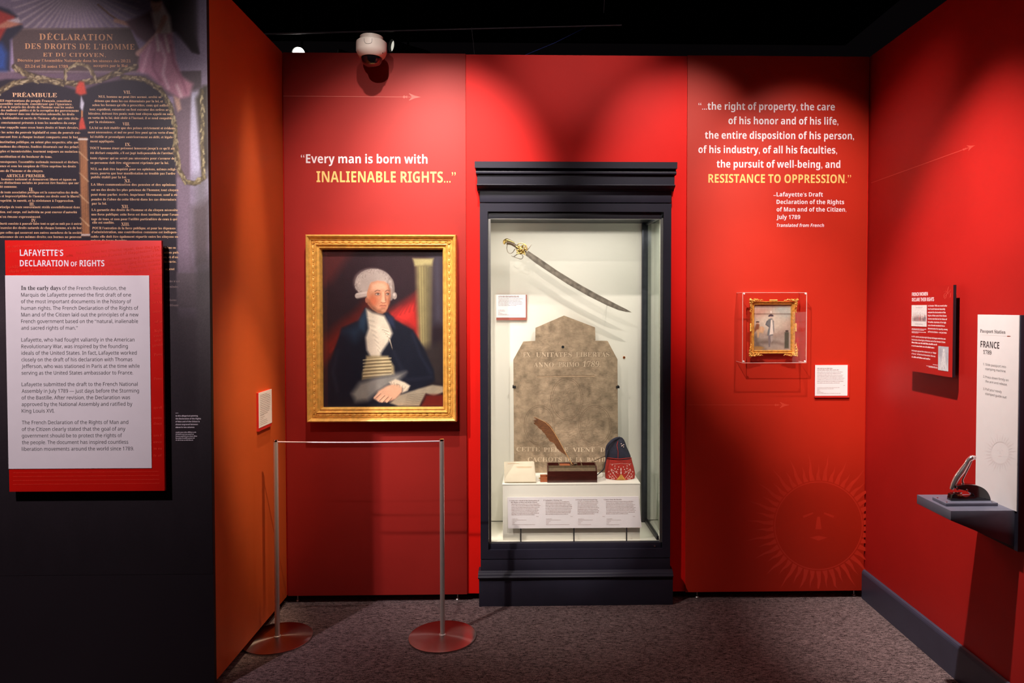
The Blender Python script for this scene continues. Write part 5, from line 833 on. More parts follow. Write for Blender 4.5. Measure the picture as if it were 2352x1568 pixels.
# garland of leaves: olive and straw strokes along its course
rnd = random.Random(8)
def garland(pts, wd, n):
    P = [Vector((x, y)) for x, y in pts]; seg = [(b-a).length for a, b in zip(P, P[1:])]; L = sum(seg)
    pm.stroke([(p.x, p.y) for p in P], wd, (74, 62, 48), .95, 3)
    for i in range(n):
        d = L*i/n; k = 0
        while k < len(seg)-1 and d > seg[k]: d -= seg[k]; k += 1
        c = P[k].lerp(P[k+1], min(1, d/seg[k])); dr = (P[k+1]-P[k]).normalized(); nr = Vector((-dr.y, dr.x)); o = rnd.uniform(-.42, .42)*wd
        a = c+nr*o; b = a+dr*rnd.uniform(5, 8)+nr*rnd.uniform(-3, 3); col = rnd.choice([(150, 134, 96), (116, 100, 70), (180, 164, 126), (92, 78, 56)])
        x0, x1 = min(a.x, b.x)-4, max(a.x, b.x)+4; y0, y1 = min(a.y, b.y)-4, max(a.y, b.y)+4
        m_ = (pm.X > x0) & (pm.X < x1) & (pm.Y > y0) & (pm.Y < y1); iy, ix = np.where(m_)
        if not len(iy): continue
        sl = (slice(iy.min(), iy.max()+1), slice(ix.min(), ix.max()+1)); X, Y = pm.X[sl], pm.Y[sl]; ex, ey = b.x-a.x, b.y-a.y; Lq = ex*ex+ey*ey
        tt = np.clip(((X-a.x)*ex+(Y-a.y)*ey)/Lq, 0, 1); d_ = np.sqrt((X-a.x-tt*ex)**2+(Y-a.y-tt*ey)**2); al = np.clip((1.6-d_)/1.5+.5, 0, 1)[..., None]*.85
        pm.C[sl] = pm.C[sl]*(1-al)+np.array(col, float)*al
garland([(-130, 260), (-40, 220), (0, 208), (30, 190), (80, 178), (130, 182), (180, 188), (240, 178), (290, 158), (322, 148)], 13, 170)
garland([(38, 150), (60, 164), (100, 176), (150, 188)], 13, 60)
garland([(290, 172), (340, 176), (380, 200), (402, 236), (412, 280), (414, 340), (420, 380), (436, 410), (458, 414), (480, 400)], 11, 170)
garland([(156, 182), (158, 160), (172, 148), (190, 142), (210, 148), (224, 168), (226, 182)], 6, 60)
garland([(476, 200), (478, 260), (476, 330), (478, 400)], 8, 60)
# pike with cap and bundle of rods between the tablets
pm.poly([(180, 208), (182, 194), (190, 182), (200, 184), (204, 200), (206, 210), (192, 214)], (204, 72, 52), 3); pm.poly([(193, 216), (200, 232), (196, 252), (190, 240)], (206, 204, 214), 2)
pm.stroke([(194, 250), (194, 262)], 4, (190, 130, 84)); pm.poly([(188, 276), (192, 264), (197, 264), (203, 290), (187, 292)], (206, 76, 58), 2)
pm.poly([(186, 310), (205, 310), (208, 535), (190, 535)], (164, 112, 72), 2)
for k in range(4): pm.stroke([(189+k*4.4, 316), (191.5+k*4.4, 532)], 1.2, (112, 76, 50), .8)
for y in (350, 398, 448, 500): pm.stroke([(186, y-8), (207, y+12)], 2.2, (214, 176, 130), .8)
pm.stroke([(186, 314), (206, 314)], 4, (206, 190, 170)); pm.stroke([(190, 532), (208, 532)], 4, (190, 174, 160))
m0, m1 = onY(-130, 300, YM), onY(489.0, 784, YM); mz0, mz1 = onY(200, -120, YM).z, onY(200, 1320, YM).z
m1x = XL-.001
pm.build('printed_picture', lambda u, v: (m0.x+u*(m1x-m0.x), YM-.0008, mz0+v*(mz1-mz0)), 'vc_print', mu, grain=.12, gain=.92)
Q = lambda k: (lambda x, y: onY(x, y, YM-.0008))
def q2(x): return x/4.126
t = Text(Q(0), NB)
for s, a, c, b, h in (('DÉCLARATION', 425, 1220, 430, 14), ("DES DROITS DE L’HOMME", 270, 1455, 527, 12.5), ('ET DU CITOYEN,', 465, 1145, 610, 8.5)):
    t.line(s, a/4.704, b/4.704, c/4.704, h, 'S', track=.06)
for s, a, c, b in (("Décretés par l’Assemblée Nationale dans les séances des 20.21", 190, 1413, 665), ("23.24 et 26 aoüst 1789,", 270, 745, 730), ("acceptés par le Roi", 1010, 1378, 722)):
    t.line(s, a/4.704, b/4.704, c/4.704, 6.2, 'S')
t.build('plaque_lettering', 'txt_plaque', mu)
RIGHTCOL = """VII.|1170|1240|145|7
NUL homme ne peut être accusé, arrêté ni|933|1528|183
détenu que dans les cas déterminés par la loi, et|897|1545|223
selon les formes qu’elle a prescrites, ceux qui sollici-|875|1603|262
tent, expédient, exécutent ou font exécuter des ordres ar-|850|1607|303
bitraires, doivent être punis; mais tout citoyen appelé ou saisi|838|1640|343
en vertu de la loi, doit obéir à l’instant, il se rend coupable|835|1630|383
par la résistance.|845|1093|422
VIII.|1162|1230|445|7
LA loi ne doit établir que des peines strictement et évidem-|848|1662|478
ment nécessaires, et nul ne peut être puni qu’en vertu d’une|832|1648|520
loi établie et promulguée antérieurement au délit, et légale-|855|1645|563
ment appliquée.|855|1085|605
IX.|1185|1240|640|7
TOUT homme étant présumé innocent jusqu’à ce qu’il ait|852|1655|670
été déclaré coupable, s’il est jugé indispensable de l’arrêter,|855|1645|715
toute rigueur qui ne serait pas nécessaire pour s’assurer de|855|1655|765
sa personne doit être sévèrement réprimée par la loi.|858|1600|808
X.|1188|1238|838|7
NUL ne doit être inquiété pour ses opinions, mêmes religi-|858|1670|868
euses, pourvu que leur manifestation ne trouble pas l’ordre|858|1662|908
public établi par la loi.|862|1200|945
XI.|1178|1240|985|7
LA libre communication des pensées et des opinions|862|1665|1015
est un des droits les plus précieux de l’homme; tout citoyen|865|1690|1065
peut donc parler, écrire, imprimer librement; sauf à ré-|862|1688|1110
pondre de l’abus de cette liberté dans les cas déterminés|865|1670|1155
par la loi.|870|1012|1195
XII.|1152|1220|1228|7
LA garantie des droits de l’homme et du citoyen nécessite|868|1685|1255
une force publique; cette force est donc instituée pour l’avan-|866|1698|1298
tage de tous, et non pour l’utilité particulière de ceux à qui|866|1680|1342
elle est confiée.|875|1085|1375
XIII.|1150|1228|1395|7
POUR l’entretien de la force publique, et pour les dépenses|875|1663|1428
d’administration, une contribution commune est indispen-|868|1680|1465
sable; elle doit être également répartie entre les citoyens en|862|1688|1508
raison de leurs facultés.|862|1210|1545"""
LEFTCOL = """PRÉAMBULE|118|540|175|9.3
LES représentans du peuple François, constitués|-20|680|220
en assemblée nationale, considérant que l’ignorance,|-60|685|250
l’oubli ou le mépris des droits de l’homme sont les seules|-60|698|280
causes des malheurs publics et de la corruption des gouvernemens|-80|745|311
ont résolu d’exposer dans une déclaration solennelle, les droits|-90|705|345
naturels, inaliénables et sacrés de l’homme, afin que cette décla-|-100|750|385
ration constamment présente à tous les membres du corps|-80|720|428
social, leur rappelle sans cesse leurs droits et leurs devoirs,|-100|745|473
afin que les actes du pouvoir législatif et ceux du pouvoir exé-|-110|765|520
cutif, pouvant être à chaque instant comparés avec le but|-100|740|563
de toute institution politique, en soient plus respectés; afin que|-120|745|612
les réclamations des citoyens, fondées désormais sur des princi-|-120|752|655
pes simples et incontestables, tournent toujours au maintien|-100|735|700
de la constitution et du bonheur de tous.|-100|495|750
EN conséquence, l’assemblée nationale reconnoit et déclare,|-60|745|800
en présence et sous les auspices de l’Etre suprême les droits|-100|720|840
suivans de l’homme et du citoyen.|-60|410|885
ARTICLE PREMIER.|62|430|935|6.5
LES hommes naissent et demeurent libres et égaux en|-60|722|965
droits, les distinctions sociales ne peuvent être fondées que sur|-100|748|998
l’utilité commune.|-60|163|1035
II.|275|318|1065|7
LE but de toute association politique est la conservation des droits|-90|743|1088
naturels et imprescriptibles de l’homme; ces droits sont la liberté,|-100|757|1125
la propriété, la sureté, et la résistance à l’oppression.|-60|700|1167
III.|280|325|1205|7
LE principe de toute souveraineté réside essentiellement dans|-60|757|1228
la nation, nul corps, nul individu ne peut exercer d’autorité|-70|730|1275
qui n’en émane expressément.|-60|388|1320
IV.|298|345|1360|7
LA liberté consiste à pouvoir faire tout ce qui ne nuit pas à autrui|-60|778|1385
ainsi, l’exercice des droits naturels de chaque homme, n’a de bor-|-90|782|1425
nes que celles qui assurent aux autres membres de la société|-60|778|1470
la jouissance de ces mêmes droits; ces bornes ne peuvent|-60|773|1510"""
t = Text(Q(0), NB)
for colm in (RIGHTCOL, LEFTCOL):
    for ln in colm.split('\n'):
        p = ln.split('|'); h = float(p[4]) if len(p) > 4 else 5.2
        t.line(p[0], q2(float(p[1])), 180+q2(float(p[3])), q2(float(p[2])), h, 'S')
    if colm is LEFTCOL:
        for s, a, b, c in (('même ou', 378, 571, 404), ('ation pub.', 377, 582, 411.5), ('es, et d’en', 376, 592.6, 409), ('la durée.', 377, 603, 405), ('agent', 380, 620, 401)): t.line(s, a, b, c, 5.2, 'S')
t.build('tablet_lettering', 'txt_tablet', mu)
t = Text(Q(0), NB)
for s, a, b, c in (('droits n’est', 379, 648, 413), ('terminée,', 378, 660.5, 410), ('raisons', 383, 691, 405), ('établissent', 383, 703, 410)): t.line(s, a, b, c, 5.0, 'S')
t.build('tablet_lettering', 'txt_dim', mu, 'fading grey lettering')
t = Text(YB(YM), NB, .0014)
t.bars(403.5, 948.8, 410, 1.0, 5)
for i, (s, c) in enumerate((('In this allegorical painting,', 455.5), ('the Declaration of the Rights', 462), ('of Man and of the Citizen is', 459), ('shown engraved between', 455), ('above in two columns.', 447.5))): t.line(s, 403.7, 956.2+6.55*i, c, 3.2, 'B')
for i, c in enumerate((451, 446, 453, 447.5, 444)): t.bars(404, 993.2+4.5*i, c, 1.5, i)
t.build('caption_lettering', 'txt_white', mu)
arrow(YB(YM), NB, -40, 1182.5, 318, 1182.6, 29, 'arrow_mural', wall_front, 1, 1.4)

# ---- red title panel standing proud of the mural
YT = YM-.032
tp = empty('title_panel', (onY(195, 840, YT).x, YM-.016, onY(195, 1128, YT).z), 'bright red title panel with a white text card, mounted over the mural', 'sign')
TX0, TX1 = onY(16.2, 840, YT).x, onY(374.6, 840, YT).x; TZ0, TZ1 = onY(195, 1128, YT).z, onY(195, 552, YT).z
MB().box(TX0, TX1, YT, YT+.012, TZ0, TZ1).build('backing_board', 'red_card', tp, bevel=.001)
MB().box(TX0+.06, TX1-.06, YT+.012, YM-.002, TZ0+.06, TZ1-.06).build('mounting_batten', 'black', tp)
WX1 = onY(346, 850, YT).x; WZ0, WZ1 = onY(180, 1075.3, YT).z, onY(180, 632.3, YT).z
MB().box(TX0, WX1, YT-.002, YT, WZ0, WZ1).build('text_card', 'white', tp, label='white text card')
F = YB(YT); F2 = YB(YT-.002)
t = Text(F, NB)
t.line('LAFAYETTE’S', 45.8, 587.5, 145.5, 14.5, 'B'); t.line('DECLARATION', 45.8, 611.4, 157.4, 14.2, 'B'); t.line('OF', 162.5, 611.4, 177.3, 10.5, 'B'); t.line('RIGHTS', 183, 611.4, 240, 14.2, 'B')
t.build('title_lettering', 'txt_white', tp, 'white capital lettering')
t = Text(F, NB, .0004)
for s, a, c, b, b1 in (('er, and to assume among the Powers', 80, 640, 130, 95), ('decent Respect to the Opinions of Mankind', 400, 1140, 140, 85), ('that all Men are created equal, that they are', 790, 1660, 195, 130),
        ('and to secure', 90, 205, 180, 172), ('to be self evident,', 690, 760, 225, 218), ('Liberty, and the Pursuit of Happiness—That', 800, 1670, 255, 160), ('that whenever any Form of Gov', 1130, 1685, 278, 215),
        ('Government, laying its Foundation', 1095, 1670, 320, 265), ('Prudence, indeed', 1330, 1665, 345, 305), ('it is the Right', 90, 205, 345, 335), ('their just Powers from the', 100, 680, 390, 355), ('their Safety and Happiness.', 780, 1270, 405, 355),
        ('alter or to abolish it, and to institute', 290, 760, 412, 400), ('Experience hath shewn, that M', 1050, 1685, 412, 350), ('long', 1590, 1680, 420, 412), ('it is the', 1590, 1680, 465, 458), ('and m', 1590, 1680, 515, 508), ('alter', 1600, 1670, 562, 556), ('design', 1580, 1685, 612, 604), ('eir Op', 1580, 1685, 712, 706), ('mise', 1590, 1670, 808, 800), ('of a', 1610, 1685, 912, 906), ('Right', 1605, 1690, 1008, 1000), ('ence', 1600, 1680, 1058, 1050), ('of tr', 1610, 1680, 1108, 1100), ('parallel', 1585, 1690, 1158, 1150), ('Powe', 1600, 1690, 1255, 1248)):
    t.line(s, a/4.523, 540+b/4.523, c/4.523, 6.2, 'S', base1=540+b1/4.523)
for i, (s, y) in enumerate((('Powe', 872), ('ged', 938), ('am f', 1002), ('nstitu', 962), ('duct', 975), ('ence', 1017), ('in ea', 1032), ('ty of', 1048))): t.line(s, 353, y, 372, 5.5, 'S')
for i in range(4): t.bars(30, 1086+9*i, 366, 1.3, 40+i, base1=1083+9*i)
t.build('faint_script', 'txt_red', tp)
t = Text(F2, NB); t.line('In the early days', 48.6, 665.6, 139.6, 9.4, 'S')
BODY = """of the French Revolution, the|143|289|665.6
Marquis de Lafayette penned the first draft of one|48.6|301|680.9
of the most important documents in the history of|48.6|301.4|696.1
human rights. The French Declaration of the Rights of|48.6|318|711.3
Man and of the Citizen laid out the principles of a new|48.9|318|726.5
French government based on the “natural, inalienable|48.9|317|741.7
and sacred rights of man.”|48.9|178.6|756.9
Lafayette, who had fought valiantly in the American|49.2|309|784.2
Revolutionary War, was inspired by the founding|49.2|293.6|799.3
ideals of the United States. In fact, Lafayette worked|49.4|314|814.5
closely on the draft of his declaration with Thomas|49.5|304|829.7
Jefferson, who was stationed in Paris at the time while|49.6|320.7|844.9
serving as the United States ambassador to France.|49.8|306|860.2
Lafayette submitted the draft to the French National|50|316|886.5
Assembly in July 1789 — just days before the Storming|50|319.3|901.8
of the Bastille. After revision, the Declaration was|50|298.7|917.1
approved by the National Assembly and ratified by|50|304|932.3
King Louis XVI.|50.2|125.4|947.4
The French Declaration of the Rights of Man and|50.4|294.7|974.1
of the Citizen clearly stated that the goal of any|50.4|288|989.4
government should be to protect the rights of|50.4|280.5|1004.5
the people. The document has inspired countless|50.4|294.7|1019.7
liberation movements around the world since 1789.|50.4|307.5|1035"""
for ln in BODY.split('\n'):
    s, a, c, b = ln.split('|'); t.line(s, float(a), float(b), float(c), 8.3, 'R')
t.build('body_lettering', 'txt_dark', tp)

# ================================================================ OBJECT LABELS
def back_label(px0, px1, py0, py1, y, board_mat, label, rows, edge=(4, 4), txt='txt_brown'):
    a = onY(px0, py1, y); b = onY(px1, py0, y); c = onY(px1+edge[0], py1+edge[1], y)
    e = empty('object_label', ((a.x+c.x)/2, y+.006, c.z), label, 'label', 'white object labels')
    MB().box(a.x, c.x, y+.0015, y+.012, c.z, b.z).build('backing_board', board_mat, e)
    MB().box(a.x, b.x, y, y+.0015, a.z, b.z).build('card', 'white', e)
    t = Text(YB(y), NB)
    for i, (x0, yy, x1, h) in enumerate(rows): t.bars(x0, yy, x1, h, i+int(px0))
    t.build('printed_text', txt, e); return e
g = lambda x, y: (1660+x/4.9, 640+y/4.9)
rows = []
for (x0, y, x1, h) in [(1062, 1012, 1235, 1.3), (1062, 1030, 1310, 1.3)]+[(1062, 1052+17.6*i, x, .9) for i, x in enumerate((1350, 1330, 1355, 1350, 1372, 1358, 1362, 1315))]+[(1358, 1202, 1375, .8), (1062, 1227, 1312, .7), (1062, 1241, 1248, .7), (1062, 1255, 1090, .7), (1062, 1268, 1100, .7), (1062, 1281, 1132, .7), (1062, 1292, 1328, .7)]:
    a = g(x0, y); b = g(x1, y); rows.append((a[0], a[1], b[0], h))
back_label(1871.8, 1947, 838, 908.6, -.012, 'label_red', 'white object label on red board, right of the small ornate gold frame', rows)
g = lambda x, y: (1100+x/4.9, 680+y/4.9)

# label on the orange wall
XO = XL+.012
e = empty('object_label', (XL+.006, (onX(595, 940, XO).y+onX(624, 940, XO).y)/2, onX(610, 982, XO).z), 'white object label with a red lower edge on the orange side wall', 'label', 'white object labels')
ya, yb = onX(594.7, 940, XO).y, onX(624.4, 940, XO).y; zt_, zb_ = onX(624.4, 892.9, XO).z, onX(624.6, 970, XO).z
MB().box(XL, XO-.0015, ya, yb, zb_-.016, zt_).build('backing_board', 'label_red', e); MB().box(XO-.0015, XO, ya, yb, zb_, zt_).build('card', 'white', e)
t = Text(XB(XO), NL)
for i in range(12): 
    fr = (.62, .82, .9, .93, .93, .92, .9, .9, .86, .85, .8, .66)[i]
    p0 = (597.5, 907.5+4.15*i if i else 908); p1x = 597.5+26*fr
    t.bars(p0[0], p0[1]+.6, p1x, .9, i, base1=None)
for i in range(6): t.bars(597.5, 956+4.2*i-.2, 597.5+26*(.35, .4, .28, .6, .66, .64)[i], .7, 30+i)
t.build('printed_text', 'txt_dark', e)

# ================================================================ PORTRAIT IN THE GOLD FRAME
def frame_rails(parent, x0, x1, z0, z1, yb, prof, m, names='frame_rail'):
    # prof: (inset from the outer edge, height off the back); mitred at the corners
    out = []
    for side in range(4):
        vs = []; n = len(prof)
        for k in range(2):
            for w_, d_ in prof:
                y = yb-d_
                if side == 0: p = (x0+w_ if k == 0 else x1-w_, y, z1-w_)
                elif side == 1: p = (x1-w_, y, z1-w_ if k == 0 else z0+w_)
                elif side == 2: p = (x1-w_ if k == 0 else x0+w_, y, z0+w_)
                else: p = (x0+w_, y, z0+w_ if k == 0 else z1-w_)
                vs.append(p)
        fs = [(i, (i+1) % n, n+(i+1) % n, n+i) for i in range(n)]+[tuple(range(n)), tuple(range(2*n-1, n-1, -1))]
        out.append(MB().add(vs, fs).build(names, m, parent, smooth=True))
    return out
YF = -.078
fx0, fx1 = onY(701.5, 750, YF).x, onY(1048, 750, YF).x; fz0, fz1 = onY(875, 970.2, YF).z, onY(875, 538, YF).z
po = empty('framed_portrait', ((fx0+fx1)/2, 0, fz0), 'oil portrait of a white-wigged man in a dark coat, in a wide gilded frame', 'painting')
prof = [(0, 0), (0, .050), (.003, .060), (.008, .0635), (.013, .061), (.017, .053), (.022, .047), (.025, .046), (.026, .050), (.028, .050), (.029, .044), (.048, .044), (.049, .050), (.052, .051), (.055, .047), (.057, .041), (.064, .039), (.066, .043), (.069, .043), (.0715, .036), (.076, .027), (.076, 0)]
rails = frame_rails(po, fx0, fx1, fz0, fz1, -.0145, prof, 'gold')
# chain of husks carved in the channel of every rail
def husk_mesh():
    b = MB(); L, W = .031, .0078
    vs = []
    for i in range(7):
        tt = i/6; wv = W*math.sin(math.pi*min(1, tt*.8+.14))**.8*(1-.25*tt); hh = .0075*math.sin(math.pi*min(1, tt*.75+.12))
        for k in range(7):
            a = math.pi*k/6; vs.append((-L/2+L*tt, -hh*math.sin(a)*(1-.25*(k == 3)), wv*math.cos(a)))
    b.add(vs, [(i*7+k, i*7+k+1, (i+1)*7+k+1, (i+1)*7+k) for i in range(6) for k in range(6)])
    b.ell((L/2+.0005, -.003, 0), .0035, .0045, .0035, 8)
    return b
proto = None; cyc = -.0145-.043; r_in = .0385
for side, rl in enumerate(rails):
    if side in (0, 2): Ln = (fx1-fx0)-2*r_in-.03; n = int(round(Ln/.0345))
    else: Ln = (fz1-fz0)-2*r_in-.03; n = int(round(Ln/.0345))
    for i in range(n):
        s_ = (i+.5)/n*Ln-Ln/2; flip = 1 if s_ < 0 else -1
        if side == 0: c = Vector(((fx0+fx1)/2+s_, cyc, fz1-r_in)); ang = 0 if flip < 0 else math.pi
        elif side == 2: c = Vector(((fx0+fx1)/2+s_, cyc, fz0+r_in)); ang = 0 if flip < 0 else math.pi
        elif side == 1: c = Vector((fx1-r_in, cyc, (fz0+fz1)/2+s_)); ang = math.pi/2
        else: c = Vector((fx0+r_in, cyc, (fz0+fz1)/2+s_)); ang = math.pi/2
        if proto is None:
            proto = husk_mesh().build('carved_leaf', 'gold', rl, smooth=True); proto.data.transform(Matrix.Translation(world_loc(rl)))
            o = proto
        else: o = copy_part(proto, rl)
        o.location = c-world_loc(rl); o.rotation_euler = (0, ang, 0)
for (cx_, cz_) in ((fx0+r_in, fz0+r_in), (fx1-r_in, fz0+r_in), (fx0+r_in, fz1-r_in), (fx1-r_in, fz1-r_in)):
    MB().lathe((cx_, cyc+.001, cz_), [(0, .006), (.003, .006), (.004, .003), (.006, .003), (.0085, .007), (.0095, .004), (.0095, 0)], 20, 'Y').build('corner_boss', 'gold', po, smooth=True)
ins = .0755
pc = Paint(252, 322, 228, 222, 1133, 1378, (38, 24, 28), seed=5)
pc.vgrad(222, 1378, (44, 26, 32), (24, 20, 26))
pc.poly([(228, 222), (460, 235), (380, 330), (300, 450), (228, 490)], (84, 34, 34), 40, .8)
pc.poly([(228, 1050), (228, 900), (340, 780), (470, 690), (560, 600), (560, 900), (300, 1000)], (104, 28, 22), 50, .9)
pc.poly([(700, 700), (800, 640), (930, 560), (960, 720), (970, 960), (900, 820), (780, 740)], (166, 36, 32), 45, .95)
pc.poly([(740, 710), (830, 660), (900, 640), (880, 720), (820, 760)], (206, 48, 44), 40, .8)
for k in range(9): pc.stroke([(240+k*40, 1010-k*38), (330+k*36, 900-k*36)], 14, (132, 40, 30) if k % 2 else (70, 20, 20), .5, 20)
for k in range(6): pc.stroke([(740+k*34, 720-k*10), (860+k*22, 600-k*26)], 10, (90, 26, 28), .4, 14)
# pale stone column at the right, with sky beyond
pc.poly([(1040, 260), (1133, 240), (1133, 760), (1060, 760)], (66, 64, 76), 50, .8)
pc.poly([(930, 330), (1040, 330), (1030, 960), (950, 960)], (136, 124, 84), 22); pc.poly([(905, 286), (1062, 286), (1050, 340), (920, 340)], (156, 144, 100), 10)
pc.poly([(1000, 340), (1045, 340), (1036, 960), (1000, 960)], (84, 76, 58), 26, .8)
for k in range(4): pc.stroke([(948+k*20, 345), (958+k*18, 950)], 5, (96, 86, 60), .7, 5)
pc.poly([(940, 950), (1133, 900), (1133, 1230), (1060, 1200)], (44, 36, 36), 40)
# coat
pc.poly([(545, 650), (500, 740), (370, 795), (322, 930), (268, 1070), (228, 1240), (228, 1378), (800, 1378), (900, 1270), (1066, 1190), (1062, 1110), (985, 940), (905, 812), (765, 735), (720, 680)], (20, 22, 34), 10)
pc.poly([(380, 820), (480, 770), (550, 690), (552, 800), (470, 900)], (34, 48, 66), 40, .8); pc.poly([(500, 740), (548, 650), (560, 700), (540, 830), (500, 790)], (40, 58, 78), 14, .8)
pc.poly([(700, 690), (760, 720), (770, 800), (720, 760)], (34, 40, 62), 12)
pc.stroke([(760, 980), (860, 1180), (1040, 1160)], 20, (34, 36, 50), .6, 30); pc.stroke([(900, 840), (960, 1000), (1040, 1130)], 14, (36, 40, 58), .5, 26); pc.stroke([(340, 960), (300, 1120), (330, 1260)], 14, (38, 42, 56), .5, 30)
# wig, face
pc.ell(612, 472, 142, 110, (132, 118, 112), .05); pc.ell(600, 462, 128, 96, (160, 146, 138), .4); pc.ell(738, 512, 30, 84, (118, 104, 98), .15); pc.ell(732, 500, 20, 66, (150, 136, 128), .5)
rw = random.Random(14)
for k in range(110):
    a = rw.uniform(2.5, 6.6); r = rw.uniform(.72, 1.02); x, y = 612+142*r*math.cos(a), 472+110*r*math.sin(a); pc.stroke([(x, y), (x+rw.uniform(-9, 9), y+rw.uniform(4, 16))], rw.uniform(2.5, 5), rw.choice([(186, 172, 164), (172, 158, 150), (116, 102, 96), (148, 134, 126)]), .6, 3)
pc.stroke([(490, 560), (558, 546)], 42, (166, 152, 144), 1, 5); pc.stroke([(486, 548), (556, 536)], 12, (188, 176, 168), .8, 8); pc.stroke([(486, 580), (560, 566)], 8, (96, 82, 78), .8, 6); pc.ell(768, 560, 17, 26, (140, 126, 118), .3); pc.ell(764, 552, 9, 12, (172, 158, 150), .6)
pc.poly([(578, 484), (592, 462), (640, 450), (690, 456), (722, 476), (734, 520), (738, 560), (728, 606), (716, 650), (698, 680), (676, 692), (640, 686), (600, 662), (566, 622), (556, 590), (560, 540)], (178, 122, 92), 4)
pc.poly([(592, 470), (640, 456), (690, 462), (712, 490), (706, 522), (640, 520), (590, 524)], (204, 158, 130), 18, .9)          # forehead
pc.ell(604, 596, 34, 38, (176, 92, 62), .9, .75); pc.ell(722, 604, 12, 24, (168, 92, 64), .9, .5)                              # cheeks
pc.poly([(560, 614), (600, 664), (640, 688), (680, 692), (706, 676), (690, 664), (640, 660), (600, 630), (572, 590)], (112, 68, 50), 12, .7)
pc.poly([(716, 470), (740, 520), (738, 580), (722, 640), (718, 600), (726, 540)], (126, 80, 62), 8, .7)
pc.poly([(672, 528), (690, 530), (706, 588), (704, 606), (682, 610), (664, 602), (672, 570)], (206, 154, 124), 6, .9)            # nose
pc.poly([(692, 534), (708, 590), (704, 608), (694, 596)], (132, 84, 64), 4, .8); pc.stroke([(664, 606), (676, 613), (692, 612), (704, 606)], 3.5, (112, 62, 48), .85, 3)
for ex, w in ((640, 15), (715, 11)):
    pc.ell(ex, 548, w+5, 13, (128, 84, 68), .8, .8); pc.ell(ex, 549, w, 5.5, (168, 150, 140), .3); pc.ell(ex+3, 548, 5.5, 5.5, (38, 32, 34), .3); pc.stroke([(ex-w-1, 547), (ex, 541), (ex+w+1, 546)], 3, (66, 42, 36), .9, 2.5)
    pc.stroke([(ex-w-5, 528), (ex-2, 519), (ex+w+3, 524)], 6, (94, 66, 54), .85, 4)
pc.stroke([(656, 634), (672, 631), (682, 633), (692, 631), (704, 634)], 4.5, (122, 56, 48), .9, 3); pc.stroke([(664, 641), (682, 644), (698, 640)], 5, (172, 96, 80), .8, 4); pc.stroke([(668, 652), (696, 651)], 4, (124, 78, 60), .6, 4); pc.ell(682, 670, 16, 9, (196, 142, 112), .9, .6)
pc.ell(556, 592, 10, 20, (150, 92, 70), .3); pc.poly([(560, 640), (600, 668), (650, 692), (690, 704), (640, 706), (570, 670)], (70, 48, 40), 8, .7)
# cravat and ruffles
pc.poly([(553, 656), (600, 682), (690, 708), (728, 778), (750, 836), (720, 900), (664, 980), (652, 1040), (600, 1040), (556, 960), (546, 866), (570, 800)], (196, 184, 164), 12)
for k in range(12): pc.stroke([(668+k*6, 800+k*8), (716+k*3, 812+k*13)], 4, (120, 106, 88) if k % 2 else (226, 214, 192), .7, 4)
for k in range(14): pc.stroke([(560+k*6, 720+k*18), (610+k*4, 730+k*20)], 4, (150, 138, 118) if k % 2 else (220, 208, 188), .55, 6)
pc.poly([(545, 1050), (552, 1000), (716, 1002), (760, 1080), (764, 1140), (520, 1176), (520, 1130)], (150, 134, 100), 10)
for k in range(6): pc.stroke([(528, 1032+k*24), (620, 1024+k*24), (738, 1018+k*24)], 7, (206, 190, 148), .8, 5); pc.stroke([(528, 1042+k*24), (620, 1036+k*24), (738, 1030+k*24)], 5, (74, 62, 46), .8, 4)
# pale cloth, papers, hand
pc.poly([(440, 1280), (500, 1200), (620, 1160), (850, 1122), (800, 1180), (720, 1220), (640, 1270), (560, 1330), (470, 1340)], (134, 130, 122), 24, .95)
pc.poly([(728, 1350), (800, 1290), (940, 1246), (1050, 1216), (1133, 1228), (1133, 1270), (1060, 1300), (1000, 1280), (950, 1372), (790, 1372)], (150, 138, 118), 8)
for k in range(6): pc.stroke([(830+k*6, 1362-k*14), (960+k*6, 1350-k*14)], 2.4, (84, 74, 64), .6, 3)
pc.poly([(1000, 1290), (1133, 1290), (1133, 1378), (960, 1378)], (96, 28, 22), 14)
pc.poly([(606, 1318), (640, 1262), (700, 1226), (760, 1204), (826, 1222), (820, 1270), (770, 1320), (720, 1340), (650, 1344)], (206, 160, 130), 8)
for (q) in ([(612, 1310), (650, 1276)], [(640, 1328), (680, 1290)], [(668, 1338), (706, 1300)], [(704, 1340), (734, 1308)]): pc.stroke(q, 15, (214, 168, 138), 1, 5); pc.stroke([(q[0][0]+9, q[0][1]+5), (q[1][0]+9, q[1][1]+5)], 3, (84, 50, 42), .95, 4)
pc.poly([(722, 1196), (770, 1172), (840, 1196), (882, 1222), (862, 1260), (822, 1276), (826, 1240), (790, 1212), (740, 1214)], (206, 190, 166), 7)
for k in range(7): pc.stroke([(736+k*22, 1190+k*8), (746+k*18, 1212+k*7)], 4, (140, 122, 104), .7, 4)
CZ = -.024
pc.build('canvas', lambda u, v: (fx0+ins+u*(fx1-fx0-2*ins), CZ, fz1-ins-v*(fz1-fz0-2*ins)), 'vc_oil', po, gain=1.45)
MB().box(fx0+.03, fx1-.03, CZ+.001, -.003, fz0+.03, fz1-.03).build('back_board', 'black', po)
MB().box(fx0+.0752, fx1-.0752, CZ-.006, CZ-.004, fz0+.0752, fz1-.0752).build('glazing', 'glass', po, label='clear glazing over the canvas')

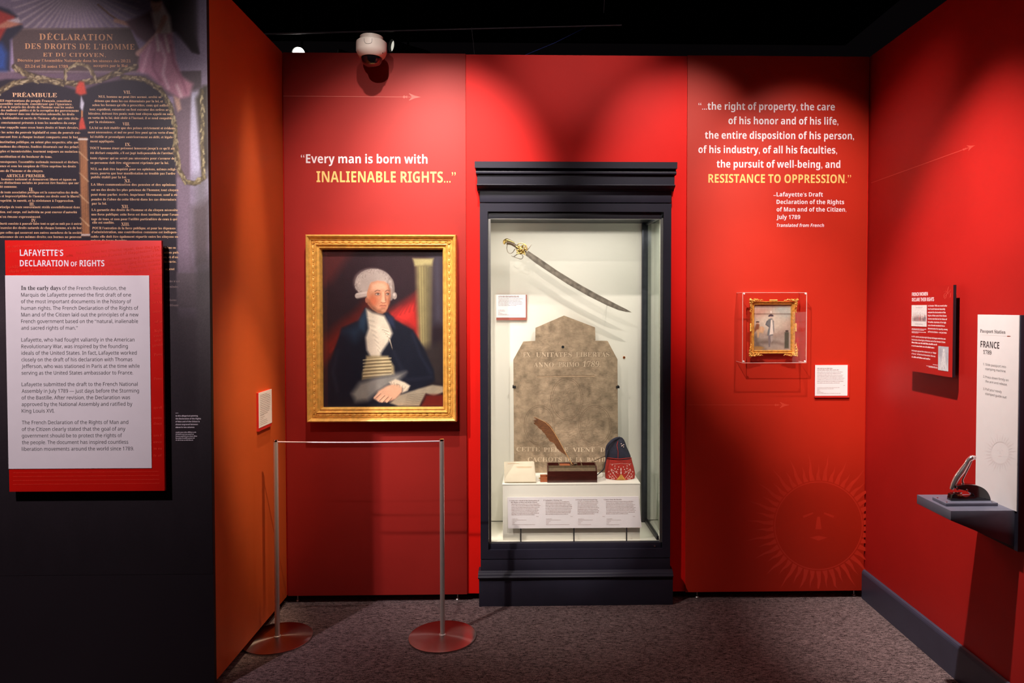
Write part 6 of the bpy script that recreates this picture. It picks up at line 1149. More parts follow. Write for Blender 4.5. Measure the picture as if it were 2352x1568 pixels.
# ================================================================ DISPLAY CASE
dc = empty('display_case', ((CX0+CX1)/2, .2, 0), 'tall navy display case with moulded cornice and lit glass-fronted interior', 'display case')
def zof(py, y, px=1320): return onY(px, py, y).z
def band(b, px0, px1, py0, py1, y, yb, ref=1320):
    return b.box(onY(px0, 900, y).x, onY(px1, 900, y).x, y, yb, zof(py1, y, ref), zof(py0, y, ref))
YF1, YI = -.045, -.030
OX0, OX1 = onY(1121, 900, YF1).x, onY(1523, 900, YF1).x; OZ0, OZ1 = zof(1261.5, YF1), zof(486, YF1)
gz = zof(1283, YF1); gt = zof(465.6, YF1)
ro = [(CX0, gz+.003), (CX1, gz+.003), (CX1, gt-.003), (CX0, gt-.003)]; ri_ = [(OX0, OZ0), (OX1, OZ0), (OX1, OZ1), (OX0, OZ1)]
vs = [(x, y, z) for y in (YF1, .012) for lp_ in (ro, ri_) for x, z in lp_]
fs = [f for k in range(4) for f in ((k, (k+1) % 4, 4+(k+1) % 4, 4+k), (8+k, 12+k, 12+(k+1) % 4, 8+(k+1) % 4), (k, 8+k, 8+(k+1) % 4, (k+1) % 4), (4+k, 4+(k+1) % 4, 12+(k+1) % 4, 12+k))]
MB().add(vs, fs).build('face_frame', 'navy', dc)
zc = zof(438.7, YF1)
MB().box(CX0, CX1, YF1, .012, gt+.002, zc).build('frieze', 'navy', dc, bevel=.0015)
MB().box(CX0+.003, CX1-.003, YF1+.006, .05, .02, gz+.004).build('carcass_core', 'navy_dark', dc)
def moulding(name, pts, px0, px1, yref):       # pts: (y, z) outline, front of the moulding; run along x
    x0, x1 = onY(px0, 900, yref).x, onY(px1, 900, yref).x
    return MB().prism([(x0, y, z) for y, z in pts], (x1-x0, 0, 0)).build(name, 'navy', dc, smooth=True, tri=True)
YC = -.105
zt0, zt1 = zof(386, YC), zof(371, YC)
moulding('cornice_fascia', [(.012, zt0), (YC, zt0), (YC, zt1-.002), (YC+.002, zt1), (.012, zt1)], 1091.5, 1553.9, YC)
za, zb2 = zof(401, -.085), zof(393, -.085)
moulding('cornice_bead', [(.012, za), (-.088, za), (-.094, za+.003), (-.096, (za+zb2)/2), (-.094, zb2-.003), (-.088, zb2), (-.080, zb2+.004), (-.078, zt0), (.012, zt0)], 1094.4, 1551.4, -.09)
zd = zof(424, -.08)
moulding('cornice_band', [(.012, zd), (-.080, zd), (-.080, za), (.012, za)], 1097.4, 1547.5, -.08)
moulding('cornice_ogee', [(.012, zc), (-.050, zc), (-.054, zc+.008), (-.066, zc+.012), (-.082, zc+.018), (-.089, zc+.022), (-.090, zd-.004), (-.088, zd), (.012, zd)], 1096.0, 1549.5, -.089)
zp1 = zof(1311, -.055); zm = zof(1328, -.07)
MB().box(CX0, CX1, YF1, .012, zp1-.004, gz-.002).build('base_panel', 'navy', dc, bevel=.0015)
moulding('base_ogee', [(.012, zm), (-.068, zm), (-.074, zm+.004), (-.076, zm+.010), (-.073, zm+.015), (-.066, zm+.018), (-.064, zm+.024), (-.058, zm+.029), (-.050, zp1-.002), (-.046, zp1+.002), (.012, zp1+.002)], 1097, 1548, -.07)
MB().box(onY(1099, 900, -.062).x, onY(1547.3, 900, -.062).x, -.062, .012, 0, zm).build('plinth', 'navy', dc, bevel=.001)
# glass door: sill bar, header bar, thin bright stiles, pane, lock
sz0, sz1 = zof(1260.5, YI), zof(1246.5, YI); hz0, hz1 = zof(502, YI), zof(487.3, YI)
MB().box(OX0+.003, OX1-.006, YI, .0, sz0, sz1).build('sill_bar', 'navy', dc, bevel=.001)
MB().box(OX0+.003, OX1-.006, YI, .0, hz0, hz1).build('header_bar', 'navy_dark', dc, bevel=.001)
MB().box(OX0+.002, OX1-.002, YI-.004, YI+.002, hz1+.0005, hz1+.0025).build('top_seal', 'trim_metal', dc)
MB().box(OX0+.002, onY(1127.6, 900, YI).x, YI, YI+.006, sz1, hz0).build('door_stile', 'trim_metal', dc)
MB().box(onY(1516, 900, YI).x, onY(1522, 900, YI).x, YI, YI+.006, sz1, hz0+.004).build('door_stile', 'trim_metal', dc)
MB().box(OX0+.003, OX1-.008, YI, YI+.006, hz0-.003, hz0).build('door_top_edge', 'trim_metal', dc)
MB().box(onY(1127.6, 900, YI).x, onY(1516, 900, YI).x, YI+.002, YI+.0022, sz1, hz0-.003).build('door_glass', 'glass', dc, label='clear glass front')
c = onY(1503.4, 1253.2, YI); MB().lathe((c.x, YI, c.z), [(0, .004), (.004, .004), (.0052, .002), (.0052, 0)], 20, 'Y').build('lock', 'chrome', dc, smooth=True)
# lined interior
YL = .346; FZ = zof(1246.5, YI); LZT = zof(512.5, YL)
IX0, IX1 = CX0+.02, CX1-.02
MB().box(IX0-.01, IX1+.01, YL, YL+.02, FZ+.006, 2.17).build('back_liner', 'liner', dc)
MB().box(IX0-.01, IX0, .012, YL, FZ, 2.17).build('side_liner', 'liner', dc); MB().box(IX1, IX1+.01, .012, YL, FZ, 2.17).build('side_liner', 'liner', dc)
MB().box(IX0-.01, IX1+.01, .0, YL+.03, FZ-.02, FZ).build('deck', 'liner', dc, label='off-white floor of the case')
MB().box(IX0-.01, IX1+.01, YL+.012, YL+.03, FZ-.02, 2.18).build('rear_panel', 'black', dc)
MB().box(IX0-.01, IX1+.01, .012, YL+.02, 2.17, 2.185).build('roof_panel', 'rail_metal', dc)
MB().box(IX0, IX1, .15, YL, LZT, LZT+.05).build('light_baffle', 'rail_metal', dc, label='dark grey strip under the case roof')
# inner glass side with its dark metal rails
SX = onY(1484, 900, YL).x; 
MB().box(onY(1473, 900, YL-.012).x, onY(1486, 900, YL-.012).x, YL-.03, YL-.004, FZ, LZT).build('rear_post', 'rail_metal', dc, bevel=.001)
sx0, sx1 = onY(1478, 900, YL-.01).x, onY(1517, 900, .0).x-.006
MB().prism([(sx1-.012, .004, FZ), (sx1+.002, .004, FZ), (SX+.004, YL-.03, FZ), (SX-.012, YL-.03, FZ)], (0, 0, .022)).build('side_rail', 'rail_metal', dc, bevel=.001)
MB().prism([(sx1-.012, .004, LZT-.0), (sx1+.002, .004, LZT-.0), (SX+.004, YL-.03, LZT), (SX-.012, YL-.03, LZT)], (0, 0, -.016)).build('side_rail', 'rail_metal', dc, bevel=.001)
MB().prism([(sx1-.004, .004, FZ+.022), (sx1-.002, .004, FZ+.022), (SX-.002, YL-.03, FZ+.022), (SX-.004, YL-.03, FZ+.022)], (0, 0, LZT-FZ-.04)).build('side_glass', 'glass_side', dc, label='greenish glass side')

# ---- riser
RY0, RY1 = onZ(1310, 1239, FZ).y, .325
rz = zof(1110.6, RY0); rx0, rx1 = onY(1153.6, 1111, RY0).x, onY(1471, 1111, RY0).x
ri = empty('display_riser', ((rx0+rx1)/2, (RY0+RY1)/2, FZ), 'off-white box riser on the case floor carrying the booklet, writing box and cap', 'riser')
MB().box(rx0+.003, rx1-.002, RY0+.002, RY1, FZ, rz-.006).build('riser_box', 'liner', ri, bevel=.001)
MB().box(rx0, rx1, RY0, RY1, rz-.006, rz).build('riser_top', 'liner', ri, bevel=.001)

# ---- slanting caption board on three rods
yb_, yt_ = .002, .010
A = onY(1165.2, 1141, yt_); B_ = onY(1466.7, 1140.5, yt_); C_ = onY(1473.9, 1211, yb_-.012); D_ = onY(1167, 1213.6, yb_-.012)
cb = empty('caption_board', ((A.x+B_.x)/2, .004, FZ), 'long white caption board with four columns of small print, tilted on three rods', 'sign')
zt_, zb_ = (A.z+B_.z)/2, (C_.z+D_.z)/2
nrm = Vector((0, -(zt_-zb_), -(yt_-(yb_-.012)))).normalized()
th = Vector((0, .004, 0))
MB().prism([(A.x, yt_, zt_), (B_.x, yt_, zt_), (C_.x, yb_-.012, zb_), (D_.x, yb_-.012, zb_)], th).build('board', 'white', cb)
for px in (1196.4, 1318.3, 1439.3):
    x = onY(px, 1230, .0).x; MB().cyl((x, -.002, FZ), (x, -.002, zb_+.02), .0032, 12).build('rod', 'rail_metal', cb, smooth=True)
def cbf(px, py):
    o, d = ray(px, py); p0 = Vector((A.x, yt_, zt_)); n = Vector((0, -(zt_-zb_), (yt_-(yb_-.012)))).normalized()
    return o+d*((p0-o).dot(n)/d.dot(n))
t = Text(cbf, (0, -1, 0), .0008); t2 = Text(cbf, (0, -1, 0), .0008)
g = lambda x, y: (1100+x/4.48, 930+y/4.48)
for (hx0, heads, rows_, x0) in ((330, ((985, 620), (1003, 600)), [(1022, 622), (1038, 634), (1055, 622), (1071, 608), (1086, 616), (1101, 604), (1116, 618), (1131, 575)], 335), (680, ((980, 855),), [(999, 930), (1015, 935), (1032, 952), (1048, 958), (1064, 958), (1080, 948), (1096, 950), (1111, 948), (1126, 920)], 686),
                      (1010, ((976, 1218),), [(997, 1228), (1013, 1225), (1030, 1212), (1045, 1226), (1060, 1236), (1076, 1224), (1092, 1236), (1108, 1232), (1122, 1190)], 1016), (1300, ((974, 1470),), [(995, 1590), (1011, 1580), (1027, 1605), (1043, 1590), (1058, 1612), (1073, 1600), (1088, 1612), (1104, 1604), (1120, 1535)], 1308)):
    for k, (y, x1) in enumerate(heads):
        a = g(hx0, y+3); t2.line({330: ('Lafayette’s Draft of the Declaration of', 'the Rights of Man and of the Citizen'), 680: ('Lafayette’s Writing Set',), 1010: ('French National Guard Cap',), 1300: ('Stone from the Bastille',)}[hx0][k], a[0], a[1], g(x1, y)[0], 2.4, 'S')
    a = g(hx0-15, heads[0][0]+3); t2.line({330: '1', 680: '2', 1010: '3', 1300: '4'}[hx0], a[0], a[1], a[0]+1.6, 2.4, 'S')
    for y, x1 in rows_: a = g(x0, y); t.bars(a[0], a[1], g(x1, y)[0], 1.15, int(y+x0))
    for k, dx in enumerate((60, 150, 45, 30, 25, 240)): a = g(x0+5, 1172+12*k); t.bars(a[0], a[1], g(x0+5+dx*(.55 if k == 5 and x0 > 1000 else 1), 0)[0], .7, k+int(x0))
    a = g(x0+270 if x0 < 1300 else x0+290, 1147); t.bars(a[0]-3, a[1], a[0]+2, .8, 3)
t2.build('heading_print', 'txt_brown', cb); t.build('body_print', 'txt_faint', cb)

# ---- small label inside the case
g = lambda x, y: (1100+x/4.9, 680+y/4.9)
LY = YL-.016
rows = [(1060+x0/4.355, 340+y/4.355, 1060+x1/4.355, h) for x0, y, x1, h in ((368, 1492, 575, 1.3),)]+[(g(218, 0)[0], g(0, y)[1], g(x, 0)[0], 1.0) for y, x in ((32, 495), (48, 468), (64, 480), (79, 495), (94, 490), (109, 425))]+[(g(218, 0)[0], g(0, y)[1], g(x, 0)[0], .7) for y, x in ((158, 290), (170, 294), (184, 240), (194, 262), (205, 315), (213, 465))]+[(g(218, 0)[0], 680.5, g(448, 0)[0], 1.0)]
back_label(1140, 1207.5, 676.5, 729, LY, 'label_brown', 'small white label on brown board inside the case, left below the sabre', rows, edge=(2.5, 6))

# ---- stone tablet
SY = .275
def sp(px, py): p = onY(px, py, SY); return (p.x, SY, p.z)
zbt = rz
outl = [(1180.5, 1100), (1179.2, 826), (1202, 784.5), (1229.6, 783.2), (1230, 752.9), (1295.9, 724.5), (1366.9, 751.4), (1367.8, 782.7), (1395.9, 783), (1418.4, 825), (1420, 1100)]
pts = [Vector(sp(*q)) for q in outl]; pts[0].z = pts[-1].z = zbt
st = empty('stone_tablet', ((pts[0].x+pts[-1].x)/2, SY+.02, zbt), 'worn brown stone tablet with carved Latin and French lettering, standing in the case', 'stone tablet')
slab = MB().prism(pts, (0, .04, 0)).build('slab', 'stone', st, bevel=.002, tri=True)
F = YB(SY)
t = Text(F, NB, .0008)
t.line('EX', 1201.4, 819.5, 1218, 10.5, 'S'); t.line('UNITATES', 1231, 819.5, 1313, 10.5, 'S'); t.line('LIBERTAS', 1322.5, 819, 1399.6, 10.5, 'S')
t.line('ANNO.', 1225.5, 842.5, 1275, 10.5, 'S'); t.line('PRIMO', 1282, 842, 1330, 10.5, 'S'); t.line('1789.', 1338.5, 842, 1379, 12.5, 'S', shear=.1)
t.line('PIERRE', 1249, 1037.5, 1305, 10, 'S'); t.line('VIENT', 1315.5, 1037.5, 1365.6, 10, 'S'); t.line('DES', 1378.8, 1037.5, 1407, 10, 'S')
t.line('CETTE', 1186, 1036, 1240, 9.5, 'S'); t.line('CACHOTS', 1212, 1060, 1290.5, 10, 'S'); t.line('DE', 1298, 1060, 1316, 10, 'S'); t.line('LA', 1322.5, 1060, 1337, 10, 'S'); t.line('BASTILLE', 1348, 1060, 1412, 10, 'S')
t.build('carved_lettering', 'stone_cut', st, 'pale carved lettering')
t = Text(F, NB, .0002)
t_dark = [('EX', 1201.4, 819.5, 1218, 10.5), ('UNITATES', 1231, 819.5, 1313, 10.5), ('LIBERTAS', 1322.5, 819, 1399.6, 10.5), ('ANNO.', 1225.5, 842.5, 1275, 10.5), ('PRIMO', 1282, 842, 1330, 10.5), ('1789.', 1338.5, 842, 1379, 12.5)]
for s, a, b1, c1, h in t_dark: t.line(s, a-1.0, b1-1.0, c1-1.0, h, 'S', shear=.1 if s[0] == '1' else 0)  # dark offset copies: shade of the cut letters put into colour
def ring(t, cx, cy, rx, ry, w):
    n = 40
    for k in range(n):
        a, c = 2*math.pi*k/n, 2*math.pi*(k+1)/n
        t.poly([(cx+rx*math.cos(a), cy+ry*math.sin(a)), (cx+rx*math.cos(c), cy+ry*math.sin(c)), (cx+(rx-w)*math.cos(c), cy+(ry-w)*math.sin(c)), (cx+(rx-w)*math.cos(a), cy+(ry-w)*math.sin(a))])
for cx, cy, rx, ry in ((1302, 916, 37.5, 49), (1239, 976, 36, 46), (1366.5, 977, 38, 47)): ring(t, cx, cy, rx, ry, .9); ring(t, cx, cy, rx-4, ry-4, .7)
rnd = random.Random(3)
for cx, cy in ((1302, 916), (1239, 976), (1366.5, 977)):
    for k in range(14):
        x = cx+rnd.uniform(-22, 22); y = cy+rnd.uniform(-30, 26); dx, dy = rnd.uniform(-5, 5), rnd.uniform(-6, 6); t.poly([(x, y), (x+dx, y+dy), (x+dx+.7, y+dy+.5), (x+.7, y+.5)])
t.build('incised_shadow_lines', 'stone_shade', st)
t = Text(F, NB, .0009)
t.poly([(1232, 866), (1234.5, 862.8), (1366, 861), (1367.8, 862.5), (1364.5, 865.2)]); 
for cx, cy in ((1302, 916), (1239, 976), (1366.5, 977)):
    for k in range(10):
        x = cx+rnd.uniform(-22, 22); y = cy+rnd.uniform(-30, 26); dx, dy = rnd.uniform(-5, 5), rnd.uniform(-6, 6); t.poly([(x, y), (x+dx, y+dy), (x+dx+.6, y+dy+.5), (x+.6, y+.5)])
for k in range(120):
    x = 1183+235*rnd.random(); y = 1080-60*rnd.random()**1.6; 
    if x > 1330: y = 1080-40*rnd.random()
    w = rnd.uniform(.5, 1.6); t.poly([(x, y), (x+w, y-.4*w), (x+1.3*w, y+.6*w), (x+.3*w, y+w)])
t.build('worn_marks', 'stone_hi', st)
t = Text(F, NB, .0010); t.poly([(1233, 864.2), (1366, 862.4), (1365, 861.3), (1234.5, 862.8)]); t.build('groove_shadow', 'stone_shade', st)  # dark strip painted as shade along the groove's upper edge
c = onY(1292.9, 796.7, SY); MB().lathe((c.x, SY, c.z), [(0, .0006), (.0066, .0008), (.0076, .0012), (.0084, 0)], 20, 'Y').build('drilled_hole', 'black', st)
for px, s in ((1180, -1), (1420, 1)):
    c = onY(px, 888, SY); b = MB().box(c.x-.012 if s > 0 else c.x-.006, c.x+.006 if s > 0 else c.x+.012, SY-.006, SY, c.z-.008, c.z+.006); b.box(c.x+s*.001, c.x+s*.007, SY-.006, YL, c.z-.008, c.z+.004)
    b.build('holding_clip', 'black', st, bevel=.001)
c = onY(1433.7, 820.8, YL-.004)
MB().lathe((c.x, YL, c.z), [(0, .006), (.005, .006), (.0075, .003), (.0078, 0)], 20, 'Y').build('wall_button', 'copper', None, smooth=True, label='tiny copper-coloured round button on the case back, right of the stone tablet', cat='button')

# ---- sabre
SW = .20
sw = empty('sabre', onY(1300, 640, SW), 'curved steel sabre with ornate brass hilt, mounted diagonally above the stone tablet', 'sword')
up = [(1212.7, 575.4), (1245, 597), (1280.4, 621.6), (1331, 652.6), (1375, 677), (1418, 699.5), (1438, 709.5), (1451.5, 717.3)]
lo = [(1206.5, 585.6), (1230, 604), (1257.5, 622.4), (1303.4, 652.3), (1350, 679), (1393, 700.5), (1420, 711.8), (1438, 716.2)]
U = [onY(x, y, SW) for x, y in up]; Lo = [onY(x, y, SW) for x, y in lo]
b = MB(); vs = []
for i in range(8):
    m_ = (U[i]+Lo[i])/2; k = .0028*(1-i/9); f1 = U[i].lerp(Lo[i], .25)+Vector((0, -k, 0)); f2 = U[i].lerp(Lo[i], .25)+Vector((0, k, 0))
    vs += [U[i]+Vector((0, -k*.8, 0)), U[i].lerp(Lo[i], .12)+Vector((0, -k, 0)), U[i].lerp(Lo[i], .32)+Vector((0, -k*.35, 0)), U[i].lerp(Lo[i], .45)+Vector((0, -k*.8, 0)), Lo[i], U[i].lerp(Lo[i], .45)+Vector((0, k*.8, 0)), U[i]+Vector((0, k*.8, 0))]
fs = []
for i in range(7):
    for k in range(7): fs.append((i*7+k, i*7+(k+1) % 7, (i+1)*7+(k+1) % 7, (i+1)*7+k))
fs += [tuple(range(7)), tuple(range(55, 48, -1))]
b.add(vs, fs).build('blade', 'blade', sw, smooth=True)
hp = lambda x, y, dy=0: onY(1060+x/4.355, 340+y/4.355, SW)+Vector((0, dy, 0))
MB().tube(*smooth_path([hp(452, 945), hp(500, 955), hp(545, 982), hp(585, 1010), hp(650, 1045)], [.0115, .0095, .009, .0085, .006]), 14).build('grip', 'grip', sw, smooth=True)
MB().tube(*smooth_path([hp(425, 955), hp(432, 935), hp(455, 925), hp(490, 935), hp(530, 948)], [.005, .0105, .0125, .008, .004]), 14).ell(hp(430, 948), .007, .008, .009, 12).build('pommel_cap', 'brass', sw, smooth=True)
MB().tube(smooth_path([hp(452, 1000), hp(462, 1035), hp(485, 1052), hp(512, 1042), hp(535, 1008)]), .0024, 8).tube(smooth_path([hp(500, 1075), hp(520, 1085), hp(560, 1060), hp(580, 1050)]), .0024, 8).tube(smooth_path([hp(520, 1085), hp(560, 1100), hp(600, 1108), hp(615, 1085), hp(605, 1070)]), .0022, 8).tube([hp(458, 965), hp(452, 1000)], .0025, 8).build('knuckle_bow', 'blade', sw, smooth=True)
b = MB(); rnd = random.Random(6)
b.tube([hp(600+55*math.cos(a*.5236), 1000+52*math.sin(a*.5236)) for a in range(-4, 9)], .0026, 8)
for k in range(34):
    a = rnd.uniform(0, 6.28); r = rnd.uniform(0, 1)**.6; b.ell(hp(598+40*r*math.cos(a), 1018+44*r*math.sin(a), rnd.uniform(-.016, -.004)), rnd.uniform(.004, .009), .004, rnd.uniform(.004, .008), 8, Matrix.Rotation(rnd.uniform(0, 3), 3, 'Y'))
for q in ([(545, 980), (570, 1000), (590, 1030), (640, 1070)], [(560, 1040), (600, 1060), (640, 1050)], [(560, 1040), (548, 1055), (570, 1060), (600, 1045)], [(620, 960), (650, 990), (655, 1030)]): b.tube([hp(x, y, -.010) for x, y in q], .003, 8)
b.build('guard', 'brass', sw, smooth=True, label='pierced brass guard')
MB().tube([hp(655, 1020), hp(680, 990), hp(702, 962)], [.004, .003, .0008], 8).build('quillon', 'blade', sw, smooth=True)
for q in ((1401, 701), (1218, 584)): MB().cyl(onY(*q, SW), onY(*q, SW)+Vector((0, YL-SW, 0)), .0016, 8).build('mounting_pin', 'trim_metal', sw, smooth=True)

# ---- booklet on the riser
YQ = RY0+.02
b0 = onY(1159, 1104, YQ); b1_ = onY(1231.7, 1103.5, YQ); w_ = b1_.x-b0.x
t0 = onY(1157.6, 1061, YQ+.085); t1 = onY(1226.8, 1060, YQ+.085)
bk = empty('booklet', ((b0.x+b1_.x)/2, YQ+.05, rz), 'cream paper booklet lying tilted on the left of the riser', 'booklet')
base = rz+.004
P = [Vector((b0.x, YQ, base)), Vector((b1_.x, YQ, base)), Vector((t1.x, t1.y, t1.z)), Vector((t0.x, t0.y, t0.z))]
nn = (P[1]-P[0]).cross(P[3]-P[0]).normalized(); 
if nn.z < 0: nn = -nn
MB().prism([p for p in P], -nn*.003).build('back_cover', 'paper', bk, bevel=.0006)
for k in range(4):
    e = .0012*k; MB().prism([P[0]+nn*(.0003+.0016*k)+Vector((e, 0, 0)), P[1]+nn*(.0003+.0016*k)-Vector((e, 0, 0)), P[2]+nn*(.0003+.0012*k)-Vector((e*2, 0, 0)), P[3]+nn*(.0003+.0012*k)+Vector((e, 0, 0))], nn*.0012).build('leaf', 'paper', bk)
for x in (P[3].x+.01, P[2].x-.015): MB().box(x, x+.005, P[3].y-.012, P[3].y-.007, rz, P[3].z-.010).build('prop', 'trim_metal', bk)
tb = lambda x, y: P[3]+(P[2]-P[3])*x+(P[0]-P[3])*y+nn*.0068
mbl = MB()
for (x0, x1, y) in ((.4, .92, .26), (.42, .9, .31), (.12, .5, .10)): mbl.add([tb(x0, y), tb(x1, y), tb(x1, y+.012), tb(x0, y+.012)], [(0, 1, 2, 3)])
mbl.build('handwriting', 'shaft', bk)

# ---- writing box
wy0 = onZ(1314, 1108, rz).y; wx0, wx1 = onY(1257.4, 1100, wy0).x, onY(1371.9, 1100, wy0).x; wz1 = onY(1314, 1082, wy0).z
wy1 = wy0+.125; wzb = onY(1314, 1068.5, wy0+.05).z
wb = empty('writing_box', ((wx0+wx1)/2, wy0+.06, rz), 'dark mahogany writing box with small compartments, in the middle of the riser', 'box')
MB().box(wx0, wx1, wy0, wy0+.006, rz, wz1).build('front_board', 'mahogany', wb, bevel=.001)
MB().box(wx0, wx1, wy0+.006, wy1, rz, rz+.006).build('bottom_board', 'mahogany', wb)
MB().prism([(wx0, wy0+.006, rz), (wx0, wy1, rz), (wx0, wy1, wzb), (wx0, wy0+.045, wzb), (wx0, wy0+.006, wz1)], (.006, 0, 0)).build('side_board', 'mahogany', wb)
MB().prism([(wx1-.006, wy0+.006, rz), (wx1-.006, wy1, rz), (wx1-.006, wy1, wzb), (wx1-.006, wy0+.045, wzb), (wx1-.006, wy0+.006, wz1)], (.006, 0, 0)).build('side_board', 'mahogany', wb)
MB().box(wx0+.006, wx1-.006, wy1-.006, wy1, rz, wzb).build('back_board', 'mahogany', wb)
MB().prism([(wx0+.006, wy0+.006, wz1-.012), (wx0+.006, wy0+.046, wzb-.012), (wx0+.006, wy0+.046, wzb-.016), (wx0+.006, wy0+.006, wz1-.016)], (wx1-wx0-.012, 0, 0)).build('pen_tray', 'box_in', wb)
MB().box(wx0+.006, wx1-.006, wy0+.045, wy0+.049, rz, wzb).build('divider', 'box_in', wb)
for k in (.24, .48, .70): MB().box(wx0+(wx1-wx0)*k, wx0+(wx1-wx0)*k+.004, wy0+.049, wy1-.006, rz, wzb).build('divider', 'box_in', wb)
MB().box(wx0+.006, wx1-.006, wy0+.049, wy1-.006, wzb-.03, wzb-.026).build('compartment_floor', 'mahogany', wb)
MB().box(wx0+(wx1-wx0)*.25, wx0+(wx1-wx0)*.47, wy0+.052, wy1-.008, wzb-.012, wzb-.004).build('compartment_lid', 'drawer', wb, bevel=.001)
# little drawer pulled out to the left
dx0, dx1 = onY(1241, 1100, wy0+.02).x, wx0
dr = MB().box(dx0, dx1, wy0+.012, wy0+.016, rz+.001, rz+.028).box(dx0, dx1, wy0+.07, wy0+.074, rz+.001, rz+.028).box(dx0, dx0+.004, wy0+.012, wy0+.074, rz+.001, rz+.028).box(dx0, dx1, wy0+.012, wy0+.074, rz+.001, rz+.004).build('drawer', 'drawer', wb, bevel=.0008, label='small orange-brown drawer pulled out at the left')
MB().ell((dx0-.004, wy0+.043, rz+.015), .005, .004, .004, 10).build('knob', 'brass', dr, smooth=True)
MB().cyl((wx0+(wx1-wx0)*.58, wy0+.085, wzb-.02), (wx0+(wx1-wx0)*.58, wy0+.085, wzb+.004), .013, 18, .011).build('ink_bottle', 'chrome', wb, smooth=True)

# ---- quill pen
gq = lambda x, y, yy: onY(1100+x/4.48, 930+y/4.48, yy)
qy0, qy1 = wy0+.085, wy0+.075
qu = empty('quill_pen', gq(960, 608, qy0), 'brown feather quill pen standing in the writing box', 'quill')
sh = [(962, 612), (920, 540), (872, 455), (830, 375), (785, 300), (735, 225), (680, 175), (620, 145), (562, 118)]
S3 = [gq(x, y, qy0+(qy1-qy0)*i/8) for i, (x, y) in enumerate(sh)]
MB().tube(*smooth_path(S3, [.0022, .0022, .002, .0018, .0016, .0014, .0011, .0008, .0004], 3), 8).build('quill_shaft', 'shaft', qu, smooth=True)
left = [(872, 500), (840, 480), (800, 440), (770, 390), (735, 375), (700, 330), (672, 290), (640, 255), (608, 225), (580, 200), (560, 185), (575, 178), (556, 160), (600, 158), (566, 128)]
right_ = [(872, 455), (868, 440), (826, 360), (780, 280), (742, 218), (716, 190), (690, 172), (650, 158), (622, 150), (614, 142)]
b = MB(); rnd = random.Random(2)
def at(pl, t_):
    i = min(int(t_*(len(pl)-1)), len(pl)-2); k = t_*(len(pl)-1)-i; return (pl[i][0]*(1-k)+pl[i+1][0]*k, pl[i][1]*(1-k)+pl[i+1][1]*k)
shv = [(905, 520), (872, 455), (830, 375), (785, 300), (735, 225), (680, 175), (620, 145), (575, 125)]
N = 64
for i in range(N):
    t0_, t1_ = i/N, (i+1.15)/N
    a, c2 = at(shv, min(1, t0_)), at(shv, min(1, t1_)); yy = qy0+(qy1-qy0)*(.3+.7*t0_)
    for pl, wdt, sg in ((left, 1, -.0014), (right_, .9, .001)):
        e0, e1 = at(pl, min(1, t0_)), at(pl, min(1, t1_)); j = rnd.uniform(-.06, .04)
        pa, pb_ = gq(a[0], a[1], yy), gq(c2[0], c2[1], yy); pe0 = gq(a[0]+(e0[0]-a[0])*(1+j), a[1]+(e0[1]-a[1])*(1+j), yy+sg*3); pe1 = gq(c2[0]+(e1[0]-c2[0])*(1+j), c2[1]+(e1[1]-c2[1])*(1+j), yy+sg*3)
        b.prism([pa, pb_, pe1, pe0], (0, .0007, 0))
b.build('feather_vane', 'quill', qu, kind='stuff')

# ---- soldier's cap: felt crown, red band with embroidery, strap
cy_ = onZ(1424, 1103, rz).y+.058
gc = lambda x, y, yy=None: onY(1100+x/4.48, 930+y/4.48, cy_ if yy is None else yy)
cp = empty('embroidered_cap', (gc(1450, 780).x, cy_, rz), 'navy felt cap with a red embroidered band, at the right end of the riser', 'cap')
def cap_body(levels, name, m, depth=.055, seg=36, close=True):
    b = MB(); vs = []; n = len(levels)
    for (xl, xr, y, dd) in levels:
        a, c = gc(xl, y), gc(xr, y); m_ = (a+c)/2; m_.z = max(m_.z, rz+.0003); rx = (c.x-a.x)/2
        for k in range(seg):
            an = 2*math.pi*k/seg; vs.append((m_.x+rx*math.cos(an), cy_+dd*math.sin(an), m_.z))
    fs = [(i*seg+k, (i+1)*seg+k, (i+1)*seg+(k+1) % seg, i*seg+(k+1) % seg) for i in range(n-1) for k in range(seg)]
    fs += [tuple(range(seg)), tuple(range(n*seg-1, (n-1)*seg-1, -1))]
    return b.add(vs, fs).build(name, m, cp, smooth=True)
cap_body([(1318, 1566, 560, .050), (1312, 1560, 520, .050), (1318, 1540, 470, .047), (1336, 1520, 430, .040), (1372, 1508, 390, .032), (1400, 1494, 358, .022), (1424, 1478, 338, .012), (1440, 1466, 331, .004)], 'felt_crown', 'felt')
cap_body([(1320, 1582, 778, .052), (1302, 1602, 745, .056), (1297, 1607, 700, .058), (1300, 1594, 640, .056), (1306, 1580, 590, .0535), (1313, 1569, 545, .052)], 'red_band', 'felt_red')
MB().tube([gc(1313+ (1569-1313)*(.5+.5*math.cos(a)), 556-14*abs(math.cos(a))+10*0, cy_-.0535*abs(math.sin(a))) for a in [math.pi*k/16 for k in range(17)]], .0022, 8).build('band_piping', 'felt_red', cp, smooth=True)
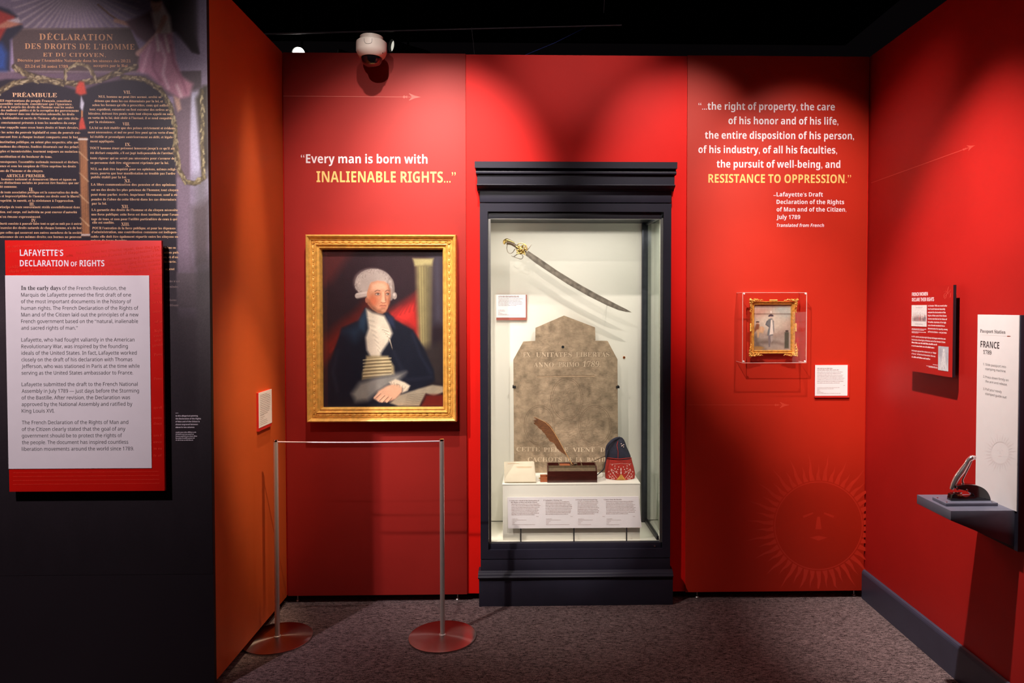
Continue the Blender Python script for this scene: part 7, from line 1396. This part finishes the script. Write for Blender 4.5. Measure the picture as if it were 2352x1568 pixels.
# crown seam and folded tip
MB().tube([gc(1430, 556, cy_-.051), gc(1432, 480, cy_-.050), gc(1420, 410, cy_-.036), gc(1440, 340, cy_-.008)], .0014, 6).build('crown_seam', 'felt_red', cp, smooth=True)
MB().tube(*smooth_path([gc(1310, 540, cy_-.02), gc(1318, 440, cy_-.03), gc(1350, 390, cy_-.03), gc(1400, 350, cy_-.02), gc(1450, 334, cy_-.006)], [.006, .008, .009, .008, .005]), 10).build('crown_fold', 'felt', cp, smooth=True)
def on_band(x, y):                       # point on the front of the band
    lv = [(1320, 1582, 778, .052), (1302, 1602, 745, .056), (1297, 1607, 700, .058), (1300, 1594, 640, .056), (1306, 1580, 590, .0535), (1313, 1569, 545, .052)]
    for (a, c_) in zip(lv, lv[1:]):
        if c_[2] <= y <= a[2]:
            k = (a[2]-y)/(a[2]-c_[2]); xl, xr, dd = [a[i]+(c_[i]-a[i])*k for i in (0, 1, 3)]; break
    s_ = max(-1, min(1, (x-(xl+xr)/2)/((xr-xl)/2))); p = gc(x, y); return Vector((p.x, cy_-dd*math.sqrt(max(0, 1-s_*s_))-.0008, max(p.z, rz+.002)))
b = MB(); bg = MB(); rnd = random.Random(12)
for s_ in (-1, 1):
    for (dx, dy) in ((60, -60), (95, -40), (78, -15), (105, 0), (85, 20), (112, 30), (70, 38), (92, 52), (46, -30), (120, -20)):
        c = on_band(1450+s_*dx, 690+dy)
        for k in range(4): a = k*math.pi/2+rnd.random(); b.ell(c+Vector((.003*math.cos(a), -.0003, .003*math.sin(a))), .0022, .0009, .0014, 6, Matrix.Rotation(a, 3, 'Y'))
    b.tube([on_band(1450+s_*q, 578+.12*q) for q in (2, 30, 60, 90, 108)], .0006, 5); b.tube([on_band(1450+s_*q, 760-.9*(q-60)) for q in (60, 75, 90, 110, 124)], .0008, 5)
    [bg.tube([on_band(1450+s_*w1, 772), on_band(1450+s_*w1*.8, 740), on_band(1450+s_*w1*.35, y1)], .0022, 6) for w1, y1 in ((48, 712), (34, 700), (20, 694), (6, 690))]
    for (dx, dy) in ((34, -52), (62, -84), (88, -92), (24, -76), (100, 66), (118, 60)): b.ell(on_band(1450+s_*dx, 690+dy), .0034, .001, .0024, 8, Matrix.Rotation(s_*.7, 3, 'Y'))
    b.tube([on_band(1450+s_*(40+q), 730-q*1.3) for q in (0, 15, 30, 45, 60)], .0009, 5); b.tube([on_band(1450+s_*(30+q), 680-q*.6) for q in (0, 15, 30, 50, 70)], .0008, 5)
for y, w in ((628, .003), (640, .0045), (654, .003), (668, .005), (680, .0035)): b.ell(on_band(1448, y), w, .001, .003, 8)
b.build('white_embroidery', 'embroid', cp, smooth=True); bg.build('gold_embroidery', 'embroid_gold', cp, smooth=True)
b = MB(); [b.ell(gc(1478+dx, 410+dy, cy_-.036), .0032, .0014, .0026, 8) for dx, dy in ((-14, -12), (0, 4), (10, 20), (-8, 10), (12, -2))]; b.build('crown_emblem', 'embroid', cp, smooth=True)
MB().tube(*smooth_path([gc(1325, 450, cy_-.03), gc(1312, 520, cy_-.045), gc(1300, 600, cy_-.045), gc(1282, 660, cy_-.04), gc(1240, 700, cy_-.03), gc(1215, 722, cy_-.02)], [.003, .0036, .0032, .003, .0025, .0018]), 8).build('chin_strap', 'felt', cp, smooth=True)
MB().tube([gc(1300, 525, cy_+.01), gc(1240, 548, cy_+.03), gc(1160, 585, cy_+.05)], [.0028, .0024, .0016], 8).build('strap_end', 'grip', cp, smooth=True)

# ================================================================ SMALL ORNATE PAINTING
gs = lambda x, y: (1660+x/4.9, 640+y/4.9)
YS = -.04
p0 = onY(*gs(290, 215), YS); p1 = onY(*gs(850, 880), YS); sx0_, sx1_, sz1_, sz0_ = p0.x, p1.x, p0.z, p1.z
q0 = onY(*gs(336, 262), YS); q1 = onY(*gs(808, 835), YS)
pa = empty('framed_painting', ((sx0_+sx1_)/2, 0, sz0_), 'small oil painting of a standing officer in an ornate gold scrollwork frame', 'painting')
prof = [(0, 0), (0, .022), (.002, .028), (.005, .028), (.007, .022), (.010, .018), (.012, .018), (.013, .022), (.0155, .022), (.0165, .016), (.019, .010), (.019, 0)]
ex = .0185
ra = frame_rails(pa, q0.x-.004, q1.x+.004, q1.z-.004, q0.z+.004, -.012, prof, 'gold2')
def leafbit(b, c, L, W, ang, lift=.006):
    R = Matrix.Rotation(ang, 3, 'Y'); b.ell(c, L, lift, W, 8, R)
def corner(flipx, flipz, cx, cz, seed):
    # acanthus-like clump: curling leaves that fan off both arms of the corner
    b = MB(); rnd = random.Random(seed)
    for arm in (0, 1):
        for i in range(16):
            d = .001+i*.0043; s_ = 1.15-i/22; off = rnd.uniform(-.005, .0065)*s_; an = rnd.uniform(-.9, .9)+(.5 if i % 2 else -.5)
            p = (d, off) if arm == 0 else (off, d); L = rnd.uniform(.0065, .0105)*s_; W = L*rnd.uniform(.42, .62)
            rot = flipx*flipz*((0 if arm == 0 else math.pi/2)+an); b.ell((cx+flipx*p[0], -.036-rnd.uniform(.001, .007)*s_, cz+flipz*p[1]), L, .0045*s_+.0015, W, 8, Matrix.Rotation(-rot, 3, 'Y'))
    for k in range(7):
        t = k/6*4.2; r = .007-.0008*k; b.ell((cx+flipx*(.004+r*math.cos(t)), -.042, cz+flipz*(.004+r*math.sin(t))), .0032, .003, .0032, 8)
    b.ell((cx-flipx*.005, -.040, cz-flipz*.004), .0065, .006, .0045, 8, Matrix.Rotation(flipx*flipz*.8, 3, 'Y'))
    return b.build('corner_scrollwork', 'gold2', pa, smooth=True)
fx_a, fx_b, fz_a, fz_b = q0.x-.008, q1.x+.008, q1.z-.008, q0.z+.008
corner(1, -1, fx_a-.001, fz_b+.003, 17); corner(-1, -1, fx_b+.001, fz_b+.003, 23); corner(1, 1, fx_a-.001, fz_a-.003, 31); corner(-1, 1, fx_b+.001, fz_a-.003, 47)
for (x, z) in ((fx_a, (fz_a+fz_b)/2), (fx_b, (fz_a+fz_b)/2), ((fx_a+fx_b)/2, fz_b+.001)):
    b = MB(); v = abs(z-fz_b) > .01
    for k in range(-3, 4): b.ell((x+(0 if v else k*.006), -.036, z+(k*.006 if v else 0)), .0055, .005, .0055, 8)
    b.build('side_ornament', 'gold2', pa, smooth=True)
b = MB()
for k in range(20):
    z = q1.z+.004+(q0.z-q1.z-.008)*k/19; b.ell((q1.x-.0105, -.0345, z), .0016, .0016, .0018, 6); b.ell((q0.x+.0105, -.0345, z), .0016, .0016, .0018, 6)
b.build('beading', 'gold2', pa, smooth=True, kind='stuff')
ps = Paint(112, 134, 338, 272, 792, 812, (196, 178, 162), seed=9)
ps.vgrad(272, 812, (188, 160, 142), (150, 132, 120))
ps.ell(420, 350, 90, 80, (190, 140, 122), .9, .8); ps.ell(700, 360, 110, 90, (168, 176, 168), .9, .8); ps.ell(560, 480, 160, 110, (214, 200, 180), .9, .8); ps.ell(460, 290, 120, 40, (170, 150, 140), .9, .6)
ps.poly([(338, 650), (480, 640), (600, 660), (792, 620), (792, 812), (338, 812)], (160, 146, 134), 30, .9)
ps.poly([(338, 640), (380, 620), (400, 700), (500, 690), (700, 740), (620, 720), (420, 740), (480, 800), (338, 812)], (92, 78, 70), 30, .85); ps.ell(390, 785, 70, 22, (164, 122, 66), .6, .8)
ps.poly([(370, 560), (400, 530), (450, 535), (470, 560), (450, 610), (410, 600), (398, 660), (385, 660)], (196, 156, 116), 8); ps.ell(440, 560, 26, 30, (204, 160, 126), .4); ps.poly([(366, 505), (384, 490), (408, 510), (400, 560), (375, 570), (350, 600), (345, 560)], (126, 76, 54), 8); ps.ell(384, 478, 22, 9, (60, 44, 42), .3); ps.ell(386, 492, 9, 11, (190, 140, 116), .4)
ps.poly([(716, 600), (745, 590), (768, 600), (768, 790), (716, 790)], (74, 78, 66), 8); ps.ell(744, 584, 20, 10, (64, 60, 54), .3)
ps.poly([(512, 414), (522, 395), (545, 384), (570, 392), (582, 408), (548, 418)], (74, 60, 66), 3); ps.ell(548, 360, 9, 16, (226, 214, 204), .4); ps.ell(546, 424, 14, 14, (206, 180, 166), .4)
ps.poly([(500, 465), (524, 440), (560, 436), (584, 470), (590, 560), (570, 640), (500, 640), (512, 570), (526, 540), (486, 505)], (112, 112, 112), 5); ps.stroke([(500, 470), (486, 508), (528, 536)], 12, (92, 92, 96), 1, 4); ps.stroke([(584, 480), (592, 560), (610, 600)], 9, (196, 180, 166), 1, 4)
ps.poly([(546, 450), (566, 450), (574, 540), (578, 620), (530, 630), (540, 540)], (224, 210, 196), 5); ps.poly([(516, 640), (542, 640), (540, 770), (524, 776), (518, 710)], (116, 106, 108), 5); ps.poly([(548, 640), (570, 640), (568, 700), (552, 720)], (168, 156, 150), 6)
CZ2 = -.021; c0 = (q0.x+.0135, q1.x-.0135, q1.z+.0135, q0.z-.0135)
ps.build('canvas', lambda u, v: (c0[0]+u*(c0[1]-c0[0]), CZ2, c0[3]-v*(c0[3]-c0[2])), 'vc_oil', pa, gain=1.1)
MB().box(q0.x+.004, q1.x-.004, CZ2+.001, 0, q1.z+.004, q0.z-.004).build('back_board', 'black', pa)
# clear acrylic cover box around it
YA = -.105
a0 = onY(*gs(224, 153), YA); a1 = onY(*gs(942, 947), YA)
ac = empty('acrylic_cover', ((a0.x+a1.x)/2, YA/2, a1.z), 'clear acrylic box cover enclosing the small ornate framed painting', 'cover')
X0, X1, Z0, Z1 = a0.x, a1.x, a1.z, a0.z
def pane(b0): return b0.build('acrylic_pane', 'glass', ac)
pane(MB().box(X0+.002, X1-.002, YA, YA+.0002, Z0+.002, Z1-.002))
pane(MB().box(X0+.001, X0+.0012, YA, -.001, Z0, Z1)); pane(MB().box(X1-.0012, X1-.001, YA, -.001, Z0, Z1)); pane(MB().box(X0, X1, YA, -.001, Z1-.0012, Z1-.001)); pane(MB().box(X0, X1, YA, -.001, Z0+.001, Z0+.0012))
for bx in ((X0, X0+.0022, Z0, Z1), (X1-.0022, X1, Z0, Z1), (X0, X1, Z0, Z0+.0022), (X0, X1, Z1-.0022, Z1)): MB().box(bx[0], bx[1], YA-.0004, YA+.0035, bx[2], bx[3]).build('polished_edge', 'acrylic_edge', ac)
for x in (X0+.001, X1-.001):
    for z in (Z0+.001, Z1-.001): MB().cyl((x, YA, z), (x, -.0005, z), .0016, 8).build('corner_edge', 'acrylic_edge', ac, smooth=True)
for x in (X0+.008, X1-.008):
    for z in (Z0+.009, Z1-.007): MB().lathe((x, YA+.004, z), [(0, .007), (.004, .007), (.0048, .004), (.0048, 0)], 14, 'Y').build('fixing_screw', 'white', ac, smooth=True)

# ================================================================ RIGHT WALL
XPF = XR-.040
g7 = lambda x, y: (2050+x/5.225, 620+y/5.225)
y0w, y1w = onX(2088, 760, XPF).y, onX(2188, 760, XPF).y; zt7 = onX(2188, 654, XPF).z; zb7 = onX(2188, 867, XPF).z
ip = empty('text_panel', (XR-.02, (y0w+y1w)/2, zb7), 'small red text panel with two pictures, floating off the right wall', 'sign')
MB().box(XPF, XPF+.0012, y0w, y1w, zb7, zt7).build('printed_face', 'wall_right', ip)
MB().box(XPF+.0012, XPF+.014, y0w, y1w, zb7, zt7).build('backing_board', 'navy_dark', ip)
MB().box(XPF+.010, XR, y0w-.04, y1w+.04, zb7+.04, zt7-.04).build('mounting_batten', 'black', ip)
Fp = XB(XPF)
t = Text(Fp, NR)
def l7(t, s, x0, b, x1, cap, st='B', b1=None): a = g7(x0, b); c = g7(x1, b); t.line(s, a[0], a[1], c[0], cap, st)
l7(t, 'FRENCH WOMEN', 233, 312, 423, 8.0); l7(t, 'DECLARE THEIR RIGHTS', 233, 376, 498, 8.0)
for i, (s, x1) in enumerate((('In October 1789, one month after', 656), ('the French National Assembly', 632), ('adopted the Declaration of the', 638), ('Rights of Man and of the Citizen,', 650), ('women marched on the Palace of', 655), ('Versailles. A protest of the high', 642), ('cost of bread escalated into a', 626), ('demonstration for equality among', 660), ('all French citizens — not just men.', 652))):
    l7(t, s, 426, 438+38.8*i, x1, 3.6)
for s, y, x1 in (('In 1791, activist and playwright Olympe de Gouges wrote her own', 805, 638), ('Declaration of the Rights of Woman and of the Female Citizen.', 842, 636)): l7(t, s, 230, y, x1, 3.4)
for y, x1 in ((876, 534), (914, 502)): a = g7(230, y); t.bars(a[0], a[1], g7(x1, y)[0], 2.4, int(y))
l7(t, 'De Gouges opposed the violent turn, or “Reign', 230, 972, 524, 3.4); l7(t, 'of Terror,” of the French Revolution. She was', 230, 1010, 516, 3.4)
a = g7(230, 1048); t.bars(a[0], a[1], g7(452, 0)[0], 2.4, 8)
for y, x0, x1 in ((705, 231, 405), (718, 231, 378), (742, 231, 402), (754, 231, 312), (1136, 484, 542), (1152, 408, 540), (1166, 434, 540)): a = g7(x0, y); t.bars(a[0], a[1], g7(x1, y)[0], 1.2, int(y))
t.build('printed_lettering', 'txt_white', ip)
st_ = Text(Fp, NR)
for q in ([(610, 260), (640, 250), (672, 290)], [(672, 200), (655, 280), (635, 340)], [(700, 235), (655, 285), (610, 330)], [(625, 345), (615, 300), (640, 270)], [(670, 270), (700, 280), (690, 330)]):
    for (u0, v0), (u1, v1) in zip(q, q[1:]): st_.poly([g7(u0-2, v0), g7(u0+4, v0), g7(u1+4, v1), g7(u1-2, v1)])
st_.build('sketched_star', 'arrow_wall', ip)
def wall_picture(x0, x1, yt_, yb_, paintf, name, X=None):
    a = Fp(*g7(x0, (yt_+yb_)/2)); c = Fp(*g7(x1, (yt_+yb_)/2)); zt_ = Fp(*g7(x0, yt_)).z; zb_ = Fp(*g7(x0, yb_)).z
    p = Paint(70, 110, 0, 0, 100, 150, (222, 216, 214), seed=21); paintf(p)
    return p.build(name, lambda u, v: (XPF-.0009, a.y+u*(c.y-a.y), zt_+v*(zb_-zt_)), 'vc_print', ip)
def crowd(p):
    p.poly([(30, 16), (72, 16), (72, 19), (30, 19)], (150, 140, 142), 3, .7); p.poly([(25, 132), (76, 132), (76, 136), (25, 136)], (150, 140, 142), 3, .7)
    rn = random.Random(4)
    for k in range(22):
        x = 8+k*4; h = rn.uniform(24, 42); p.poly([(x-2, 112), (x-3, 112-h*.6), (x, 112-h), (x+3, 112-h*.6), (x+2, 112)], rn.choice([(150, 120, 120), (176, 120, 112), (110, 96, 104), (196, 176, 168), (90, 80, 86), (200, 90, 84)]), 2.5, .85); p.ell(x, 112-h-3, 2.2, 2.6, (190, 150, 140), .6)
    for k in range(14): x = 6+k*6.5; p.stroke([(x, 80), (x+rn.uniform(-4, 4), 52)], 1, (150, 140, 140), .7)
    p.stroke([(6, 114), (94, 114)], 2, (150, 140, 132), .8)
def statue(p):
    p.vgrad(0, 150, (178, 178, 186), (206, 204, 208)); p.ell(54, 24, 8, 10, (226, 222, 222), .4); p.poly([(44, 36), (64, 36), (74, 80), (84, 140), (22, 144), (34, 90)], (214, 212, 214), 4); rn = random.Random(5)
    for k in range(24): x = rn.uniform(26, 78); y = rn.uniform(44, 136); p.stroke([(x, y), (x+rn.uniform(-6, 6), y+rn.uniform(6, 18))], 1.4, (120, 120, 130), .55)
    p.ell(20, 40, 16, 26, (150, 150, 160), .9, .6); p.ell(86, 70, 12, 40, (150, 150, 160), .9, .5)
wall_picture(230, 413, 421, 672, crowd, 'printed_picture'); wall_picture(550, 674, 910, 1198, statue, 'printed_picture')

# ---- passport station
XS = XR-.030; ZS = .838
ya_, yb2 = onX(2243.3, 900, XS).y, onX(2338.6, 900, XS).y; ztp = onX(2243, 722, XS).z
pst = empty('passport_station', (XR-.1, (ya_+yb2)/2, ZS-.2), 'white passport station panel above a navy bracket shelf on the right wall', 'station')
MB().box(XS, XS+.003, yb2, ya_, ZS, ztp).build('white_panel', 'white', pst)
MB().box(XS+.003, XR, yb2-.006, ya_, ZS-.15, ztp).build('panel_body', 'navy', pst, bevel=.001)
so = onZ(2184, 1173, ZS); sf = onZ(2106, 1135.5, ZS)
SX0 = (so.x+sf.x)/2; SY0, SY1 = so.y, sf.y
hb = onY(2184, 1195, SY0).z; hw = onY(2352, 1264, SY0).z; xw = onY(2352, 1264, SY0).x
k = (hw-hb)/(xw-SX0); hW = hb+k*(XR-SX0)
MB().prism([(SX0, SY0, ZS), (XR, SY0, ZS), (XR, SY0, hW), (SX0, SY0, hb)], (0, SY1-SY0, 0)).build('bracket_shelf', 'shelf', pst, bevel=.0012, tri=True)
Fx = XB(XS)
t = Text(Fx, NR); l7(t, 'Passport Station', 1052, 748, 1355, 7.6, 'S'); l7(t, '1789', 1088, 1005, 1188, 8.8, 'S'); t.build('serif_lettering', 'txt_dark', pst)
t = Text(Fx, NR); l7(t, 'FRANCE', 1056, 925, 1282, 14.6, 'B'); t.build('title_lettering', 'txt_dark', pst)
t = Text(Fx, NR)
for s, x0, b_, x1 in (('1.', 1088, 1140, 1104), ('Slide passport into', 1115, 1145, 1362), ('stamping machine.', 1115, 1196, 1362), ('2.', 1088, 1288, 1106), ('Press down firmly on', 1115, 1294, 1393), ('the arm and release.', 1115, 1346, 1378), ('3.', 1088, 1436, 1106), ('Pull your newly', 1115, 1440, 1312), ('stamped guide out!', 1115, 1494, 1370)): l7(t, s, x0, b_, x1, 5.2, 'R')
t.build('step_lettering', 'txt_dark', pst)
t = Text(Fx, NR); t.poly([g7(1060, 774), g7(1380, 791), g7(1380, 793), g7(1060, 776)]); t.build('thin_rule', 'sun_grey', pst)
t = Text(Fx, NR); t.poly([g7(1375, 789), g7(1400, 788), g7(1424, 794), g7(1400, 799), g7(1375, 797)]); t.build('rule_arrowhead', 'copper', pst)
sunburst(XB(XS), NR, 2297, 1040, 26, 48, 30, 'sun_grey', pst, 2336, sx=.8, seed=7)

# ---- embosser on its base plate
pz = ZS
f8 = lambda x, y: (2070+x/3.919, 880+y/3.919)
A1 = onZ(*f8(280, 1022), pz+.012); A2 = onZ(*f8(402, 1080), pz+.012); A3 = onZ(*f8(880, 1080), pz+.012)
ex0, ex1 = (A1.x+A2.x)/2, A3.x; ey0, ey1 = A2.y, A1.y
em = empty('hand_embosser', ((ex0+ex1)/2, (ey0+ey1)/2, pz), 'black hand embosser with chrome lever on a grey base plate on the bracket shelf', 'embosser')
MB().box(ex0, ex1, ey0, ey1, pz, pz+.012).build('base_plate', 'shelf', em, bevel=.0015)
for x in (ex0+.012, ex1-.014):
    for y in (ey0+.014, ey1-.016): MB().lathe((x, y, pz+.012), [(.0, .002), (.003, .0018), (.004, 0)], 12).build('screw', 'chrome', em, smooth=True)
ym = (ey0+ey1)/2; hw_ = .014
fe = lambda x, y, yy=None: onY(*f8(x, y), ym if yy is None else yy)
# arched body: slot between lower jaw and upper arm
bd = [(430, 1030), (440, 995), (470, 985), (560, 1015), (640, 1010), (622, 985), (560, 958), (500, 945), (468, 940), (478, 920), (560, 905), (640, 908), (700, 925), (745, 955), (772, 995), (786, 1035)]
pts = [fe(x, y) for x, y in bd[:9]]+smooth_path([fe(x, y) for x, y in bd[9:]], None, 4); zmin = pz+.012
pts = [Vector((p.x, ym-hw_, max(p.z, zmin))) for p in pts]; pts[0].z = zmin; pts[-1].z = zmin
MB().prism(pts, (0, 2*hw_, 0)).build('cast_body', 'embosser', em, bevel=.0015, tri=True)
c = fe(505, 1006); MB().lathe((c.x, ym, c.z), [(0, .0), (.0165, 0), (.0165, .003), (.013, .0045), (0, .0045)], 28).build('lower_die', 'copper', em, smooth=True)
c = fe(505, 986); MB().lathe((c.x, ym, c.z), [(0, 0), (.0155, 0), (.0155, .005), (0, .006)], 28).build('upper_die', 'chrome', em, smooth=True)
MB().tube(*smooth_path([fe(452, 955), fe(470, 910), fe(500, 850), fe(545, 790), fe(585, 730), fe(606, 692), fe(636, 670), fe(655, 668)], [.007, .010, .011, .0115, .009, .0085, .0105, .007]), 16).ell(fe(654, 668), .0085, .0085, .0085, 14).build('lever', 'lever_chrome', em, smooth=True, label='curved chrome lever')
MB().tube(*smooth_path([fe(500, 960), fe(530, 930), fe(556, 900), fe(552, 870), fe(575, 820), fe(610, 750), fe(635, 700)], [.004, .004, .004, .003, .003, .003, .002]), 10).build('lever_spine', 'lever_chrome', em, smooth=True)
for x, y in ((498, 943), (592, 962)): c = fe(x, y, ym-hw_); MB().lathe((c.x, ym-hw_, c.z), [(0, .003), (.0035, .0028), (.0048, 0)], 14, 'Y').build('rivet', 'chrome', em, smooth=True)

# ================================================================ STANCHIONS AND CORD
def stanchion(x, y, label):
    s_ = empty('stanchion', (x, y, 0), label, 'stanchion', 'steel posts of the barrier')
    MB().lathe((x, y, 0), [(.1625, 0), (.1635, .001), (.1635, .007), (.1625, .0085), (.16, .009), (.08, .0115), (.016, .0140), (0, .0140)], 96).build('base_disc', 'disc', s_, smooth=True)
    MB().lathe((x, y, .0135), [(.0165, 0), (.0165, .004), (.0115, .006), (.0115, .944), (.0112, .946), (0, .946)], 28).build('post', 'steel', s_, smooth=True)
    MB().lathe((x, y, .9595), [(0, .008), (.0105, .008), (.0118, .0065), (.0118, 0), (0, 0)], 28).build('top_cap', 'chrome', s_, smooth=True)
    return s_
sL, sR = onZ(637, 1462, .012), onZ(1016.2, 1458.5, .012)
sL = Vector((sL.x, -.40, 0)); sR = Vector((sR.x, -.40, 0))
stanchion(sL.x, sL.y, 'brushed steel post on a disc base, left one, close to the orange wall')
stanchion(sR.x, sR.y, 'brushed steel post on a disc base, right one, in front of the display case side')
zc1 = .957
n = 14; pts = [Vector((sL.x+.0118+(sR.x-sL.x-.0236)*i/n, -.40, zc1-.004*math.sin(math.pi*i/n))) for i in range(n+1)]
MB().tube(pts, .0036, 10).build('barrier_cord', 'cord', None, smooth=True, label='thin pale cord stretched between the two steel posts', cat='cord')

# ================================================================ DOME CAMERA
YD = -.125
dcx, dz = onY(853.5, 100, YD).x, onY(853.5, 120, YD).z; R0 = .0775
k_ = abs(onY(853, 110, YD).z-onY(853, 100, YD).z)/10
zz = lambda py: dz+(120-py)*k_*.985
sc_ = empty('security_camera', (dcx, YD, zz(152)), 'white dome security camera on a bracket over the wall, above the portrait', 'camera')
MB().lathe((dcx, YD, 0), [(0, zz(84)), (.052, zz(84)), (.058, zz(85)), (.058, zz(94)), (.070, zz(95.5)), (R0-.001, zz(98)), (R0, zz(102)), (R0, zz(119)), (.073, zz(124)), (.066, zz(130)), (.056, zz(134)), (.053, zz(134)), (0, zz(134))], 48).build('housing', 'cam_white', sc_, smooth=True)
MB().lathe((dcx, YD, 0), [(.053, zz(134.5)), (.0525, zz(128)), (.0525, zz(138)), (.046, zz(146)), (.034, zz(151)), (.018, zz(154)), (0, zz(155))], 40).build('smoked_dome', 'dome', sc_, smooth=True)
MB().lathe((dcx+.0, YD-.034, zz(140)), [(0, .012), (.012, .012), (.014, .008), (.014, 0)], 20, 'Y').build('lens', 'chrome', sc_, smooth=True)
ut = [(dcx+dx, YD-math.sqrt(R0**2-dx*dx)-.0006, zz(py)) for dx, py in ((-.020, 101), (-.019, 108), (-.014, 112), (0, 113.5), (.014, 112), (.019, 108), (.020, 101))]
MB().tube(ut, .0007, 5).build('access_seam', 'txt_dark', sc_, smooth=True)
c = onY(885, 131, YD); MB().ell((dcx+.062, YD-.03, zz(127)), .004, .004, .004, 8).build('screw', 'chrome', sc_, smooth=True)
MB().box(dcx-.02, dcx+.02, YD-.01, .06, zz(84), zz(84)+.006).box(dcx-.02, dcx+.02, .06, .10, ZT, zz(84)+.006).build('bracket_arm', 'black', sc_)

# ================================================================ SPOTLIGHT HEADS AND PIPE BEYOND THE WALL
def spotlight(px, py, y, rad, aim, label, lens, tail=.22):
    c = onY(px, py, y); d = Vector(aim).normalized(); R = d.to_track_quat('Z', 'Y').to_matrix()
    s_ = empty('track_spotlight', c, label, 'spotlight', 'spotlights above the wall')
    def lat(prof, name, m, seg=28):
        b = MB(); b.lathe((0, 0, 0), prof, seg); b.v = [tuple(c+R@Vector(v)) for v in b.v]; return b.build(name, m, s_, smooth=True)
    lat([(rad*.9, -.02), (rad*1.08, -.02), (rad*1.08, .01), (rad, .01), (rad, -.03), (rad*.8, -.10), (rad*.75, -tail), (0, -tail)], 'lamp_head', 'black')
    lat([(0, -.012), (rad*.96, -.012), (rad*.96, -.010), (0, -.004)], 'lamp_lens', lens)
    b = MB(); e = c-d*.12; b.cyl(e, e+Vector((0, 0, .35)), .008, 8).box(e.x-.03, e.x+.03, e.y-.05, e.y+.05, e.z+.35, e.z+.40)
    b.build('lamp_stem', 'black', s_)
    return s_
spotlight(686, 123, 1.0, .042, (.12, -1, -.35), 'bright glaring spotlight just over the left end of the back wall', 'lamp')
spotlight(779, 124, 1.0, .03, (-1, -.45, .1), 'dim spotlight seen edge-on behind the wall top, left of the camera', 'lamp_dim')
spotlight(901.5, 105.5, 1.0, .041, (-1.15, -.95, -.02), 'black spotlight with a pale round lens, just right of the white dome camera', 'lamp_dim', .28)
yp = .9
pa_, pb_ = onY(560, 79.5, yp), onY(1428, 58, yp)
pipe = MB().cyl(pa_, pb_, .0055, 10).build('ceiling_pipe', 'pipe', None, smooth=True, label='thin dull pipe running across the black ceiling void', cat='pipe')
for (a, c2, m_, lb) in (((1083, 63, .85), (1091, 140, .85), 'wire', 'thin pale wire hanging from the pipe'), ((1391, -60, .9), (1386.5, 30, .9), 'wire', 'short pale wire hanging at the top, near the end of the pipe')):
    MB().tube([onY(*a), onY((a[0]+c2[0])/2+.4, (a[1]+c2[1])/2, a[2]), onY(*c2)], .0018, 6).build('hanging_wire', m_, None, smooth=True, label=lb, cat='wire')
MB().tube([onY(1205, 127, .8), onY(1275, 98, .8), onY(1345, 63, .9)], .002, 6).build('slanting_cable', 'wire_blue', None, smooth=True, label='faint blue cable slanting up to the pipe', cat='cable')
